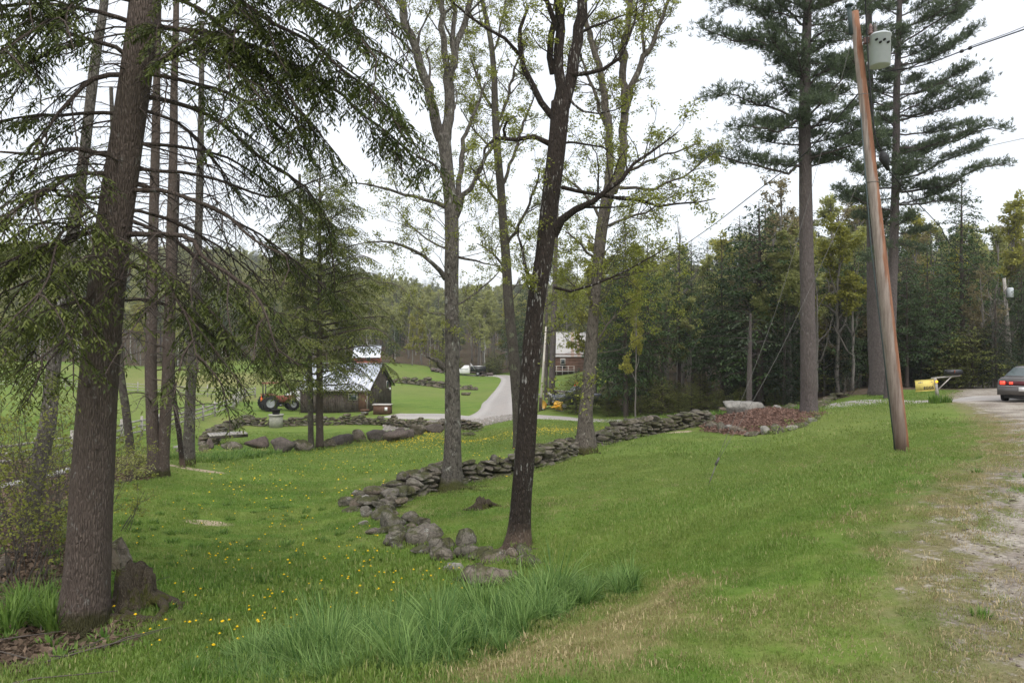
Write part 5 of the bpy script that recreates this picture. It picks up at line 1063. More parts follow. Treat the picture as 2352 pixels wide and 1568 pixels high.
o, TP2 = pine(73, 36, [(2043,905,12),(2046,800,10.5),(2050,650,10),(2055,500,9),(2058,350,8),(2060,200,7),(2065,50,6),(2068,-150,4.5),(2070,-350,2.5)], 0,
 [([(2062,440),(2120,435),(2190,420),(2250,385),(2322,380)], 34.5, .06), ([(2062,340),(2120,335),(2190,325),(2250,300),(2300,296),(2314,302)], 35, .06), ([(2062,410),(2110,400),(2170,370),(2220,350),(2262,328)], 37, .05),
  ([(2062,270),(2120,260),(2190,230),(2262,190)], 35, .055), ([(2062,220),(2120,210),(2180,195),(2256,235)], 37, .05), ([(2064,150),(2120,140),(2180,110),(2240,70)], 35, .05), ([(2066,110),(2120,100),(2180,60),(2215,20)], 37, .045),
  ([(2055,330),(2010,335),(1960,320),(1940,330)], 34, .05), ([(2055,250),(2000,235),(1950,250)], 36, .045), ([(2055,430),(2000,435),(1950,450)], 35, .045), ([(2066,60),(2120,50),(2170,10),(2230,-40)], 36, .045), ([(2055,160),(2000,150),(1960,150)], 35, .04), ([(2062,470),(2110,468),(2160,462),(2210,468)], 34.5, .045), ([(2052,560),(2020,575),(1985,600)], 35, .03), ([(2056,560),(2090,565),(2120,575)], 35, .03)],
 'white pine with long level branches reaching right, behind the utility pole', 62, 3.7, -200, 540, tuft=.2)
T = Tree(75); w, r = pxline([(2018,900,22),(2018,860,20),(2014,780,19),(2010,700,17),(2006,580,14),(2003,450,12),(1998,300,10),(1996,150,8),(1996,0,6),(1996,-200,4)], 38); w = ground_base(w); trunk(T.wood, w, r, 20, 60, .05, 6, .2)
tf = Tree(76)
for k in range(16):
    z_ = R.uniform(9, 22); p0 = np.array([np.interp(z_, w[:, 2], w[:, 0]), 38, z_]); az = R.uniform(0, 6.28); L_ = R.uniform(1, 2.2); dv = np.array([math.cos(az), math.sin(az), .15]); hem_branch(T, np.array([p0, p0 + dv * L_ * .5, p0 + dv * L_]), .025, .2, .8, .22, .05, .8, .3, .1, .25, .14)
finish(T, 'white_pine', 'thick grey pine trunk directly behind the leaning utility pole', 'tree', 'bark_pine', 'pine_leaf', w[0] + [0, 0, .18], 'twig_dark')
print('LEAVES', n_hem, N1, N2, N3, len(MID.leafb), len(TP1.leafb), len(TP2.leafb))
# ------------------------------------------------------------------ forest: a handful of whole trees, copied one by one
def decproto(seed, Ht, r0, cz, spread, bark_unused, nl=9, leafn=3, ls=.24, bare=False, ml=4):
    T = Tree(seed); n = 18; z = np.linspace(-.3, Ht * .93, n); x = np.cumsum([T.r.gauss(0, .07) for _ in range(n)]); y = np.cumsum([T.r.gauss(0, .07) for _ in range(n)]); x -= x[0]; y -= y[0]
    rad = r0 * (1 - np.linspace(0, 1, n)) ** .7 + .02; T.wood.tube(np.stack([x, y, z], 1), rad, 9, bark=.05, seed=seed)
    for k in range(nl):
        u = (k + T.r.random()) / nl; zz = cz + (Ht * .9 - cz) * u; az = k * 2.4 + T.r.gauss(0, .4); p = np.array([np.interp(zz, z, x), np.interp(zz, z, y), zz]); L = spread * (1.1 - .65 * u) * T.r.uniform(.7, 1.15)
        grow_dec(T, p, np.array([math.cos(az), math.sin(az), .7 + u]), L, .02 + .018 * L, 1, ml, 0 if bare else leafn, ls, .3, .2)
    return T
PROT = {}; fk = ['dec1', 'dec2', 'hem2', 'gold', 'spr1', 'birch', 'pinef']
def reg(key, T, bark, leafm, crown='crown', twigm='twig', joined=False):
    me = {'trunk': T.wood.mesh('trunk', M[bark], smooth=True)}
    if T.twig.n: me['branches'] = T.twig.mesh('branches', M[twigm])
    if T.leafb: me[crown] = T.crown().mesh(crown, M[leafm])
    PROT[key] = me
    # one joined mesh for the mass of far trees
    b = MB(); b.v, b.q, b.t, b.a, b.n = list(T.wood.v), list(T.wood.q), list(T.wood.t), list(T.wood.a), T.wood.n; b.qm, b.tm = list(T.wood.qm), list(T.wood.tm)
    for src, mi in ((T.twig, 0), (T.crown() if T.leafb else MB(), 1)):
        if src.n:
            V = np.vstack(src.v); b.add(V, np.vstack(src.q) if src.q else None, np.vstack(src.t) if src.t else None, np.concatenate(src.a), mi)
    if key in fk: PROT[key]['_all'] = b.mesh('far_tree', [M[bark], M[leafm]], smooth=False)
M['bark_hemf'] = m_bark('dark_conifer_bark', (0.04, 0.032, 0.028), (0.13, 0.105, 0.09), scale=.7, bstr=.4)
ck = dict(step=.34, sub=.2, twl=1.5, shoot=.3, wid=.125, droop=.35, slope=.08, lf=.5, nef=.33)
reg('hem1', conifer(201, 15, .2, 3.6, 1.6, '', '', nb=105, shape=.6, **ck), 'bark_hemf', 'hem_far')
reg('hem2', conifer(202, 14, .19, 3.9, 2.6, '', '', nb=95, shape=.75, **ck), 'bark_hemf', 'hem_far')
reg('hem3', conifer(203, 17, .22, 3.2, 4.5, '', '', nb=95, shape=.6, **ck), 'bark_hemf', 'hem_far')
reg('spr1', conifer(204, 15, .18, 2.9, .8, '', '', nb=120, shape=.9, slope=-.05, **{k: v for k, v in ck.items() if k != 'slope'}), 'bark_hemf', 'spruce')
reg('bush', conifer(205, 5.2, .07, 2.3, .05, '', '', nb=70, shape=.65, step=.22, sub=.15, twl=1.2, shoot=.26, wid=.09, droop=.25, slope=.25, lf=.5, nef=.45), 'bark_hemf', 'hem_mid')
reg('dec1', decproto(211, 15, .17, 5, 4.0, '', nl=10), 'bark_far', 'dec_leaf', 'leaves')
reg('dec2', decproto(212, 17, .2, 6, 4.6, '', nl=10), 'bark_far', 'dec_leaf', 'leaves')
reg('gold', decproto(213, 14, .16, 3.5, 4.2, '', nl=11), 'bark_far', 'dec_gold', 'leaves')
reg('bud', decproto(214, 15, .16, 5, 4.0, '', nl=10, leafn=2, ls=.17), 'bark_far', 'bud', 'leaves')
reg('bare', decproto(215, 15, .15, 4, 4.0, '', nl=9, bare=True), 'bark_far', 'bud')
reg('birch', decproto(216, 13, .09, 5, 2.4, '', nl=9, leafn=2, ls=.2), 'bark_birch', 'dec_leaf', 'leaves')
reg('pinef', conifer(217, 18, .22, 3.3, 7, '', '', nb=60, shape=.45, step=.34, sub=.22, twl=1.3, shoot=.34, wid=.13, droop=.05, slope=.3, lf=.5, nef=.5), 'bark_pine', 'pine_leaf')
NM = dict(hem1='hemlock_tree', hem2='hemlock_tree', hem3='hemlock_tree', spr1='spruce_tree', bush='young_hemlock', dec1='deciduous_tree', dec2='deciduous_tree', gold='deciduous_tree', bud='deciduous_tree', bare='bare_tree', birch='birch_tree', pinef='pine_tree')
HT = dict(hem1=15, hem2=14, hem3=17, spr1=15, bush=5.2, dec1=15, dec2=17, gold=14, bud=15, bare=15, birch=13, pinef=18)
def plant(key, x, y, sc=1.0, label=None, group=None, cat='tree', rz=None, wsc=1.0, z=None):
    z = GZ(x, y) if z is None else z; o = empty(NM[key], (x, y, z), label, cat, group, R.uniform(0, 6.28) if rz is None else rz); o.scale = (sc * wsc, sc * wsc, sc)
    for nm, me in PROT[key].items():
        if nm != '_all': c = bpy.data.objects.new(nm, me); C.objects.link(c); c.parent = o
    return o
def plant_px(key, xp, ybase, ytop, d, wsc=1.0, **kw):
    x = (xp - CX) / FX * d; z = GZ(x, d); top = CAMZ - (ytop - CY) / FX * d; return plant(key, x, d, (top - z) / HT[key], wsc=wsc, **kw)
plant_px('hem1', 1745, 905, 462, 46, 1.3, label='broad dark green hemlock behind the mulch bed boulder, left of the pine')
plant_px('hem2', 1660, 925, 560, 50, .9, label='dark hemlock at the left shoulder of the broad one behind the bed')
plant_px('hem2', 1820, 905, 560, 50, .9, label='dark hemlock filling the gap just left of the bare pine trunk')
plant_px('hem3', 2210, 890, 405, 50, .95, label='tall dark hemlock behind the yellow sign and mailbox')
plant_px('hem2', 2130, 890, 560, 47, .9, label='lower dark hemlock between utility pole and mailbox')
plant_px('hem1', 2270, 885, 600, 56, .9, label='dark hemlock just left of the far right pole')
plant_px('hem1', 1437, 952, 500, 50, .85, label='hemlock with stout grey trunk beyond the driveway, right of the pale maple')
plant_px('hem2', 1490, 950, 540, 53, .85, label='hemlock next right of the stout trunked one beyond the driveway')
plant_px('hem3', 1560, 945, 520, 56, .7, label='slim hemlock midway between pale maple and mulch bed')
plant_px('hem1', 1395, 945, 640, 56, .7, label='short hemlock directly behind the pale maple')
plant_px('bush', 1322, 955, 852, 53.5, 1.1, label='bushy young hemlock beside the plow truck', cat='shrub')
plant_px('bush', 1345, 955, 880, 55, 1.1, label='smaller young hemlock touching the pale maple outline', cat='shrub')
plant_px('gold', 1370, 945, 560, 60, .8, label='golden-green young tree above the cabin roof, behind the pale maple')
plant_px('gold', 1460, 945, 640, 48, .5, label='small yellow-green tree in front of the dark hemlocks', cat='tree')
plant_px('bud', 1800, 900, 400, 58, .9, label='brownish budding tree top rising behind the broad dark hemlock')
plant_px('bare', 1560, 940, 500, 60, .9, label='bare grey branching tree between the hemlocks at centre right')
plant_px('gold', 2330, 880, 460, 62, .9, label='tall golden tree at the far right edge')
plant_px('gold', 2120, 885, 600, 70, 1, label='yellow-green tree glowing between the dark hemlocks behind the pole')
plant_px('hem2', 1930, 900, 640, 47, .9, label='dark hemlock behind the bare twiggy shrub')
plant_px('hem1', 1985, 900, 560, 54, .9, label='dark hemlock behind the thick grey pine trunk')
# random fill of the right hand wood
kinds = ['hem1', 'hem2', 'hem3', 'dec1', 'dec2', 'gold', 'bud', 'bare', 'hem1', 'dec2', 'bud', 'pinef', 'spr1']
lab = {'hem1': 'dark hemlock deep in the wood right of the cabin', 'hem2': 'dark hemlock deep in the wood right of the cabin', 'hem3': 'dark hemlock deep in the wood right of the cabin', 'spr1': 'narrow dark spruce in the wood right of the cabin',
       'dec1': 'green budding hardwood in the wood right of the cabin', 'dec2': 'green budding hardwood in the wood right of the cabin', 'gold': 'golden budding hardwood in the wood right of the cabin', 'bud': 'brownish budding hardwood in the wood right of the cabin', 'bare': 'leafless hardwood in the wood right of the cabin', 'pinef': 'distant pine in the wood right of the cabin'}
placed = []
FOR_ = np.array(FOREST)
for k in range(4000):
    if len(placed) > 150: break
    d = 44 + 75 * R.random() ** 1.25; xp = R.uniform(1350, 2420); x = (xp - CX) / FX * d
    if sd_poly(np.array([[x, d]]), FOR_)[0] > -1.0: continue
    if xp < 1400 and d < 60: continue
    if any((x - a) ** 2 + (d - b_) ** 2 < (2.9 + d * .008) ** 2 for a, b_ in placed): continue
    key = R.choice(kinds if d < 75 else kinds + ['dec1', 'dec2', 'gold', 'pinef']); placed.append((x, d))
    ytop = np.interp(xp, [1350, 1450, 1620, 1750, 1900, 2050, 2200, 2300, 2400], [600, 560, 560, 470, 430, 470, 500, 520, 470]) + abs(R.gauss(0, 55)) + (70 if d < 56 else (25 if d < 66 else -10)); z = GZ(x, d); top = CAMZ - (ytop - CY) / FX * d
    sc = np.clip((top - z) / HT[key], .55, 1.35); 
    zn = [(1420, 'right of the pale maple'), (1620, 'between the pale maple and the mulch bed'), (1840, 'behind the mulch bed'), (2000, 'between the bare pine trunk and the utility pole'), (2110, 'just right of the utility pole'), (2240, 'behind the yellow sign and mailbox'), (9999, 'behind the sedan')]
    wz = [n_ for l_, n_ in zn if xp < l_][0]; dp_ = 'front rank' if d < 56 else ('second rank' if d < 75 else 'far back'); hh_ = 'tall ' if sc > 1.05 else ('short ' if sc < .75 else '')
    plant(key, x, d, sc, hh_ + lab[key].split(' deep')[0].split(' in the wood')[0] + ', ' + dp_ + ', ' + wz, 'trees of the right hand wood, ' + wz)
# trees and shrubs around the cabin and the track
for (key, xp, yt, d, w_, lb) in [('hem1',1215,640,128,1,'dark conifer left of the cabin'),('hem2',1395,640,110,1,'dark conifer right of the cabin'),('dec2',1300,600,140,1,'green tree behind the cabin roof'),('pinef',1250,540,150,1,'tall pine behind the cabin'),('dec1',1350,610,135,1,'pale tree behind the right end of the cabin'),('hem2',1170,700,140,1,'conifer behind the slender maple'),('pinef',1360,620,100,1,'pine trunk in front of the cabin right end')]:
    plant_px(key, xp, 0, yt, d, w_, label=lb)
for i, (xp, yt, d) in enumerate([(1520,860,50),(1590,880,48),(1400,890,52),(1470,905,50),(1650,890,46),(1850,880,43),(1610,850,52),(1700,885,45),(2230,850,48),(2290,850,50),(2160,860,46),(1560,900,49),(2320,840,52),(1780,890,44)]):
    plant_px('bush', xp, 0, yt, d, 1.1, label='low young hemlock at the edge of the right hand wood', cat='shrub', group='young hemlocks along the wood edge')
for i in range(70):
    d = R.uniform(43, 56); xp = R.uniform(1390, 2350); x = (xp - CX) / FX * d
    if sd_poly(np.array([[x, d]]), FOR_)[0] > .3: continue
    k_ = R.choice(['bush', 'bare', 'bud', 'bush', 'spr1']); zn2 = 'left of the mulch bed' if xp < 1640 else ('behind the mulch bed' if xp < 1880 else ('around the thick pine trunk' if xp < 2080 else 'behind the mailbox'))
    plant(k_, x, d, R.uniform(.3, .6) if k_ != 'bush' else R.uniform(.4, .9), {'bush': 'low young conifer ', 'bare': 'leafless understory sapling ', 'bud': 'budding understory sapling ', 'spr1': 'small dark spruce '}[k_] + 'at the wood edge ' + zn2, 'understory ' + zn2, 'shrub', wsc=1.2)
# edge of the far wood, one by one
ek = ['dec1', 'dec2', 'birch', 'dec1', 'birch', 'hem2', 'dec2', 'pinef', 'gold', 'birch', 'dec1']
el = {'dec1': 'pale green hardwood along the far edge of the meadow', 'dec2': 'pale green hardwood along the far edge of the meadow', 'gold': 'golden hardwood along the far edge of the meadow', 'bud': 'brownish hardwood along the far edge of the meadow', 'hem1': 'dark conifer along the far edge of the meadow', 'hem2': 'dark conifer along the far edge of the meadow', 'spr1': 'narrow dark spruce along the far edge of the meadow', 'birch': 'white stemmed birch along the far edge of the meadow', 'pinef': 'open crowned pine along the far edge of the meadow'}
hm = hill
n_e = 0; pl2 = []
for k in range(9000):
    if n_e >= 120: break
    x = R.uniform(-125, 30); y = R.uniform(118, 200); h_ = float(gridval(hm, np.array([x]), np.array([y]))[0])
    if not (.05 < h_ < 1.0): 
        if not (h_ >= 1 and float(gridval(hm, np.array([x]), np.array([y - 7]))[0]) < .9): continue
    if abs(x) > y * .8 or any((x - a) ** 2 + (y - b_) ** 2 < 11 for a, b_ in pl2): continue
    pl2.append((x, y)); n_e += 1; key = R.choice(ek); pu = x / y * FX + CX
    wz = [n_ for l_, n_ in [(200, 'left of the big hemlock trunk'), (420, 'behind the close pair of trunks'), (640, 'above the rail fence and tractor'), (900, 'behind the shed'), (1060, 'between shed and grey maple'), (1210, 'behind the dump truck'), (9999, 'around the cabin')] if pu < l_][0]
    plant(key, x, y, R.uniform(.6, .95) * (.85 if key == 'pinef' else 1), el[key].replace(' along the far edge of the meadow', '') + ' at the far meadow edge, ' + wz, 'far edge trees ' + wz)
for k in range(26):
    x = R.uniform(-110, 25); yy = np.arange(110, 200, .5); h_ = gridval(hm, np.full(len(yy), x), yy); j = int(np.argmax(h_ > .2)); plant('bush', x, yy[j] + R.uniform(-1, 2), R.uniform(.5, .95), 'bushy young conifer along the far edge of the meadow', 'bushes along the far meadow edge', 'shrub', wsc=1.2)
pf_ = [proto('far_tree', PROT[k]['_all']) for k in fk]
x, y = jgrid(-330, 330, 110, 400, 5.2); k = (gridval(hm, x, y) > .98) & infr(x, y, 10) & (gridval(hm, x, y - 8) > .9) & ~((np.abs(x - 9) < 14) & (y < 145)); x, y = x[k], y[k]
wv = snoise(np.stack([x, y], 1), 77, .012, 2); pk = np.array([R.choice([0, 1, 0, 1, 3, 0, 3, 5, 1] if w_ > -.05 else ([2, 2, 4, 6, 0, 1, 5] if w_ < -.45 else [0, 1, 0, 3, 6, 5, 1])) for w_ in wv])
x_, y_ = np.array(x), np.array(y); scatter('far_wood', np.stack([x_, y_, HG(x_, y_)], 1), np.stack([0 * x_, 0 * x_, rng.random(len(x_)) * 6.28], 1), rng.uniform(.62, 1.0, len(x_)), pf_, pk)
x, y = jgrid(-20, 260, 100, 330, 6.5); k = (sd_poly(np.stack([x, y], 1), FOREST) > 1) | (y > 118); k &= (x / y > .11) & infr(x, y, 10) & (gridval(hm, x, y) < .98); x, y = x[k], y[k]
if len(x): scatter('right_far_wood', np.stack([x, y, HG(x, y)], 1), np.stack([0 * x, 0 * x, rng.random(len(x)) * 6.28], 1), rng.uniform(.6, .95, len(x)), pf_, rng.choice([0, 1, 2, 0, 3, 3, 1], len(x)))
print('FAR', len(x_), len(x), 'PROTO', {k: sum(len(m.polygons) for n, m in v.items() if n == '_all') for k, v in PROT.items()})
# ------------------------------------------------------------------ buildings and things
def lb(b, name, mat, parent, **kw): return b.build(name, M[mat] if isinstance(mat, str) else mat, parent, origin=(0, 0, 0), **kw)
def frame(name, p, label, cat, rz=0.0, group=None): return empty(name, p, label, cat, group, rz)
M['wood_dark'] = m_simple('dark_weathered_boards', (0.075, 0.06, 0.05), .9, .1, var=.45, scale=3, dirt=(0.15, 0.135, 0.12))
M['wood_grey'] = m_simple('grey_weathered_wood', (0.34, 0.32, 0.29), .9, .1, var=.35, scale=5)
M['wood_brown'] = m_simple('brown_wood', (0.12, 0.07, 0.048), .8, .15, var=.3, scale=4)
M['log'] = m_simple('red_brown_logs', (0.15, 0.085, 0.06), .85, .15, var=.4, scale=1.2, dirt=(0.12, 0.1, 0.085))
M['metal_roof'] = m_simple('galvanised_roof', (0.46, 0.49, 0.54), .38, .5, metal=.55, var=.12, scale=1.2, dirt=(0.42, 0.44, 0.48))
M['metal_roof_pale'] = m_simple('pale_metal_roof', (0.40, 0.39, 0.385), .55, .4, metal=.2, var=.08, scale=.6, dirt=(0.5, 0.46, 0.43))
M['rust_roof'] = m_simple('rusty_roof_sheet', (0.36, 0.27, 0.22), .7, .3, var=.2, scale=.8)
M['glass'] = m_simple('window_glass', (0.03, 0.045, 0.05), .08, .6, var=.05)
M['trim'] = m_simple('pale_trim', (0.5, 0.47, 0.43), .7, .2)
M['black'] = m_simple('black_paint', (0.018, 0.018, 0.02), .35, .5)
M['rubber'] = m_simple('tyre_rubber', (0.022, 0.021, 0.022), .85, .2, var=.3)
M['white'] = m_simple('white_paint', (0.78, 0.78, 0.78), .35, .5, var=.04)
M['steel'] = m_simple('bare_steel', (0.5, 0.5, 0.5), .35, .5, metal=.8)
M['rimgrey'] = m_simple('grey_rim', (0.32, 0.33, 0.34), .5, .4, metal=.3)
M['orange'] = m_simple('orange_plastic', (0.85, 0.16, 0.03), .5, .4)
M['tractor_red'] = m_simple('faded_red_paint', (0.22, 0.075, 0.05), .6, .3, var=.2)
M['plow_yellow'] = m_simple('plow_yellow_paint', (0.78, 0.42, 0.03), .45, .4, var=.15, scale=2)
M['navy'] = m_simple('dark_blue_paint', (0.02, 0.026, 0.05), .3, .5)
M['concrete'] = m_simple('weathered_concrete', (0.3, 0.3, 0.255), .9, .2, var=.2, scale=4, dirt=(0.25, 0.26, 0.2))
M['car'] = m_simple('grey_brown_car_paint', (0.125, 0.115, 0.11), .28, .6, metal=.35, var=.04)
M['red_lens'] = m_simple('dark_red_lens', (0.09, 0.012, 0.018), .2, .6)
M['lamp_red'] = m_simple('brake_lamp', (0.8, 0.05, 0.03), .3, .5, emis=((1, .06, .03), 1.2))
M['chrome'] = m_simple('chrome_strip', (0.6, 0.6, 0.6), .25, .5, metal=.9)
M['sign_yellow'] = m_simple('yellow_sign_board', (0.68, 0.56, 0.17), .7, .2, var=.1, scale=7, dirt=(0.5, 0.44, 0.2))
M['amber'] = m_simple('amber_reflector_glow', (0.95, 0.5, 0.02), .3, .5, emis=((1, .55, .03), .6))  # unlit reflector; its emission stands in for the light it throws back
M['grey_paint'] = m_simple('transformer_grey', (0.5, 0.54, 0.56), .5, .4, var=.06)
M['ceramic'] = m_simple('brown_porcelain', (0.13, 0.07, 0.06), .25, .5)
M['green_pipe'] = m_simple('dark_green_conduit', (0.05, 0.07, 0.07), .6, .3)
M['cable'] = m_simple('black_cable', (0.02, 0.02, 0.022), .6, .3)
M['wire'] = m_simple('grey_wire', (0.14, 0.135, 0.125), .6, .3, metal=.4)
M['glass_back'] = m_simple('rear_glass', (0.05, 0.07, 0.07), .04, 1.0, var=.05)
# --- shed
p = GP_(847, 952, 62); ang = math.atan2(6.0, .95) - math.pi / 2
W_, D_, HE, HR = 6.6, 6.2, 2.2, 4.25
sh = frame('wooden_shed', p, 'dark weathered board shed with shiny metal roof beside the gravel drive', 'shed', ang)
def boards(b, x0, x1, z0, fz, axis, pos, w=.21, th=.03, r=None):
    x = x0
    while x < x1 - .02:
        w_ = min(w * R.uniform(.85, 1.1), x1 - x); a, c = x, x + w_ - .012; za, zc = fz(a), fz(c); o = R.uniform(0, .015)
        if axis == 'x': v = [(a, pos - o, z0), (c, pos - o, z0), (c, pos - o, zc), (a, pos - o, za), (a, pos + th, z0), (c, pos + th, z0), (c, pos + th, zc), (a, pos + th, za)]
        else: v = [(pos + o, a, z0), (pos + o, c, z0), (pos + o, c, zc), (pos + o, a, za), (pos - th, a, z0), (pos - th, c, z0), (pos - th, c, zc), (pos - th, a, za)]
        b.add(v, [[0, 1, 2, 3], [4, 7, 6, 5], [0, 3, 7, 4], [1, 5, 6, 2], [3, 2, 6, 7], [0, 4, 5, 1]], val=R.random()); x += w_
b = MB(); boards(b, -W_, 0, -.3, lambda x: HE, 'x', 0); lb(b, 'front_wall', 'wood_dark', sh, kind='stuff')
b = MB(); gf = lambda y: HE + (HR - HE) * (1 - abs(y - D_ / 2) / (D_ / 2)); boards(b, 0, D_, -.3, gf, 'y', 0); lb(b, 'gable_wall', 'wood_dark', sh, kind='stuff')
b = MB(); boards(b, 0, D_, -.3, gf, 'y', -W_); boards(b, -W_, 0, -.3, lambda x: HE, 'x', D_); lb(b, 'rear_wall', 'wood_dark', sh, kind='stuff')
def roof(root, x0, x1, D_, HE, HR, mat, ov=.28, pw=.62, rust=(), eave=.35):
    sl = (HR - HE) / (D_ / 2); k = 0; x = x0 - ov
    while x < x1 + ov - .05:
        w_ = min(pw, x1 + ov - x)
        for sgn in (0, 1):
            b = MB(); y0 = -eave if sgn == 0 else D_ + eave; z0 = HE - eave * sl; yr = D_ / 2; prof = [(x, 0), (x + .02, .035), (x + .05, .035), (x + .07, 0), (x + w_ * .5, .004), (x + w_ + .01, 0)]
            v = [(a, y0, z0 + h + .03) for a, h in prof] + [(a, yr, HR + h + .03) for a, h in prof] + [(a, y0, z0) for a, h in prof] + [(a, yr, HR) for a, h in prof]
            n = len(prof); q = [[i, i + 1, n + i + 1, n + i] for i in range(n - 1)] + [[2 * n + i, 3 * n + i, 3 * n + i + 1, 2 * n + i + 1] for i in range(n - 1)] + [[i, 2 * n + i, 2 * n + i + 1, i + 1] for i in range(n - 1)]
            b.add(v, q); lb(b, 'roof_panel', 'rust_roof' if (k in rust and sgn == 0) else mat, root)
        x += w_; k += 1
    b = MB(); b.box(((x0 + x1) / 2, D_ / 2, HR + .06), (x1 - x0 + 2 * ov, .3, .04)); lb(b, 'ridge_cap', mat, root)
roof(sh, -W_, 0, D_, HE, HR, 'metal_roof')
b = MB(); b.box((-W_ / 2, -.32, HE - .3), (W_ + .5, .03, .12)); lb(b, 'eave_board', 'wood_grey', sh)
for sg in (-1, 1):
    b = MB(); L_ = math.hypot(D_ / 2 + .3, (HR - HE) * (1 + .3 / (D_ / 2))); b.box((.27, D_ / 2 + sg * (D_ / 4 + .08), (HE + HR) / 2 - .08), (.04, L_, .14), rotx(-sg * math.atan2(HR - HE, D_ / 2))); lb(b, 'barge_board', 'wood_dark', sh)
f_ = lb(MB().box((-1.5, -.03, 1.35), (.85, .04, .6)).box((-1.5, -.045, 1.35), (.04, .02, .55)), 'window', 'trim', sh); lb(MB().box((-1.5, -.07, 1.35), (.72, .02, .47)), 'pane', 'glass', f_)
dr = lb(MB().box((-.55, -.035, 1.0), (.8, .04, 1.95)), 'door', 'wood_brown', sh); lb(MB().box((-.28, -.075, 1.0), (.04, .04, .16)), 'handle', 'steel', dr)
lb(MB().tube([(-.12, -.1, 0), (-.12, -.1, 2.2)], .022, 6), 'drain_pipe', 'trim', sh)
w_ = lb(MB().box((.03, 4.9, 2.2), (.04, .5, .7)), 'window', 'trim', sh); lb(MB().box((.06, 4.9, 2.2), (.02, .4, .58)), 'pane', 'glass', w_)
l_ = lb(MB().box((.05, 5.3, 1.8), (.08, .06, .1)), 'lamp_bracket', 'trim', sh); lb(MB().lathe([(.02, 0), (.1, .05), (.08, .22), (.02, .26)], (.17, 5.3, 1.62), 10), 'lamp_shade', 'white', l_)
# bin and tub in front of the shed
c = GP_(876, 953, 60.0); o = frame('wooden_bin', c, 'low red-brown wooden bin with a pale notice and lid beside the shed corner', 'bin', ang * .3)
lb(MB().box((0, .5, .42), (1.5, .9, .84), taper=.97), 'box', 'wood_brown', o); lb(MB().box((-.02, .5, .87), (1.66, 1.0, .05)), 'lid', 'trim', o); lb(MB().box((.4, .035, .5), (.24, .02, .3)), 'notice', 'white', o)
c = GP_(838, 956, 60.0); o = frame('planter_tub', c, 'small brown wooden planter tub in front of the shed door', 'planter')
lb(MB().lathe([(.28, 0), (.38, .4), (.42, .42), (.42, .48), (.34, .48), (.33, .4)], n=14), 'tub', 'wood_brown', o); lb(MB().lathe([(.335, .22), (.355, .22), (.36, .27), (.34, .27)], n=14, cap=False), 'band', 'steel', o)
# --- concrete well with black tub
q = rg(634, 981); o = frame('concrete_well', q, 'pale concrete well ring set into the stone retaining wall with flat lid', 'well')
lb(MB().lathe([(.52, -.1), (.52, .92), (.5, .93)], n=24), 'ring', 'concrete', o); lb(MB().lathe([(.6, .935), (.6, 1.02), (.57, 1.03)], n=24), 'lid', 'concrete', o)
o = frame('black_tub', q + [0, 0, 1.035], 'black rubber tub standing on the concrete well lid', 'tub'); lb(MB().lathe([(.26, 0), (.32, .34), (.35, .34), (.35, .38), (.3, .38), (.24, .04)], n=20, cap=False).lathe([(.24, 0.02), (.25, .03)], n=20), 'tub_body', 'rubber', o); lb(MB().tube([(.3, 0, .36), (.38, .02, .42), (.42, .1, .38)], .03, 6), 'handle', 'rubber', o)
# --- culvert
q = rg(1075, 988); o = frame('culvert_pipe', q + [0, 0, .3], 'black corrugated culvert mouth in the end of the retaining wall', 'pipe')
b = MB()
for k in range(10): b.lathe([(.3, 0), (.33, .05), (.3, .1)], (0, .1 * k - .3, 0), 16, rotx(math.radians(-90)), cap=False); b.lathe([(.25, 0), (.25, .1)], (0, .1 * k - .3, 0), 16, rotx(math.radians(-90)), cap=False)
lb(b, 'corrugated_pipe', 'rubber', o)
for k, (x_, y_, w_, h_) in enumerate([(1086, 973, 20, 6), (1088, 979, 18, 6), (1087, 985, 21, 6), (1090, 991, 19, 6), (1066, 972, 22, 5)]): put_rock(x_, y_, w_, h_, None, 'rock_brown', 'stone_slab', d=48.6, label=['top','second','third','lowest','left top'][k] + ' flat pinkish slab stacked beside the culvert mouth', cat='stone slab', group='slabs stacked at the culvert')
# --- plank bridge
q = rg(480, 1022); e = rg(568, 1022); o = frame('plank_bridge', q + [0, 0, .42], 'low grey plank footbridge at the left end of the boulder row', 'bridge'); e = e - q; L_ = float(np.hypot(e[0], e[1])); a = math.atan2(e[1], e[0]); o.rotation_euler.z = a
for k in range(12): lb(MB().box((L_ * (k + .5) / 12, .35, .1 + R.uniform(0, .015)), (L_ / 12 - .02, 1.3, .05)), 'plank', 'wood_grey', o)
for s_ in (-.2, .85): lb(MB().box((L_ / 2, s_, 0), (L_, .12, .15)), 'beam', 'wood_dark', o)
# --- flat stone slab seat by the stream
q = rg(408, 1031); put_rock(408, 1026, 26, 8, None, 'rock_pale', 'stone_slab', d=q[1], label='flat grey slab laid across stones by the stream', cat='stone slab')
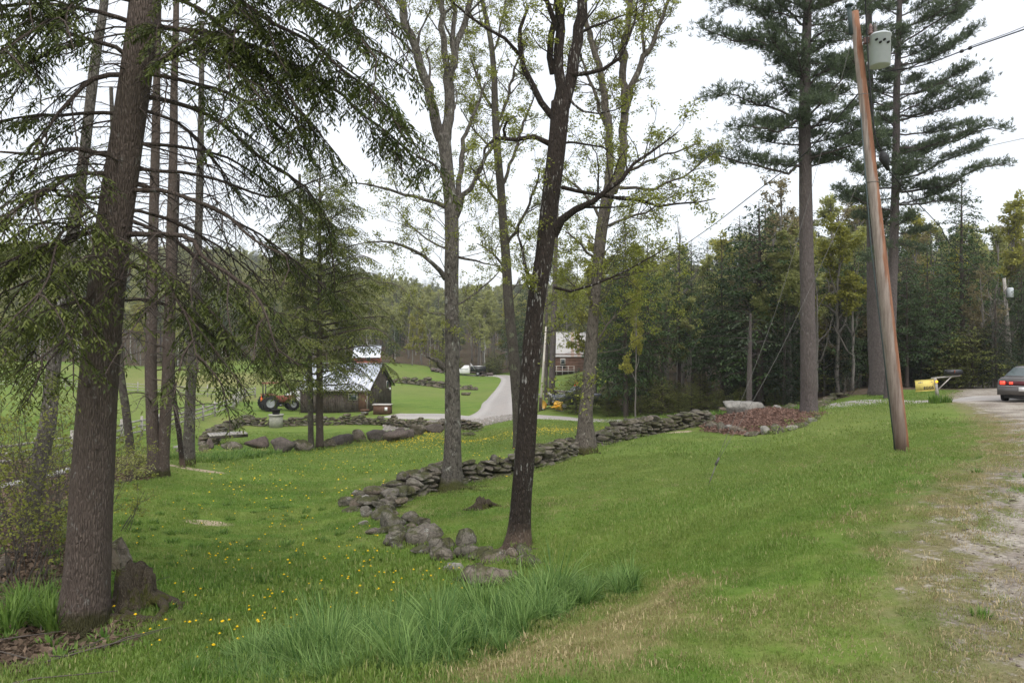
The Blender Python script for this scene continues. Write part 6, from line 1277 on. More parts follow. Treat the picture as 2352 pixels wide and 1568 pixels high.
# --- red barn far behind, log cabin
M['barn_red'] = m_simple('faded_red_boards', (0.27, 0.1, 0.07), .85, .15, var=.3, scale=2)
c = GP_(812, 838, 112); o = frame('red_barn', c, 'red barn with silver metal roof showing above the dark shed roof', 'barn', math.radians(6)); zt = CAMZ - (794 - CY) / FX * 112 - c[2]; ze = CAMZ - (817 - CY) / FX * 112 - c[2]
b = MB(); boards(b, 0, 4.2, -.5, lambda x: ze, 'x', 0, w=.3); lb(b, 'front_wall', 'barn_red', o, kind='stuff'); b = MB(); boards(b, 0, 4, -.5, lambda y: ze + (zt - ze) * (1 - abs(y - 2) / 2), 'y', 4.2, w=.3); boards(b, 0, 4, -.5, lambda y: ze + (zt - ze) * (1 - abs(y - 2) / 2), 'y', 0, w=.3); lb(b, 'side_wall', 'barn_red', o, kind='stuff'); roof(o, 0, 4.2, 4, ze, zt, 'metal_roof', .15, .7)
w_ = lb(MB().box((2.4, -.04, ze - .5), (.7, .04, .6)), 'window', 'trim', o); lb(MB().box((2.4, -.07, ze - .5), (.58, .02, .48)), 'pane', 'glass', w_)
d_ = 120; c = GP_(1272, 856, d_); o = frame('log_cabin', c, 'red-brown log cabin with pale metal roof behind the driveway', 'cabin', math.radians(-4)); px = d_ / FX; He = (856 - 807) * px - .1; Hr = He + (808 - 768) * px * 1.3; Wc = 7.6; Dc = 6.5
for k in range(int(He / .27) + 1):
    z = .1 + .27 * k
    lb(MB().tube([(-.25, 0, z), (Wc + .25, 0, z)], .145, 8, bark=.05, seed=k), 'log', 'log', o); lb(MB().tube([(0, -.25, z + .13), (0, Dc + .25, z + .13)], .145, 8), 'log', 'log', o); lb(MB().tube([(Wc, -.25, z + .13), (Wc, Dc + .25, z + .13)], .145, 8), 'log', 'log', o)
b = MB(); b.add([(0, 0, He), (0, Dc, He), (0, Dc / 2, Hr), (Wc, 0, He), (Wc, Dc, He), (Wc, Dc / 2, Hr), (0.1, 0, He), (.1, Dc, He), (.1, Dc / 2, Hr), (Wc - .1, 0, He), (Wc - .1, Dc, He), (Wc - .1, Dc / 2, Hr)], tris=[[0, 2, 1], [3, 4, 5], [6, 7, 8], [9, 11, 10]]); b.box((Wc / 2, Dc / 2, .1), (Wc, Dc, .1)); b.box((Wc / 2, Dc, He / 2), (Wc, .1, He)); lb(b, 'gable_wall', 'log', o)
roof(o, 0, Wc, Dc, He, Hr, 'metal_roof_pale', .3, .55, rust=(6, 8))
w_ = lb(MB().box((1.6, -.17, He * .66), (.85, .08, 1.05)), 'window', 'trim', o); lb(MB().box((1.6, -.23, He * .66), (.6, .03, .8)), 'pane', 'glass', w_)
dk = lb(MB().box((1.5, -1.0, .75), (4.2, 1.9, .1)), 'deck', 'wood_grey', o)
for x_ in (-.5, .5, 1.5, 2.5, 3.5): lb(MB().box((x_, -1.9, .9), (.09, .09, 1.6)), 'railing_post', 'trim', dk)
lb(MB().box((1.5, -1.9, 1.65), (4.2, .08, .07)).box((1.5, -1.9, 1.2), (4.2, .04, .05)), 'rail', 'trim', dk); lb(MB().box((1.6, -.17, 1.75), (.9, .06, 1.0)), 'door', 'black', o)
# --- vehicles
def wheel(root, x, y, r, w, rim='rimgrey', lug=False):
    b = MB(); b.lathe([(r * .55, -w / 2), (r * .93, -w / 2), (r, -w * .36), (r, w * .36), (r * .93, w / 2), (r * .55, w / 2)], (x, y, r), 26, rotx(math.pi / 2), cap=False)
    if lug:
        for k in range(18): a = k / 18 * 6.283; b.box((x + math.cos(a) * r, y, r + math.sin(a) * r), (.09, w, .07), roty(-a) @ rotx(.0))
    t = lb(b, 'wheel', 'rubber', root, smooth=not lug); lb(MB().lathe([(0.02, -w * .3), (r * .2, -w * .34), (r * .45, -w * .2), (r * .56, -w * .42), (r * .57, w * .42), (r * .45, w * .2), (r * .2, w * .34), (.02, w * .3)], (x, y, r), 20, rotx(math.pi / 2), cap=False), 'rim', rim, t)
def bev(pts, w, inset=.08):
    """side profile (x,z) lofted across width w, edges rounded"""
    s_ = []
    c = np.mean(pts, 0)
    for yy, k in ((-w / 2, 1 - inset), (-w / 2 + .06, 1), (w / 2 - .06, 1), (w / 2, 1 - inset)): s_.append([(c[0] + (x - c[0]) * (1 - (1 - k) * .3), yy, c[1] + (z - c[1]) * k) for x, z in pts])
    return s_
def pickup(name, p, label, rz, cabm, bodym, dump):
    """faces -x"""
    o = frame(name, p, label, 'truck', rz)
    lb(MB().loft(bev([(-2.5, .5), (-2.55, .95), (-2.35, 1.12), (-1.15, 1.2), (-1.05, .5)], 1.95)), 'hood', cabm, o)
    cb_ = lb(MB().loft(bev([(-1.3, .42), (-1.3, 1.2), (-.55, 1.85), (.35, 1.88), (.5, 1.2), (.5, .42)], 1.98)), 'cab', cabm, o)
    for sg in (-1, 1):
        lb(MB().add([(-1.05, sg * .995, 1.2), (.25, sg * .995, 1.2), (.2, sg * .95, 1.74), (-.5, sg * .95, 1.72)], [[0, 1, 2, 3]]).add([(-1.05, sg * .99, 1.2), (.25, sg * .99, 1.2), (.2, sg * .945, 1.74), (-.5, sg * .945, 1.72)], [[3, 2, 1, 0]]), 'side_window', 'glass', cb_)
        lb(MB().box((-.1, sg * 1.0, 1.08), (.5, .02, .06)), 'door_mark', 'grey_paint', cb_)
        lb(MB().box((-1.15, sg * 1.12, 1.32), (.1, .22, .2)), 'mirror', 'black', cb_)
    lb(MB().add([(-1.28, -.85, 1.24), (-1.28, .85, 1.24), (-.6, .8, 1.82), (-.6, -.8, 1.82)], [[0, 1, 2, 3]]), 'windscreen', 'glass', cb_)
    lb(MB().box((-2.62, 0, .62), (.12, 1.9, .22)), 'bumper', 'chrome', o)
    for sg in (-1, 1): lb(MB().box((-2.56, sg * .72, .88), (.06, .3, .18)), 'headlight', 'white', o)
    lb(MB().box((.6, 0, .45), (4.4, .9, .18)), 'chassis', 'black', o)
    if dump:
        bd = lb(MB().box((2.05, 0, 1.2), (2.7, 2.0, .95), taper=1.03), 'dump_bed', bodym, o)
        for sg in (-1, 1): lb(MB().box((2.0, sg * 1.02, 1.72), (2.7, .08, .09)), 'bed_rail', 'steel', bd); lb(MB().box((2.0, sg * 1.02, 1.25), (2.65, .05, .05)).box((2.0, sg * 1.02, .95), (2.65, .05, .05)), 'bed_rib', bodym, bd); lb(MB().tube([(.62, sg * .95, 2.2), (1.55, sg * 1.08, 1.05)], .05, 6), 'tarp_arm', 'steel', bd)
        lb(MB().tube([(.62, -.95, 2.2), (.62, .95, 2.2)], .09, 8), 'tarp_roller', 'wood_grey', bd); lb(MB().box((.62, 0, 1.5), (.1, 1.9, 1.4)), 'headboard', 'wood_grey', bd); lb(MB().box((3.45, 0, 1.2), (.08, 2.0, .9)), 'tailgate', bodym, bd)
    else: lb(MB().loft(bev([(.52, .5), (.52, 1.22), (2.75, 1.22), (2.75, .5)], 1.98)), 'cargo_bed', bodym, o)
    for x_ in (-1.75, 2.0):
        for sg in (-1, 1): wheel(o, x_, sg * .85, .4, .28)
    return o
pickup('dump_truck', GP_(1073, 863.5, 128), 'white cab dump truck with black bed parked beyond the far stone wall', 0.03, 'white', 'black', True)
o = pickup('plow_truck', GP_(1338, 943, 57.5), 'dark blue pickup with snow plow, nose poking out behind the bushy hemlock', .12, 'navy', 'navy', False)
def plow(parent, name, mat='plow_yellow', x=-3.3, w=2.3):
    b = MB(); s_ = []
    for yy in np.linspace(-w / 2, w / 2, 9): s_.append([(x + .16 * math.cos(t) * 2 - .3 + abs(yy) * .02, yy, .08 + .72 * (t + 1.2) / 2.4) for t in np.linspace(-1.2, 1.2, 9)] + [(x + .16 * math.cos(t) * 2 - .27, yy, .08 + .72 * (t + 1.2) / 2.4) for t in np.linspace(1.2, -1.2, 9)])
    b.loft(s_); k = lb(b, name, mat, parent)
    lb(MB().box((x - .2, 0, .06), (.04, w, .14)), 'cutting_edge', 'steel', k); return k
pb = plow(o, 'plow_blade'); lb(MB().box((-2.85, 0, .4), (.6, .7, .12)).box((-2.75, 0, .8), (.1, .9, .7)), 'plow_frame', 'black', o)
for sg in (-1, 1): lb(MB().tube([(-2.75, sg * .5, 1.0), (-2.75, sg * .5, 1.25)], .03, 6).box((-2.8, sg * .5, 1.3), (.12, .26, .17)), 'plow_light', 'white', o)
q = GP_(1288, 945, 55.5); o = frame('snow_plow', q, 'second yellow plow blade standing on the grass under the bushy hemlock', 'snow plow', math.radians(205)); plow(o, 'plow_blade', x=.3, w=1.3)
lb(MB().box((.6, 0, .35), (.6, .5, .1)), 'plow_frame', 'plow_yellow', o)
# red tool and small clutter behind the plow truck
q = GP_(1272, 922, 66)
o = frame('red_can', GP_(1323, 916, 66), 'small red upright thing on the log pile behind the plow truck', 'can'); lb(MB().lathe([(.12, .9), (.2, .95), (.2, 1.6), (.08, 1.75)], n=10), 'can_body', 'orange', o)
o = frame('log_pile', q, 'heap of grey logs behind the plow truck', 'log pile')
for k in range(22): a = R.uniform(-.2, .2); x_ = R.uniform(-1.2, 2.6); lb(MB().tube([(x_ - .9, R.uniform(-.5, .8), .12 + .16 * (k % 5)), (x_ + .9, R.uniform(-.5, .8) + a, .12 + .16 * (k % 5) + R.uniform(-.1, .1))], R.uniform(.06, .13), 7), 'log', 'wood_grey' if k % 2 else 'wood_dark', o)
# tractor
o = frame('tractor', GP_(616, 951, 63.5), 'old red tractor with orange triangle and roof bars between fence and shed', 'tractor', math.radians(34))
for sg in (-1, 1): wheel(o, 0, sg * .72, .74, .42, lug=True); wheel(o, 2.15, sg * .62, .5, .3, lug=True)
bd = lb(MB().loft([[(.6, y * k, z) for y, z in ((-.3, .75), (-.3, 1.25), (-.2, 1.36), (.2, 1.36), (.3, 1.25), (.3, .75))] for k in (1,)] + [[(x_, y * k, z) for y, z in ((-.3, .75), (-.3, 1.25), (-.2, 1.36), (.2, 1.36), (.3, 1.25), (.3, .75))] for x_, k in ((1.6, 1), (2.5, .9))]), 'hood', 'tractor_red', o)
lb(MB().box((2.53, 0, 1.0), (.04, .44, .42)), 'grille', 'black', bd); lb(MB().tube([(1.5, .1, 1.3), (1.5, .1, 1.85)], .035, 8), 'exhaust_pipe', 'rubber', o)
lb(MB().box((.9, 0, .72), (2.6, .42, .4)), 'chassis', 'rubber', o); lb(MB().box((-.1, 0, 1.12), (.5, .5, .12)).box((-.32, 0, 1.35), (.1, .5, .4)), 'seat', 'black', o)
for sg in (-1, 1): lb(MB().box((0, sg * .72, 1.53), (1.0, .46, .06)).box((.5, sg * .72, 1.3), (.05, .46, .5)), 'fender', 'tractor_red', o); lb(MB().box((-.35, sg * .5, 1.75), (.09, .07, 1.6)), 'roll_bar', 'black', o)
lb(MB().box((.2, 0, 2.58), (1.5, 1.25, .09)), 'roof_panel', 'tractor_red', o); lb(MB().tube([(.62, 0, 1.3), (.35, 0, 1.55)], .02, 6).lathe([(.17, -.015), (.19, 0), (.17, .015)], (.33, 0, 1.57), 18, roty(-.6), cap=False), 'steering_wheel', 'black', o)
lb(MB().add([(-.62, 0, 1.55), (-.62, -.2, 1.2), (-.62, .2, 1.2), (-.6, 0, 1.55), (-.6, -.2, 1.2), (-.6, .2, 1.2)], tris=[[0, 1, 2], [3, 5, 4]]).box((-.6, 0, 1.05), (.12, .3, .3)), 'warning_triangle', 'orange', o)
o = frame('white_car', GP_(690, 950, 68), 'white vehicle front peeking out behind the left end of the shed', 'car', math.radians(170))
lb(MB().loft(bev([(-.2, .35), (-.2, .95), (2.2, 1.0), (2.35, .7), (2.35, .35)], 1.7)), 'body', 'white', o); lb(MB().loft(bev([(-.2, .9), (-.1, 1.5), (.9, 1.5), (1.55, .95)], 1.55)), 'cabin', 'white', o); lb(MB().box((2.37, 0, .6), (.03, 1.2, .35)), 'grille', 'black', o)
for sg in (-1, 1): wheel(o, 1.7, sg * .72, .33, .22); wheel(o, .1, sg * .72, .33, .22); lb(MB().box((2.36, sg * .65, .78), (.05, .3, .14)), 'headlight', 'steel', o)
# --- the sedan at the right edge
q = GP_(2352, 920, 28.6); o = frame('sedan', GP_(2288, 920, 27.6) + 0, 'grey-brown sedan driving away along the gravel road at the right edge, brake lights lit', 'car', math.radians(-46))
def sec(y, w, zb, zt, belt, tw): # closed cross-section, x from left(0) to right
    W2 = .93; return [(W2 - w, y, zb), (W2 - w - .0, y, zb + .2), (W2 - w * 1.0, y, belt - .18), (W2 - w * .965, y, belt), (W2 - tw, y, zt), (W2, y, zt + .02), (W2 + tw, y, zt), (W2 + w * .965, y, belt), (W2 + w, y, belt - .18), (W2 + w, y, zb + .2), (W2 + w, y, zb)]
S_ = [sec(0, .86, .34, .84, .8, .8), sec(.06, .91, .3, .96, .9, .82), (sec(.5, .925, .28, .99, .93, .84)), sec(.85, .93, .28, 1.0, .94, .85), sec(1.6, .93, .28, .98, .93, .86), sec(3.0, .93, .28, .98, .92, .86), sec(4.0, .93, .28, .94, .88, .84), sec(4.8, .9, .3, .82, .78, .78), sec(5.05, .82, .34, .66, .6, .6)]
body = lb(MB().loft(S_), 'body', 'car', o, smooth=False)
def gs(y, zt, tw, bw=.84): W2 = .93; return [(W2 - bw, y, .96), (W2 - tw, y, zt - .05), (W2 - tw + .08, y, zt), (W2, y, zt + .02), (W2 + tw - .08, y, zt), (W2 + tw, y, zt - .05), (W2 + bw, y, .96)]
cab = lb(MB().loft([gs(.55, 1.0, .8), gs(1.25, 1.38, .6), gs(1.7, 1.42, .6), gs(2.7, 1.4, .6), gs(3.6, 1.02, .76)]), 'cabin_roof', 'car', o)
lb(MB().add([(.93 - .74, .62, 1.055), (.93 + .74, .62, 1.055), (.93 + .55, 1.2, 1.375), (.93 - .55, 1.2, 1.375)], [[0, 1, 2, 3]]), 'rear_window', 'glass_back', cab)
for sg in (-1, 1): lb(MB().add([(.93 + sg * .835, .95, 1.02), (.93 + sg * .66, 1.35, 1.33), (.93 + sg * .64, 2.6, 1.34), (.93 + sg * .8, 3.3, 1.02)], [[0, 1, 2, 3] if sg < 0 else [3, 2, 1, 0]]), 'side_window', 'glass', cab)
lb(MB().add([(.93 - .74, 3.56, 1.06), (.93 - .58, 2.8, 1.385), (.93 + .58, 2.8, 1.385), (.93 + .74, 3.56, 1.06)], [[0, 1, 2, 3]]), 'windscreen', 'glass', cab)
tl = lb(MB().box((.93, -.005, .79), (1.66, .07, .17)), 'tail_light_panel', 'red_lens', o)
for x_ in (.22, 1.64): lb(MB().box((x_, -.045, .79), (.17, .03, .13)), 'brake_lamp', 'lamp_red', tl)
for x_ in (.5, 1.36): lb(MB().box((x_, -.043, .79), (.12, .025, .09)), 'reverse_lamp', M['lamp_red'], tl)
bp = lb(MB().box((.93, -.02, .48), (1.76, .14, .32), taper=.98), 'bumper', 'car', o); lb(MB().box((.93, -.04, .665), (1.7, .08, .03)), 'chrome_strip', 'chrome', bp); pl_ = lb(MB().box((.93, -.105, .56), (.34, .02, .17)), 'number_plate', 'white', bp)
lb(MB().box((.93, .1, .25), (1.3, .2, .14)), 'underside', 'black', o); lb(MB().box((.93, 2.5, .24), (1.5, 4.2, .16)), 'floor_pan', 'black', o)
for sg in (-1, 1): lb(MB().box((.93 + sg * 1.04, 3.25, 1.02), (.2, .1, .13)).box((.93 + sg * .92, 3.27, .99), (.12, .05, .04)), 'mirror', 'car', o)
for y_ in (.95, 3.95):
    for x_ in (.13, 1.73):
        b = MB(); r_ = .33; b.lathe([(.18, -.11), (.31, -.11), (.33, -.08), (.33, .08), (.31, .11), (.18, .11)], (x_, y_, r_), 24, roty(math.pi / 2), cap=False); t = lb(b, 'wheel', 'rubber', o, smooth=True); lb(MB().lathe([(.02, -.09), (.1, -.1), (.17, -.07), (.19, -.1), (.19, .1), (.17, .07), (.1, .1), (.02, .09)], (x_, y_, r_), 18, roty(math.pi / 2), cap=False), 'rim', 'rimgrey', t)
# --- mailbox with sign
q = GP_(2153, 919, 27.0); o = frame('mailbox_post', q, 'leaning wooden post with arm and brace carrying the mailbox, amber reflector near its top', 'post')
s27 = 27.0 / FX
def W2L(x, y, dy=0.0): return np.array([(x - CX) * s27 - q[0], dy, CAMZ - (y - CY) * s27 - q[2]])
lb(MB().tube([W2L(2155, 922), W2L(2147, 868)], .075, 4), 'post', 'wood_grey', o)
lb(MB().tube([W2L(2139, 869), W2L(2205, 862)], .035, 4), 'arm', 'wood_grey', o); lb(MB().tube([W2L(2156, 893), W2L(2188, 862)], .022, 4), 'brace', 'trim', o)
lb(MB().lathe([(.002, 0), (.055, 0), (.055, .02), (.02, .03)], W2L(2148, 876, -.08), 16, rotx(math.pi / 2)), 'reflector', 'amber', o)
c = W2L(2188, 855); m_ = frame('mailbox', q + c - [0, 0, .09], 'black rounded mailbox on the end of the wooden arm', 'mailbox', math.radians(5))
pr_ = [(0, 0)] + [(0, .1)] + [(.1 - .1 * math.cos(a), .12 + .08 * math.sin(a)) for a in np.linspace(0, math.pi, 9)] + [(.2, .1), (.2, 0)]
lb(MB().loft([[(x_, y_ - .1, z_) for y_, z_ in pr_] for x_ in (-.3, .32)]), 'box', 'black', m_); lb(MB().loft([[(x_, y_ * 1.06 - .106, z_ * 1.03) for y_, z_ in pr_] for x_ in (.32, .345)]), 'door', 'black', m_); lb(MB().box((0, -.115, .13), (.03, .012, .12)), 'flag', 'tractor_red', m_)
# sign hanging left of the post
o = frame('egg_sign', q + W2L(2125, 885), 'tilted yellow board sign reading EGGS left of the mailbox post', 'sign'); o.rotation_euler = (0, math.radians(-4), 0)
lb(MB().box((0, 0, 0), (.77, .03, .42)), 'board', 'sign_yellow', o); lb(MB().box((0, .0, .215), (.79, .045, .02)).box((0, 0, -.215), (.79, .045, .02)), 'rim', 'sign_yellow', o)
tcv = bpy.data.curves.new('lettering', 'FONT'); tcv.body = 'EGGS'; tcv.size = .15; tcv.align_x = 'CENTER'; tcv.extrude = .002; tcv.space_character = 1.12; tcv.offset = .005; to = bpy.data.objects.new('tmp', tcv); C.objects.link(to)
me = bpy.data.meshes.new_from_object(to.evaluated_get(bpy.context.evaluated_depsgraph_get())); bpy.data.objects.remove(to); me.materials.clear(); me.materials.append(M['black']); me.name = 'lettering'
link('lettering', me, o, (.12, -.019, -.15), (math.pi / 2, 0, 0))
b = MB()
for k, (x_, w_) in enumerate([(-.27, .02), (-.235, .02), (-.2, .022), (-.165, .018), (-.12, .015), (.24, .015), (.275, .015)]): b.box((x_, -.018, .13 + R.uniform(-.01, .01)), (w_, .004, R.uniform(.03, .075)), roty(R.uniform(-.3, .3)))
lb(b, 'faded_lettering', 'wood_grey', o, kind='stuff')
# daylily clump at the foot of the mailbox, and other leafy clumps
def clump(name, q, label, n, ln, wd, rad, mat='weed', bend=1.5, group=None, cat='plant'):
    me = grass_mesh('foliage', n, rad, ln, wd, bend, M[mat], 4, R.randrange(999), tuft=True); o = link(name, me, None, (q[0], q[1], q[2])); tag(o, label, cat, group); return o
clump('green_plant', GP_(2148, 928, 26.2), 'green leafy clump at the left foot of the mailbox post', 160, .42, .03, .22, bend=.9); clump('green_plant', GP_(2170, 926, 26.4), 'green leafy clump at the right foot of the mailbox post', 160, .36, .03, .25, bend=.9)
for i, (x_, y_, d_) in enumerate([(1640,936,30.3),(1665,934,30.5),(1685,933,30.6),(1765,932,30.4),(1775,935,30),(1825,936,29.6),(1840,936,29.3)]): clump('hosta_plant', GP_(x_, y_ + 4, d_), 'fresh green leafy plant at the back of the mulch bed', 90, .42, .07, .3, bend=1.1, group='green plants behind the mulch bed boulder')
for i in range(16):
    X_ = R.uniform(5, 135); Y_ = 1400 + 60 * R.random(); q = rg(X_, Y_); clump('daylily_clump', q, 'strappy green lily clump at the foot of the big hemlock, bottom left', 70, .45, .022, .12, 'weed', 1.4, 'lily clumps at the lower left')
for X_, Y_ in ((262, 1375), (268, 1350), (255, 1385)): clump('daylily_clump', rg(X_, Y_), 'strappy green clump squeezed between the hemlock trunk and the stump', 40, .3, .02, .06, 'weed', 1.0, 'lily clumps by the stump')
# --- split rail fences
def fence(pts, label, posts_h=1.25, n=None, r=.075):
    o = frame('rail_fence', (pts[0][0], pts[0][1], GZ(*pts[0])), label, 'fence'); b0 = np.array(o.location); P_ = spline(np.array([(a, c_, 0) for a, c_ in pts]), n)[:, :2]; Z_ = [GZ(*p_) for p_ in P_]
    for p_, z_ in zip(P_, Z_): q_ = np.array([p_[0], p_[1], z_]) - b0; lb(MB().tube([q_ - [0, 0, .2], q_ + [R.uniform(-.04, .04), 0, posts_h * R.uniform(.95, 1.1)]], r * 1.2, 6, bark=.1, seed=n), 'post', 'wood_grey', o)
    for i in range(len(P_) - 1):
        for h_ in (.35, .7, 1.02): a_ = np.array([P_[i][0], P_[i][1], Z_[i] + h_ + R.uniform(-.03, .03)]) - b0; c_ = np.array([P_[i + 1][0], P_[i + 1][1], Z_[i + 1] + h_ + R.uniform(-.03, .03)]) - b0; lb(MB().tube([a_, (a_ + c_) / 2 + [0, 0, R.uniform(-.05, .02)], c_], r * .85, 5, bark=.15, seed=i), 'rail', 'wood_grey', o)
fence([(-25.0, 12), (-24.0, 24), (-23.2, 35), (-23.9, 45), (-24.9, 56), (-25.5, 62.5)], 'grey split rail fence running up from the left behind the hemlock trunks', n=20)
fence([tuple(P(537, 942, 63.5)[:2]), tuple(P(560, 916, 74)[:2]), tuple(P(586, 914, 77)[:2])], 'short grey rail fence ending at the tall post beside the tractor', n=6)
fence([tuple(P(555, 914, 76.5)[:2]), tuple(P(475, 912, 77.5)[:2]), tuple(P(300, 905, 79)[:2]), tuple(P(100, 900, 80)[:2]), tuple(P(-60, 898, 80)[:2])], 'far grey rail fence crossing the meadow behind the left trunks', n=16, r=.05)
# --- utility poles, wires, guys
m = N('weathered_pole'); co = m.coord('obj', (9, 9, .7)); f = m.noise(co, 2.0, 7, .7); sx = m.n('SeparateXYZ'); m.l(m.n('TexCoord').outputs['Object'], sx.inputs[0])
base_ = m.ramp(f, [(.3, (0.15, 0.115, 0.095)), (.7, (0.42, 0.36, 0.32))]); hz = m.math('DIVIDE', sx.outputs['Z'], 9.0)
base_ = m.mix(m.ramp(hz, [(.0, .75), (.12, .35), (.5, .0)]), base_, (0.085, 0.045, 0.032))
xx = m.math('ADD', sx.outputs['X'], m.math('MULTIPLY', hz, 1.05)); red = m.math('ADD', m.math('MULTIPLY', xx, 4.2), m.math('SUBTRACT', m.noise(m.coord('obj', (5, 5, .5)), 2.2, 5, .7), .5)); red = m.math('SUBTRACT', red, m.math('MULTIPLY', hz, .42))
base_ = m.mix(m.ramp(red, [(.17, .0), (.33, .8)]), base_, m.ramp(f, [(.3, (0.14, 0.045, 0.02)), (.7, (0.33, 0.14, 0.06))])); m.col(base_).rough(.85, .2); m.bump(f, .6, .02); M['pole'] = m.m
A_ = GP_(2073, 1044, 15.0); Tp = P(1962, 28, 15.3); o = frame('utility_pole', A_, 'tall leaning wooden utility pole with grey transformer in front of the pines', 'utility pole')
t = np.linspace(0, 1, 24)[:, None]; ax = (A_ - A_) * (1 - t) + (Tp - A_) * t; ax[0, 2] -= .25; lb(MB().tube(ax, np.linspace(.152, .088, 24), 20, bark=.015, seed=3), 'pole_shaft', 'pole', o, smooth=True)
def pl(x, y, d=15.2): return P(x, y, d) - A_
lb(MB().tube([pl(2057, 1045, 14.93), pl(2000, 560, 15.0), pl(1977, 260, 15.1)], .014, 6), 'conduit', 'green_pipe', o)
lb(MB().tube([pl(1950, 16, 15.1), pl(1955, 80, 15.1)], .045, 12).lathe([(.05, 0), (.09, .01), (.09, .04), (.05, .06)], pl(1950, 16, 15.1), 14), 'cutout', 'green_pipe', o)
tr = lb(MB().lathe([(.19, -.36), (.22, -.35), (.225, .28), (.24, .285), (.24, .31), (.2, .34), (.02, .36)], pl(2020, 115, 15.05), 28), 'transformer', 'grey_paint', o, smooth=False)
for dx in (-.14, .02): lb(MB().lathe([(.03, .3), (.06, .36), (.03, .38), (.06, .41), (.03, .43), (.05, .46), (.02, .55)], pl(2008 + dx * 60, 115, 15.0) + np.array([0, 0, .02]), 12), 'bushing', 'ceramic' if dx < 0 else 'wire', tr)
for k in range(4): lb(MB().lathe([(.0, 0), (.025, 0), (.025, .05), (.012, .06)], pl(2012 + k * 9, 92 + (k % 2) * 6, 14.83), 8, rotx(math.pi / 2)), 'terminal', 'rubber', tr)
lb(MB().box(pl(1995, 100, 15.2), (.1, .1, .06)).box(pl(1998, 145, 15.2), (.1, .1, .06)), 'bracket', 'steel', o)
lb(MB().lathe([(.03, 0), (.07, .03), (.03, .05), (.07, .08), (.03, .1), (.07, .13), (.03, .15)], pl(1989, 102, 15.05), 12), 'insulator', 'ceramic', o)
lb(MB().tube([pl(2026, 350, 15.1), pl(2030, 362, 15.05), pl(2040, 392, 15.1)], [.05, .11, .03], 8), 'splice_box', 'cable', o)
lb(MB().tube([pl(1985, 20, 15.0), pl(2002, 5, 14.8), pl(2020, -8, 14.6)], .012, 5), 'pigtail_wire', 'wire', o)
for y_ in (220, 420, 640): lb(MB().tube([pl(1962 + (y_ - 28) * .109 + 110 * .0, y_, 15.2) + np.array([math.cos(a) * .135, math.sin(a) * .135, 0]) for a in np.linspace(0, 6.28, 16)], .008, 4), 'band', 'wire', o)
def cable(name, pts, r, label, mat='cable', sag=0.0, n=40):
    q_ = spline(np.array([P(*p_) if len(p_) == 3 else p_ for p_ in pts]), n); q_[:, 2] -= sag * 4 * np.linspace(0, 1, n) * (1 - np.linspace(0, 1, n)); return tag(MB().tube(q_, r, 6).build(name, M[mat], origin=tuple(q_[0])), label, 'cable')
cable('power_cable', [(1986, -60, 14.6), (1990, 60, 14.9), (1998, 190, 15.0), (2010, 310, 15.05), (2028, 352, 15.1)], .016, 'thick black cable hanging down along the right side of the leaning pole')
cable('power_cable', [(2040, 390, 15.1), (2085, 445, 15.6), (2160, 520, 17), (2210, 590, 19), (2307, 660, 50)], .01, 'thin black cable sagging from the splice box to the right behind')
cable('power_cable', [(1985, 200, 15.2), (1920, 275, 17), (1850, 352, 19.5), (1740, 438, 24), (1620, 530, 30), (1500, 610, 38), (1380, 690, 46), (1257, 755, 56)], .017, 'black service cable running from the leaning pole down left to the far pale pole')
cable('power_cable', [(2030, 165, 15.2), (2120, 150, 14.5), (2225, 112, 13.5), (2352, 68, 12.5), (2600, -20, 11)], .013, 'twisted cable leaving the transformer to the upper right'); cable('power_cable', [(2225, 108, 13.5), (2300, 82, 13), (2352, 62, 12.5), (2600, -40, 11)], .007, 'thin wire just above the twisted cable at the upper right')
o_ = cable('power_cable', [(2060, 375, 34), (2200, 350, 32), (2352, 318, 30), (2500, 285, 28)], .012, 'fine grey wire crossing behind the pine at the right edge', 'wire')
for (x_, y_) in ((2209, 118), (2228, 111)): tag(MB().lathe([(.01, -.04), (.03, -.02), (.03, .02), (.01, .04)], n=8).build('cable_clamp', M['cable'], origin=tuple(P(x_, y_, 13.6))) , 'black clamp on the twisted cable, %s of two' % ('left' if x_ < 2215 else 'right'), 'clamp') if False else link('cable_clamp', MB().lathe([(.01, -.05), (.035, -.02), (.035, .02), (.01, .05)], n=8, rot=roty(1.2)).mesh('cable_clamp', M['cable']), None, P(x_, y_, 13.55))
for i, o in enumerate([o for o in C.objects if o.name.startswith('cable_clamp')]): tag(o, 'black clamp on the twisted cable at the upper right, %s one' % ('left' if i == 0 else 'right'), 'clamp')
ga = GP_(1620, 1119, 13.4); o = frame('guy_wire', ga, 'pair of guy wires with anchor rod staked in the lawn', 'guy wire')
g1 = P(1646, 1064, 13.5) - ga; lb(MB().tube([np.array([0, 0, -.1]), g1], .009, 6), 'anchor_rod', 'wire', o); lb(MB().tube([g1 - [.02, 0, .03], g1 + [.05, 0, .12]], [.03, .018], 6), 'turnbuckle', 'wire', o)
lb(MB().tube(spline(np.array([g1 + [0, 0, .05], P(1750, 800, 13.9) - ga, P(1820, 590, 14.3) - ga, P(1960, 80, 15.2) - ga]), 20), .0042, 5), 'wire', 'wire', o); lb(MB().tube(spline(np.array([g1 + [.02, 0, .05], P(1803, 784, 14.1) - ga, P(1990, 380, 15.1) - ga]), 20), .0042, 5), 'wire', 'wire', o)
def pole2(x0, y0, x1, y1, d, w0, w1, label, mat): 
    a_ = GP_(x0, y0, d); o = frame('utility_pole', a_, label, 'utility pole'); lb(MB().tube([np.array([0, 0, -.3]), P(x1, y1, d) - a_], [w0 / FX * d, w1 / FX * d], 12), 'pole_shaft', mat, o, smooth=True); return o, a_
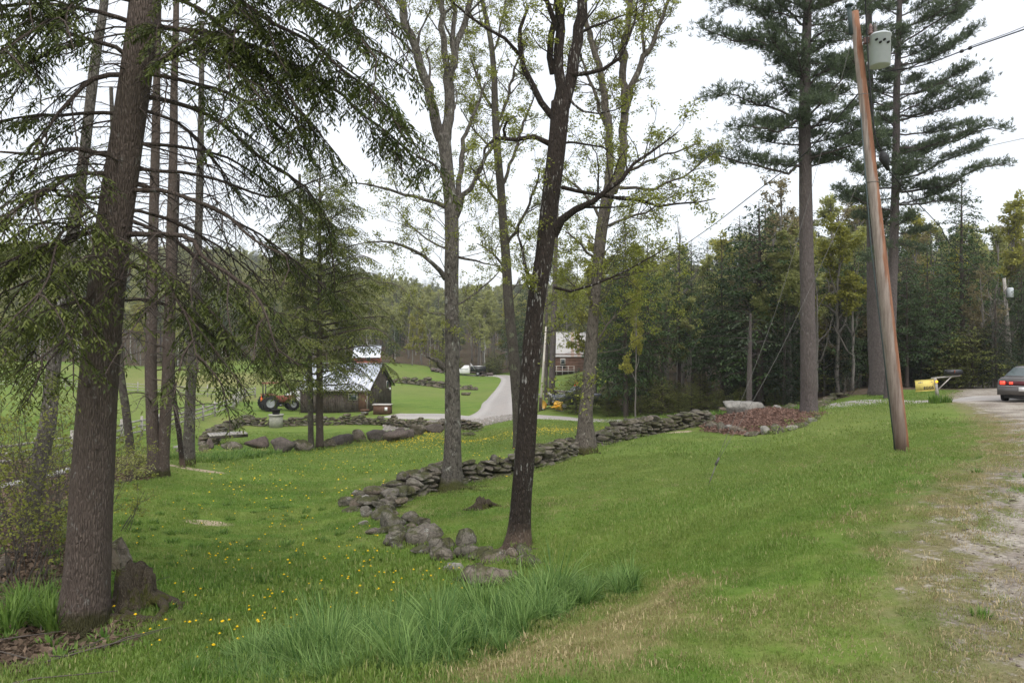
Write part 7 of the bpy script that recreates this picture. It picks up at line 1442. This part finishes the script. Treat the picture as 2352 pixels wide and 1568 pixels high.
M['pole_pale'] = m_simple('pale_bleached_pole', (0.5, 0.47, 0.41), .9, .1, var=.15, scale=2)
o, a_ = pole2(1241, 944, 1254, 750, 56, 3.6, 1.8, 'slim pale bleached pole right of the dark leaning trunk, before the plow truck', 'pole_pale'); lb(MB().tube([np.array([0, 0, -.3]), np.array([.04, 0, 1.1])], .14, 12), 'dark_foot', 'wood_dark', o)
o, a_ = pole2(2325, 842, 2306, 638, 50, 5.0, 3.4, 'far grey utility pole with a small transformer at the right edge', 'wood_grey'); lb(MB().lathe([(.2, -.35), (.22, -.33), (.22, .3), (.15, .36)], P(2320, 672, 49.7) - a_, 16), 'transformer', 'grey_paint', o); lb(MB().box(P(2311, 668, 49.9) - a_, (.3, .08, .06)), 'bracket', 'steel', o)
cable('power_cable', [(1095, 782, 70), (1140, 800, 68), (1180, 814, 66), (1250, 812, 57)], .02, 'pale wire sagging left from the slim pale pole', 'wire'); cable('power_cable', [(1250, 812, 57), (1300, 812, 70), (1340, 795, 90)], .02, 'pale wire crossing the cabin roof', 'wire')
# --- dark straight trunks by the cabin track
for i, (x0, y0, x1, y1, w_, d_, lb_) in enumerate([(1266, 905, 1282, 420, 7, 62, 'tall dark grey trunk with few branches in front of the cabin'), (1363, 905, 1366, 560, 5, 85, 'grey trunk before the right end of the cabin roof'), (1254, 912, 1256, 560, 4, 66, 'thin grey trunk just right of the slim pale pole'), (1720, 930, 1724, 720, 6.5, 41, 'pale straight trunk in the shade behind the mulch bed boulder')]):
    T = Tree(400 + i); w, r = pxline([(x0, y0, w_ * 1.1), ((x0 + x1) / 2, (y0 + y1) / 2, w_ * .8), (x1, y1, w_ * .35)], d_); w = ground_base(w); c = trunk(T.wood, w, r, 10, 30, .05, i, .2)
    for k in range(14): j = T.r.randrange(16, 29); az = T.r.uniform(0, 6.28); L_ = T.r.uniform(.8, 2.2); dv = np.array([math.cos(az), math.sin(az), .1]); hem_branch(T, np.array([c[j, :3], c[j, :3] + dv * L_ * .5, c[j, :3] + dv * L_ + [0, 0, -.2]]), .02, .2, .8, .3, .1, .8, .2, .3, .3, .17)
    finish(T, 'pine_tree', lb_, 'tree', 'bark_pine', 'pine_leaf', w[0] + [0, 0, .18], 'twig_dark')
# --- bare shrub by the thick pine, brush and saplings at the left
def shrub(name, q, label, h, sp, n, seed, leafn=0, ls=.05, cat='shrub', leafm='dec_leaf', group=None, r0=.02, lean=(0, 0), ml=4, twm='twig'):
    T = Tree(seed)
    for k in range(n):
        az = T.r.uniform(0, 6.28); dv = norm(np.array([math.cos(az) * sp + lean[0], math.sin(az) * sp + lean[1], 1.0])); grow_dec(T, q + np.array([T.r.gauss(0, .08), T.r.gauss(0, .08), -.05]), dv, h * T.r.uniform(.6, 1.1), r0 * T.r.uniform(.5, 1), 2, ml, leafn, ls, .15, .12)
    root = empty(name, q, label, cat, group); root_o = tuple(q)
    if T.wood.n: T.wood.build('stems', M[twm], root)
    if T.twig.n: T.twig.build('twigs', M[twm], root)
    if T.leafb: T.crown().build('leaves', M[leafm], root)
    return root
shrub('bare_shrub', GP_(1945, 888, 40.5), 'wide leafless twiggy shrub beside the thick pine trunk', 1.6, .9, 9, 501, ml=4, r0=.03)
for i, (x_, y_, h_, n_, lf, ln_) in enumerate([(60, 1330, 2.3, 3, 2, .1), (25, 1290, 2.6, 4, 2, .1), (110, 1260, 2.2, 4, 2, .0), (150, 1300, 1.6, 3, 1, .2), (5, 1220, 2.4, 4, 2, .1), (80, 1180, 2.4, 4, 2, .1), (290, 1110, 1.3, 5, 1, .3), (270, 1220, 1.1, 4, 1, .5), (140, 1140, 2.0, 5, 1, 0), (20, 1120, 2.2, 5, 2, 0), (240, 1130, 1.4, 5, 1, .1), (195, 1120, 1.6, 5, 1, .1), (45, 1240, 1.4, 6, 1, .2), (95, 1340, 1.2, 6, 1, .1), (15, 1350, 1.5, 6, 1, .1), (130, 1220, 1.3, 6, 0, -.1), (70, 1290, 1.6, 7, 0, .2)]):
    shrub('sapling', rg(x_, y_), ['tall bare sapling with tiny yellow-green leaves at the far left', 'brushy sapling tangle behind the left side of the big hemlock'][i in (6, 7, 8, 10, 11)], h_, .28, n_, 510 + i, lf, .05, 'sapling', 'maple_leaf', 'saplings in the left brush', .013, (ln_, 0))
for i, (x_, y_, h_) in enumerate([(310, 1075, .7), (335, 1068, .6), (250, 1090, .8), (300, 1100, .6), (400, 1050, .4), (470, 1047, .4), (520, 1045, .35), (600, 1040, .4)]): shrub('brush_tangle', rg(x_, y_), 'low brown tangle of twigs along the stream behind the left trunks', h_, 1.6, 9, 540 + i, 1, .06, 'brush', 'dec_leaf', 'twig tangles along the stream', .009, (0, 0), 4)
# green scrub strip beside the stream
x, y = jgrid(-20, -8, 20, 33, .3); sdl = d_line(np.stack([x, y], 1), [tuple(rg(*q_)[:2]) for q_ in ((440, 1058), (500, 1055), (560, 1047), (640, 1036))]); k = sdl < .9; x, y = x[k], y[k]
scatter('stream_scrub', np.stack([x, y, HG(x, y)], 1), np.stack([0 * x, 0 * x, rng.random(len(x)) * 6.28], 1), rng.uniform(1.5, 3.2, len(x)), pw, rng.integers(0, 3, len(x)))
# fallen leaves and sticks under the hemlocks
lm = MB(); n_ = 60; r_ = np.random.default_rng(3); lm.leaves(r_.uniform(-.25, .25, (n_, 3)) * [1, 1, .08], np.column_stack([r_.normal(size=(n_, 2)), r_.uniform(-.2, .5, n_)]), r_.normal(size=(n_, 3)), r_.uniform(.05, .1, n_), .05, r_.random(n_), .2)
M['dead_leaf'] = m_leaf('dead_leaves', (0.075, 0.052, 0.036), (0.25, 0.18, 0.125), .8, .15, 2.0)
x, y = jgrid(-30, 2, 4.3, 34, .3); k = (gridval(litter, x, y) > .45) & infr(x, y) & (rng.random(len(x)) < np.clip(9 / y, .12, .9)); x, y = x[k], y[k]
scatter('leaf_litter', np.stack([x, y, HG(x, y) + .015], 1), np.stack([0 * x, 0 * x, rng.random(len(x)) * 6.28], 1), rng.uniform(.8, 1.3, len(x)), [proto('litter_patch', lm.mesh('litter_patch', M['dead_leaf']))], np.zeros(len(x)))
k = rng.random(len(x)) < .22; scatter('bank_weeds', np.stack([x[k], y[k], HG(x[k], y[k])], 1), np.stack([0 * x[k], 0 * x[k], rng.random(k.sum()) * 6.28], 1), rng.uniform(.7, 1.6, k.sum()), pw + ps[2:], rng.integers(0, 4, k.sum()))
b = MB()
for k in range(420):
    x_, y_ = R.uniform(-14, -3.5), R.uniform(5.2, 15)
    if float(gridval(litter, np.array([x_]), np.array([y_]))[0]) < .5: continue
    a = R.uniform(0, 6.28); L_ = R.uniform(.3, 1.5); q = np.array([x_, y_, GZ(x_, y_) + .03]); e = np.array([x_ + math.cos(a) * L_, y_ + math.sin(a) * L_, 0]); e[2] = GZ(e[0], e[1]) + R.uniform(.03, .28); b.tube([q, (q + e) / 2 + [R.gauss(0, .05), R.gauss(0, .05), .02], e], [R.uniform(.006, .016), .007, .003], 4)
tag(b.build('fallen_sticks', M['twig'], origin=(-8, 8, -2)), kind='stuff')
put_rock(258, 1278, 92, 78, None, 'rock_mossy', 'boulder', sub=4, label='round boulder thick with moss half hidden behind the big hemlock trunk', cat='boulder', rough=.06)
put_rock(8, 1305, 30, 55, None, 'rock', 'boulder', label='grey boulder cut by the left edge of the picture', cat='boulder')
q = rg(130, 1100); b = MB(); e0, e1 = P(-30, 1092, q[1]), P(175, 1085, q[1] + .6); t = np.linspace(0, 1, 10)[:, None]; l_ = e0 * (1 - t) + e1 * t; l_[:, 2] = HG(l_[:, 0], l_[:, 1]) + .08; b.tube(l_, .09, 10, bark=.15); tag(b.build('fallen_log', M['bark_birch'], origin=tuple(l_[0]), smooth=True), 'pale fallen log lying on the far bank at the left edge', 'log')
# small bits on the lawn and verge: pale wood chips, pebbles on the road
for i, (x_, y_, w_, h_, l_) in enumerate([(2070, 1353, 30, 8, 'bleached bit of broken wood on the lawn at lower right'), (2148, 1545, 16, 8, 'tan pebble at the bottom right of the lawn'), (2330, 1150, 22, 6, 'dark flat stone on the gravel verge')]): put_rock(x_, y_, w_, h_, None, 'rock_pale' if i != 2 else 'rock', 'stone_chip', label=l_, cat='stone')
pg = [proto('pebble', (lambda a_: MB().add(a_[0] * [1, 1, .6], tris=a_[1], val=R.random()).mesh('pebble', M['rock_pale' if k % 2 else 'rock_brown']))(rock_arrays(700 + k, 1))) for k in range(4)]
x, y = jgrid(1.5, 16, 2.6, 16, .055); k = (gridval(grav, x, y) > .45) & infr(x, y, .3) & (rng.random(len(x)) < .5 * np.clip(5 / y, .2, 1)); x, y = x[k], y[k]
scatter('road_pebbles', np.stack([x, y, HG(x, y)], 1), np.stack([0 * x, 0 * x, rng.random(len(x)) * 6.28], 1), rng.uniform(.006, .03, len(x)) ** 1.0, pg, rng.integers(0, 4, len(x)))
# mulch chips
mc = MB(); r_ = np.random.default_rng(4); n_ = 160; mc.leaves(r_.uniform(-.4, .4, (n_, 3)) * [1, 1, .06], np.column_stack([r_.normal(size=(n_, 2)), r_.uniform(-.3, .5, n_)]), r_.normal(size=(n_, 3)), r_.uniform(.05, .13, n_), .035, r_.random(n_), .1)
M['mulch_chip'] = m_leaf('bark_mulch', (0.08, 0.042, 0.032), (0.28, 0.175, 0.135), .85, .0, 2.0)
x, y = jgrid(5, 16, 23, 33, .35); k = gridval(mulch, x, y) > .5; x, y = x[k], y[k]
scatter('bark_mulch', np.stack([x, y, HG(x, y) + .02], 1), np.stack([0 * x, 0 * x, rng.random(len(x)) * 6.28], 1), rng.uniform(.8, 1.2, len(x)), [proto('mulch_patch', mc.mesh('mulch_patch', M['mulch_chip']))], np.zeros(len(x)))
print('OBJ', len(C.objects))
# ------------------------------------------------------------------ thin damp air
HAZE = 0.0004
if HAZE:
    b = MB(); b.box((0, 260, 40), (1100, 760, 150)); hz_ = N('haze'); nt_ = hz_.t; nt_.nodes.remove(hz_.b); pv = nt_.nodes.new('ShaderNodeVolumePrincipled')
    pv.inputs['Color'].default_value = (.9, .93, .95, 1); pv.inputs['Density'].default_value = HAZE; pv.inputs['Anisotropy'].default_value = .2; nt_.links.new(pv.outputs[0], hz_.o.inputs['Volume']); M['haze'] = hz_.m
    tag(b.build('haze', M['haze']), kind='stuff')
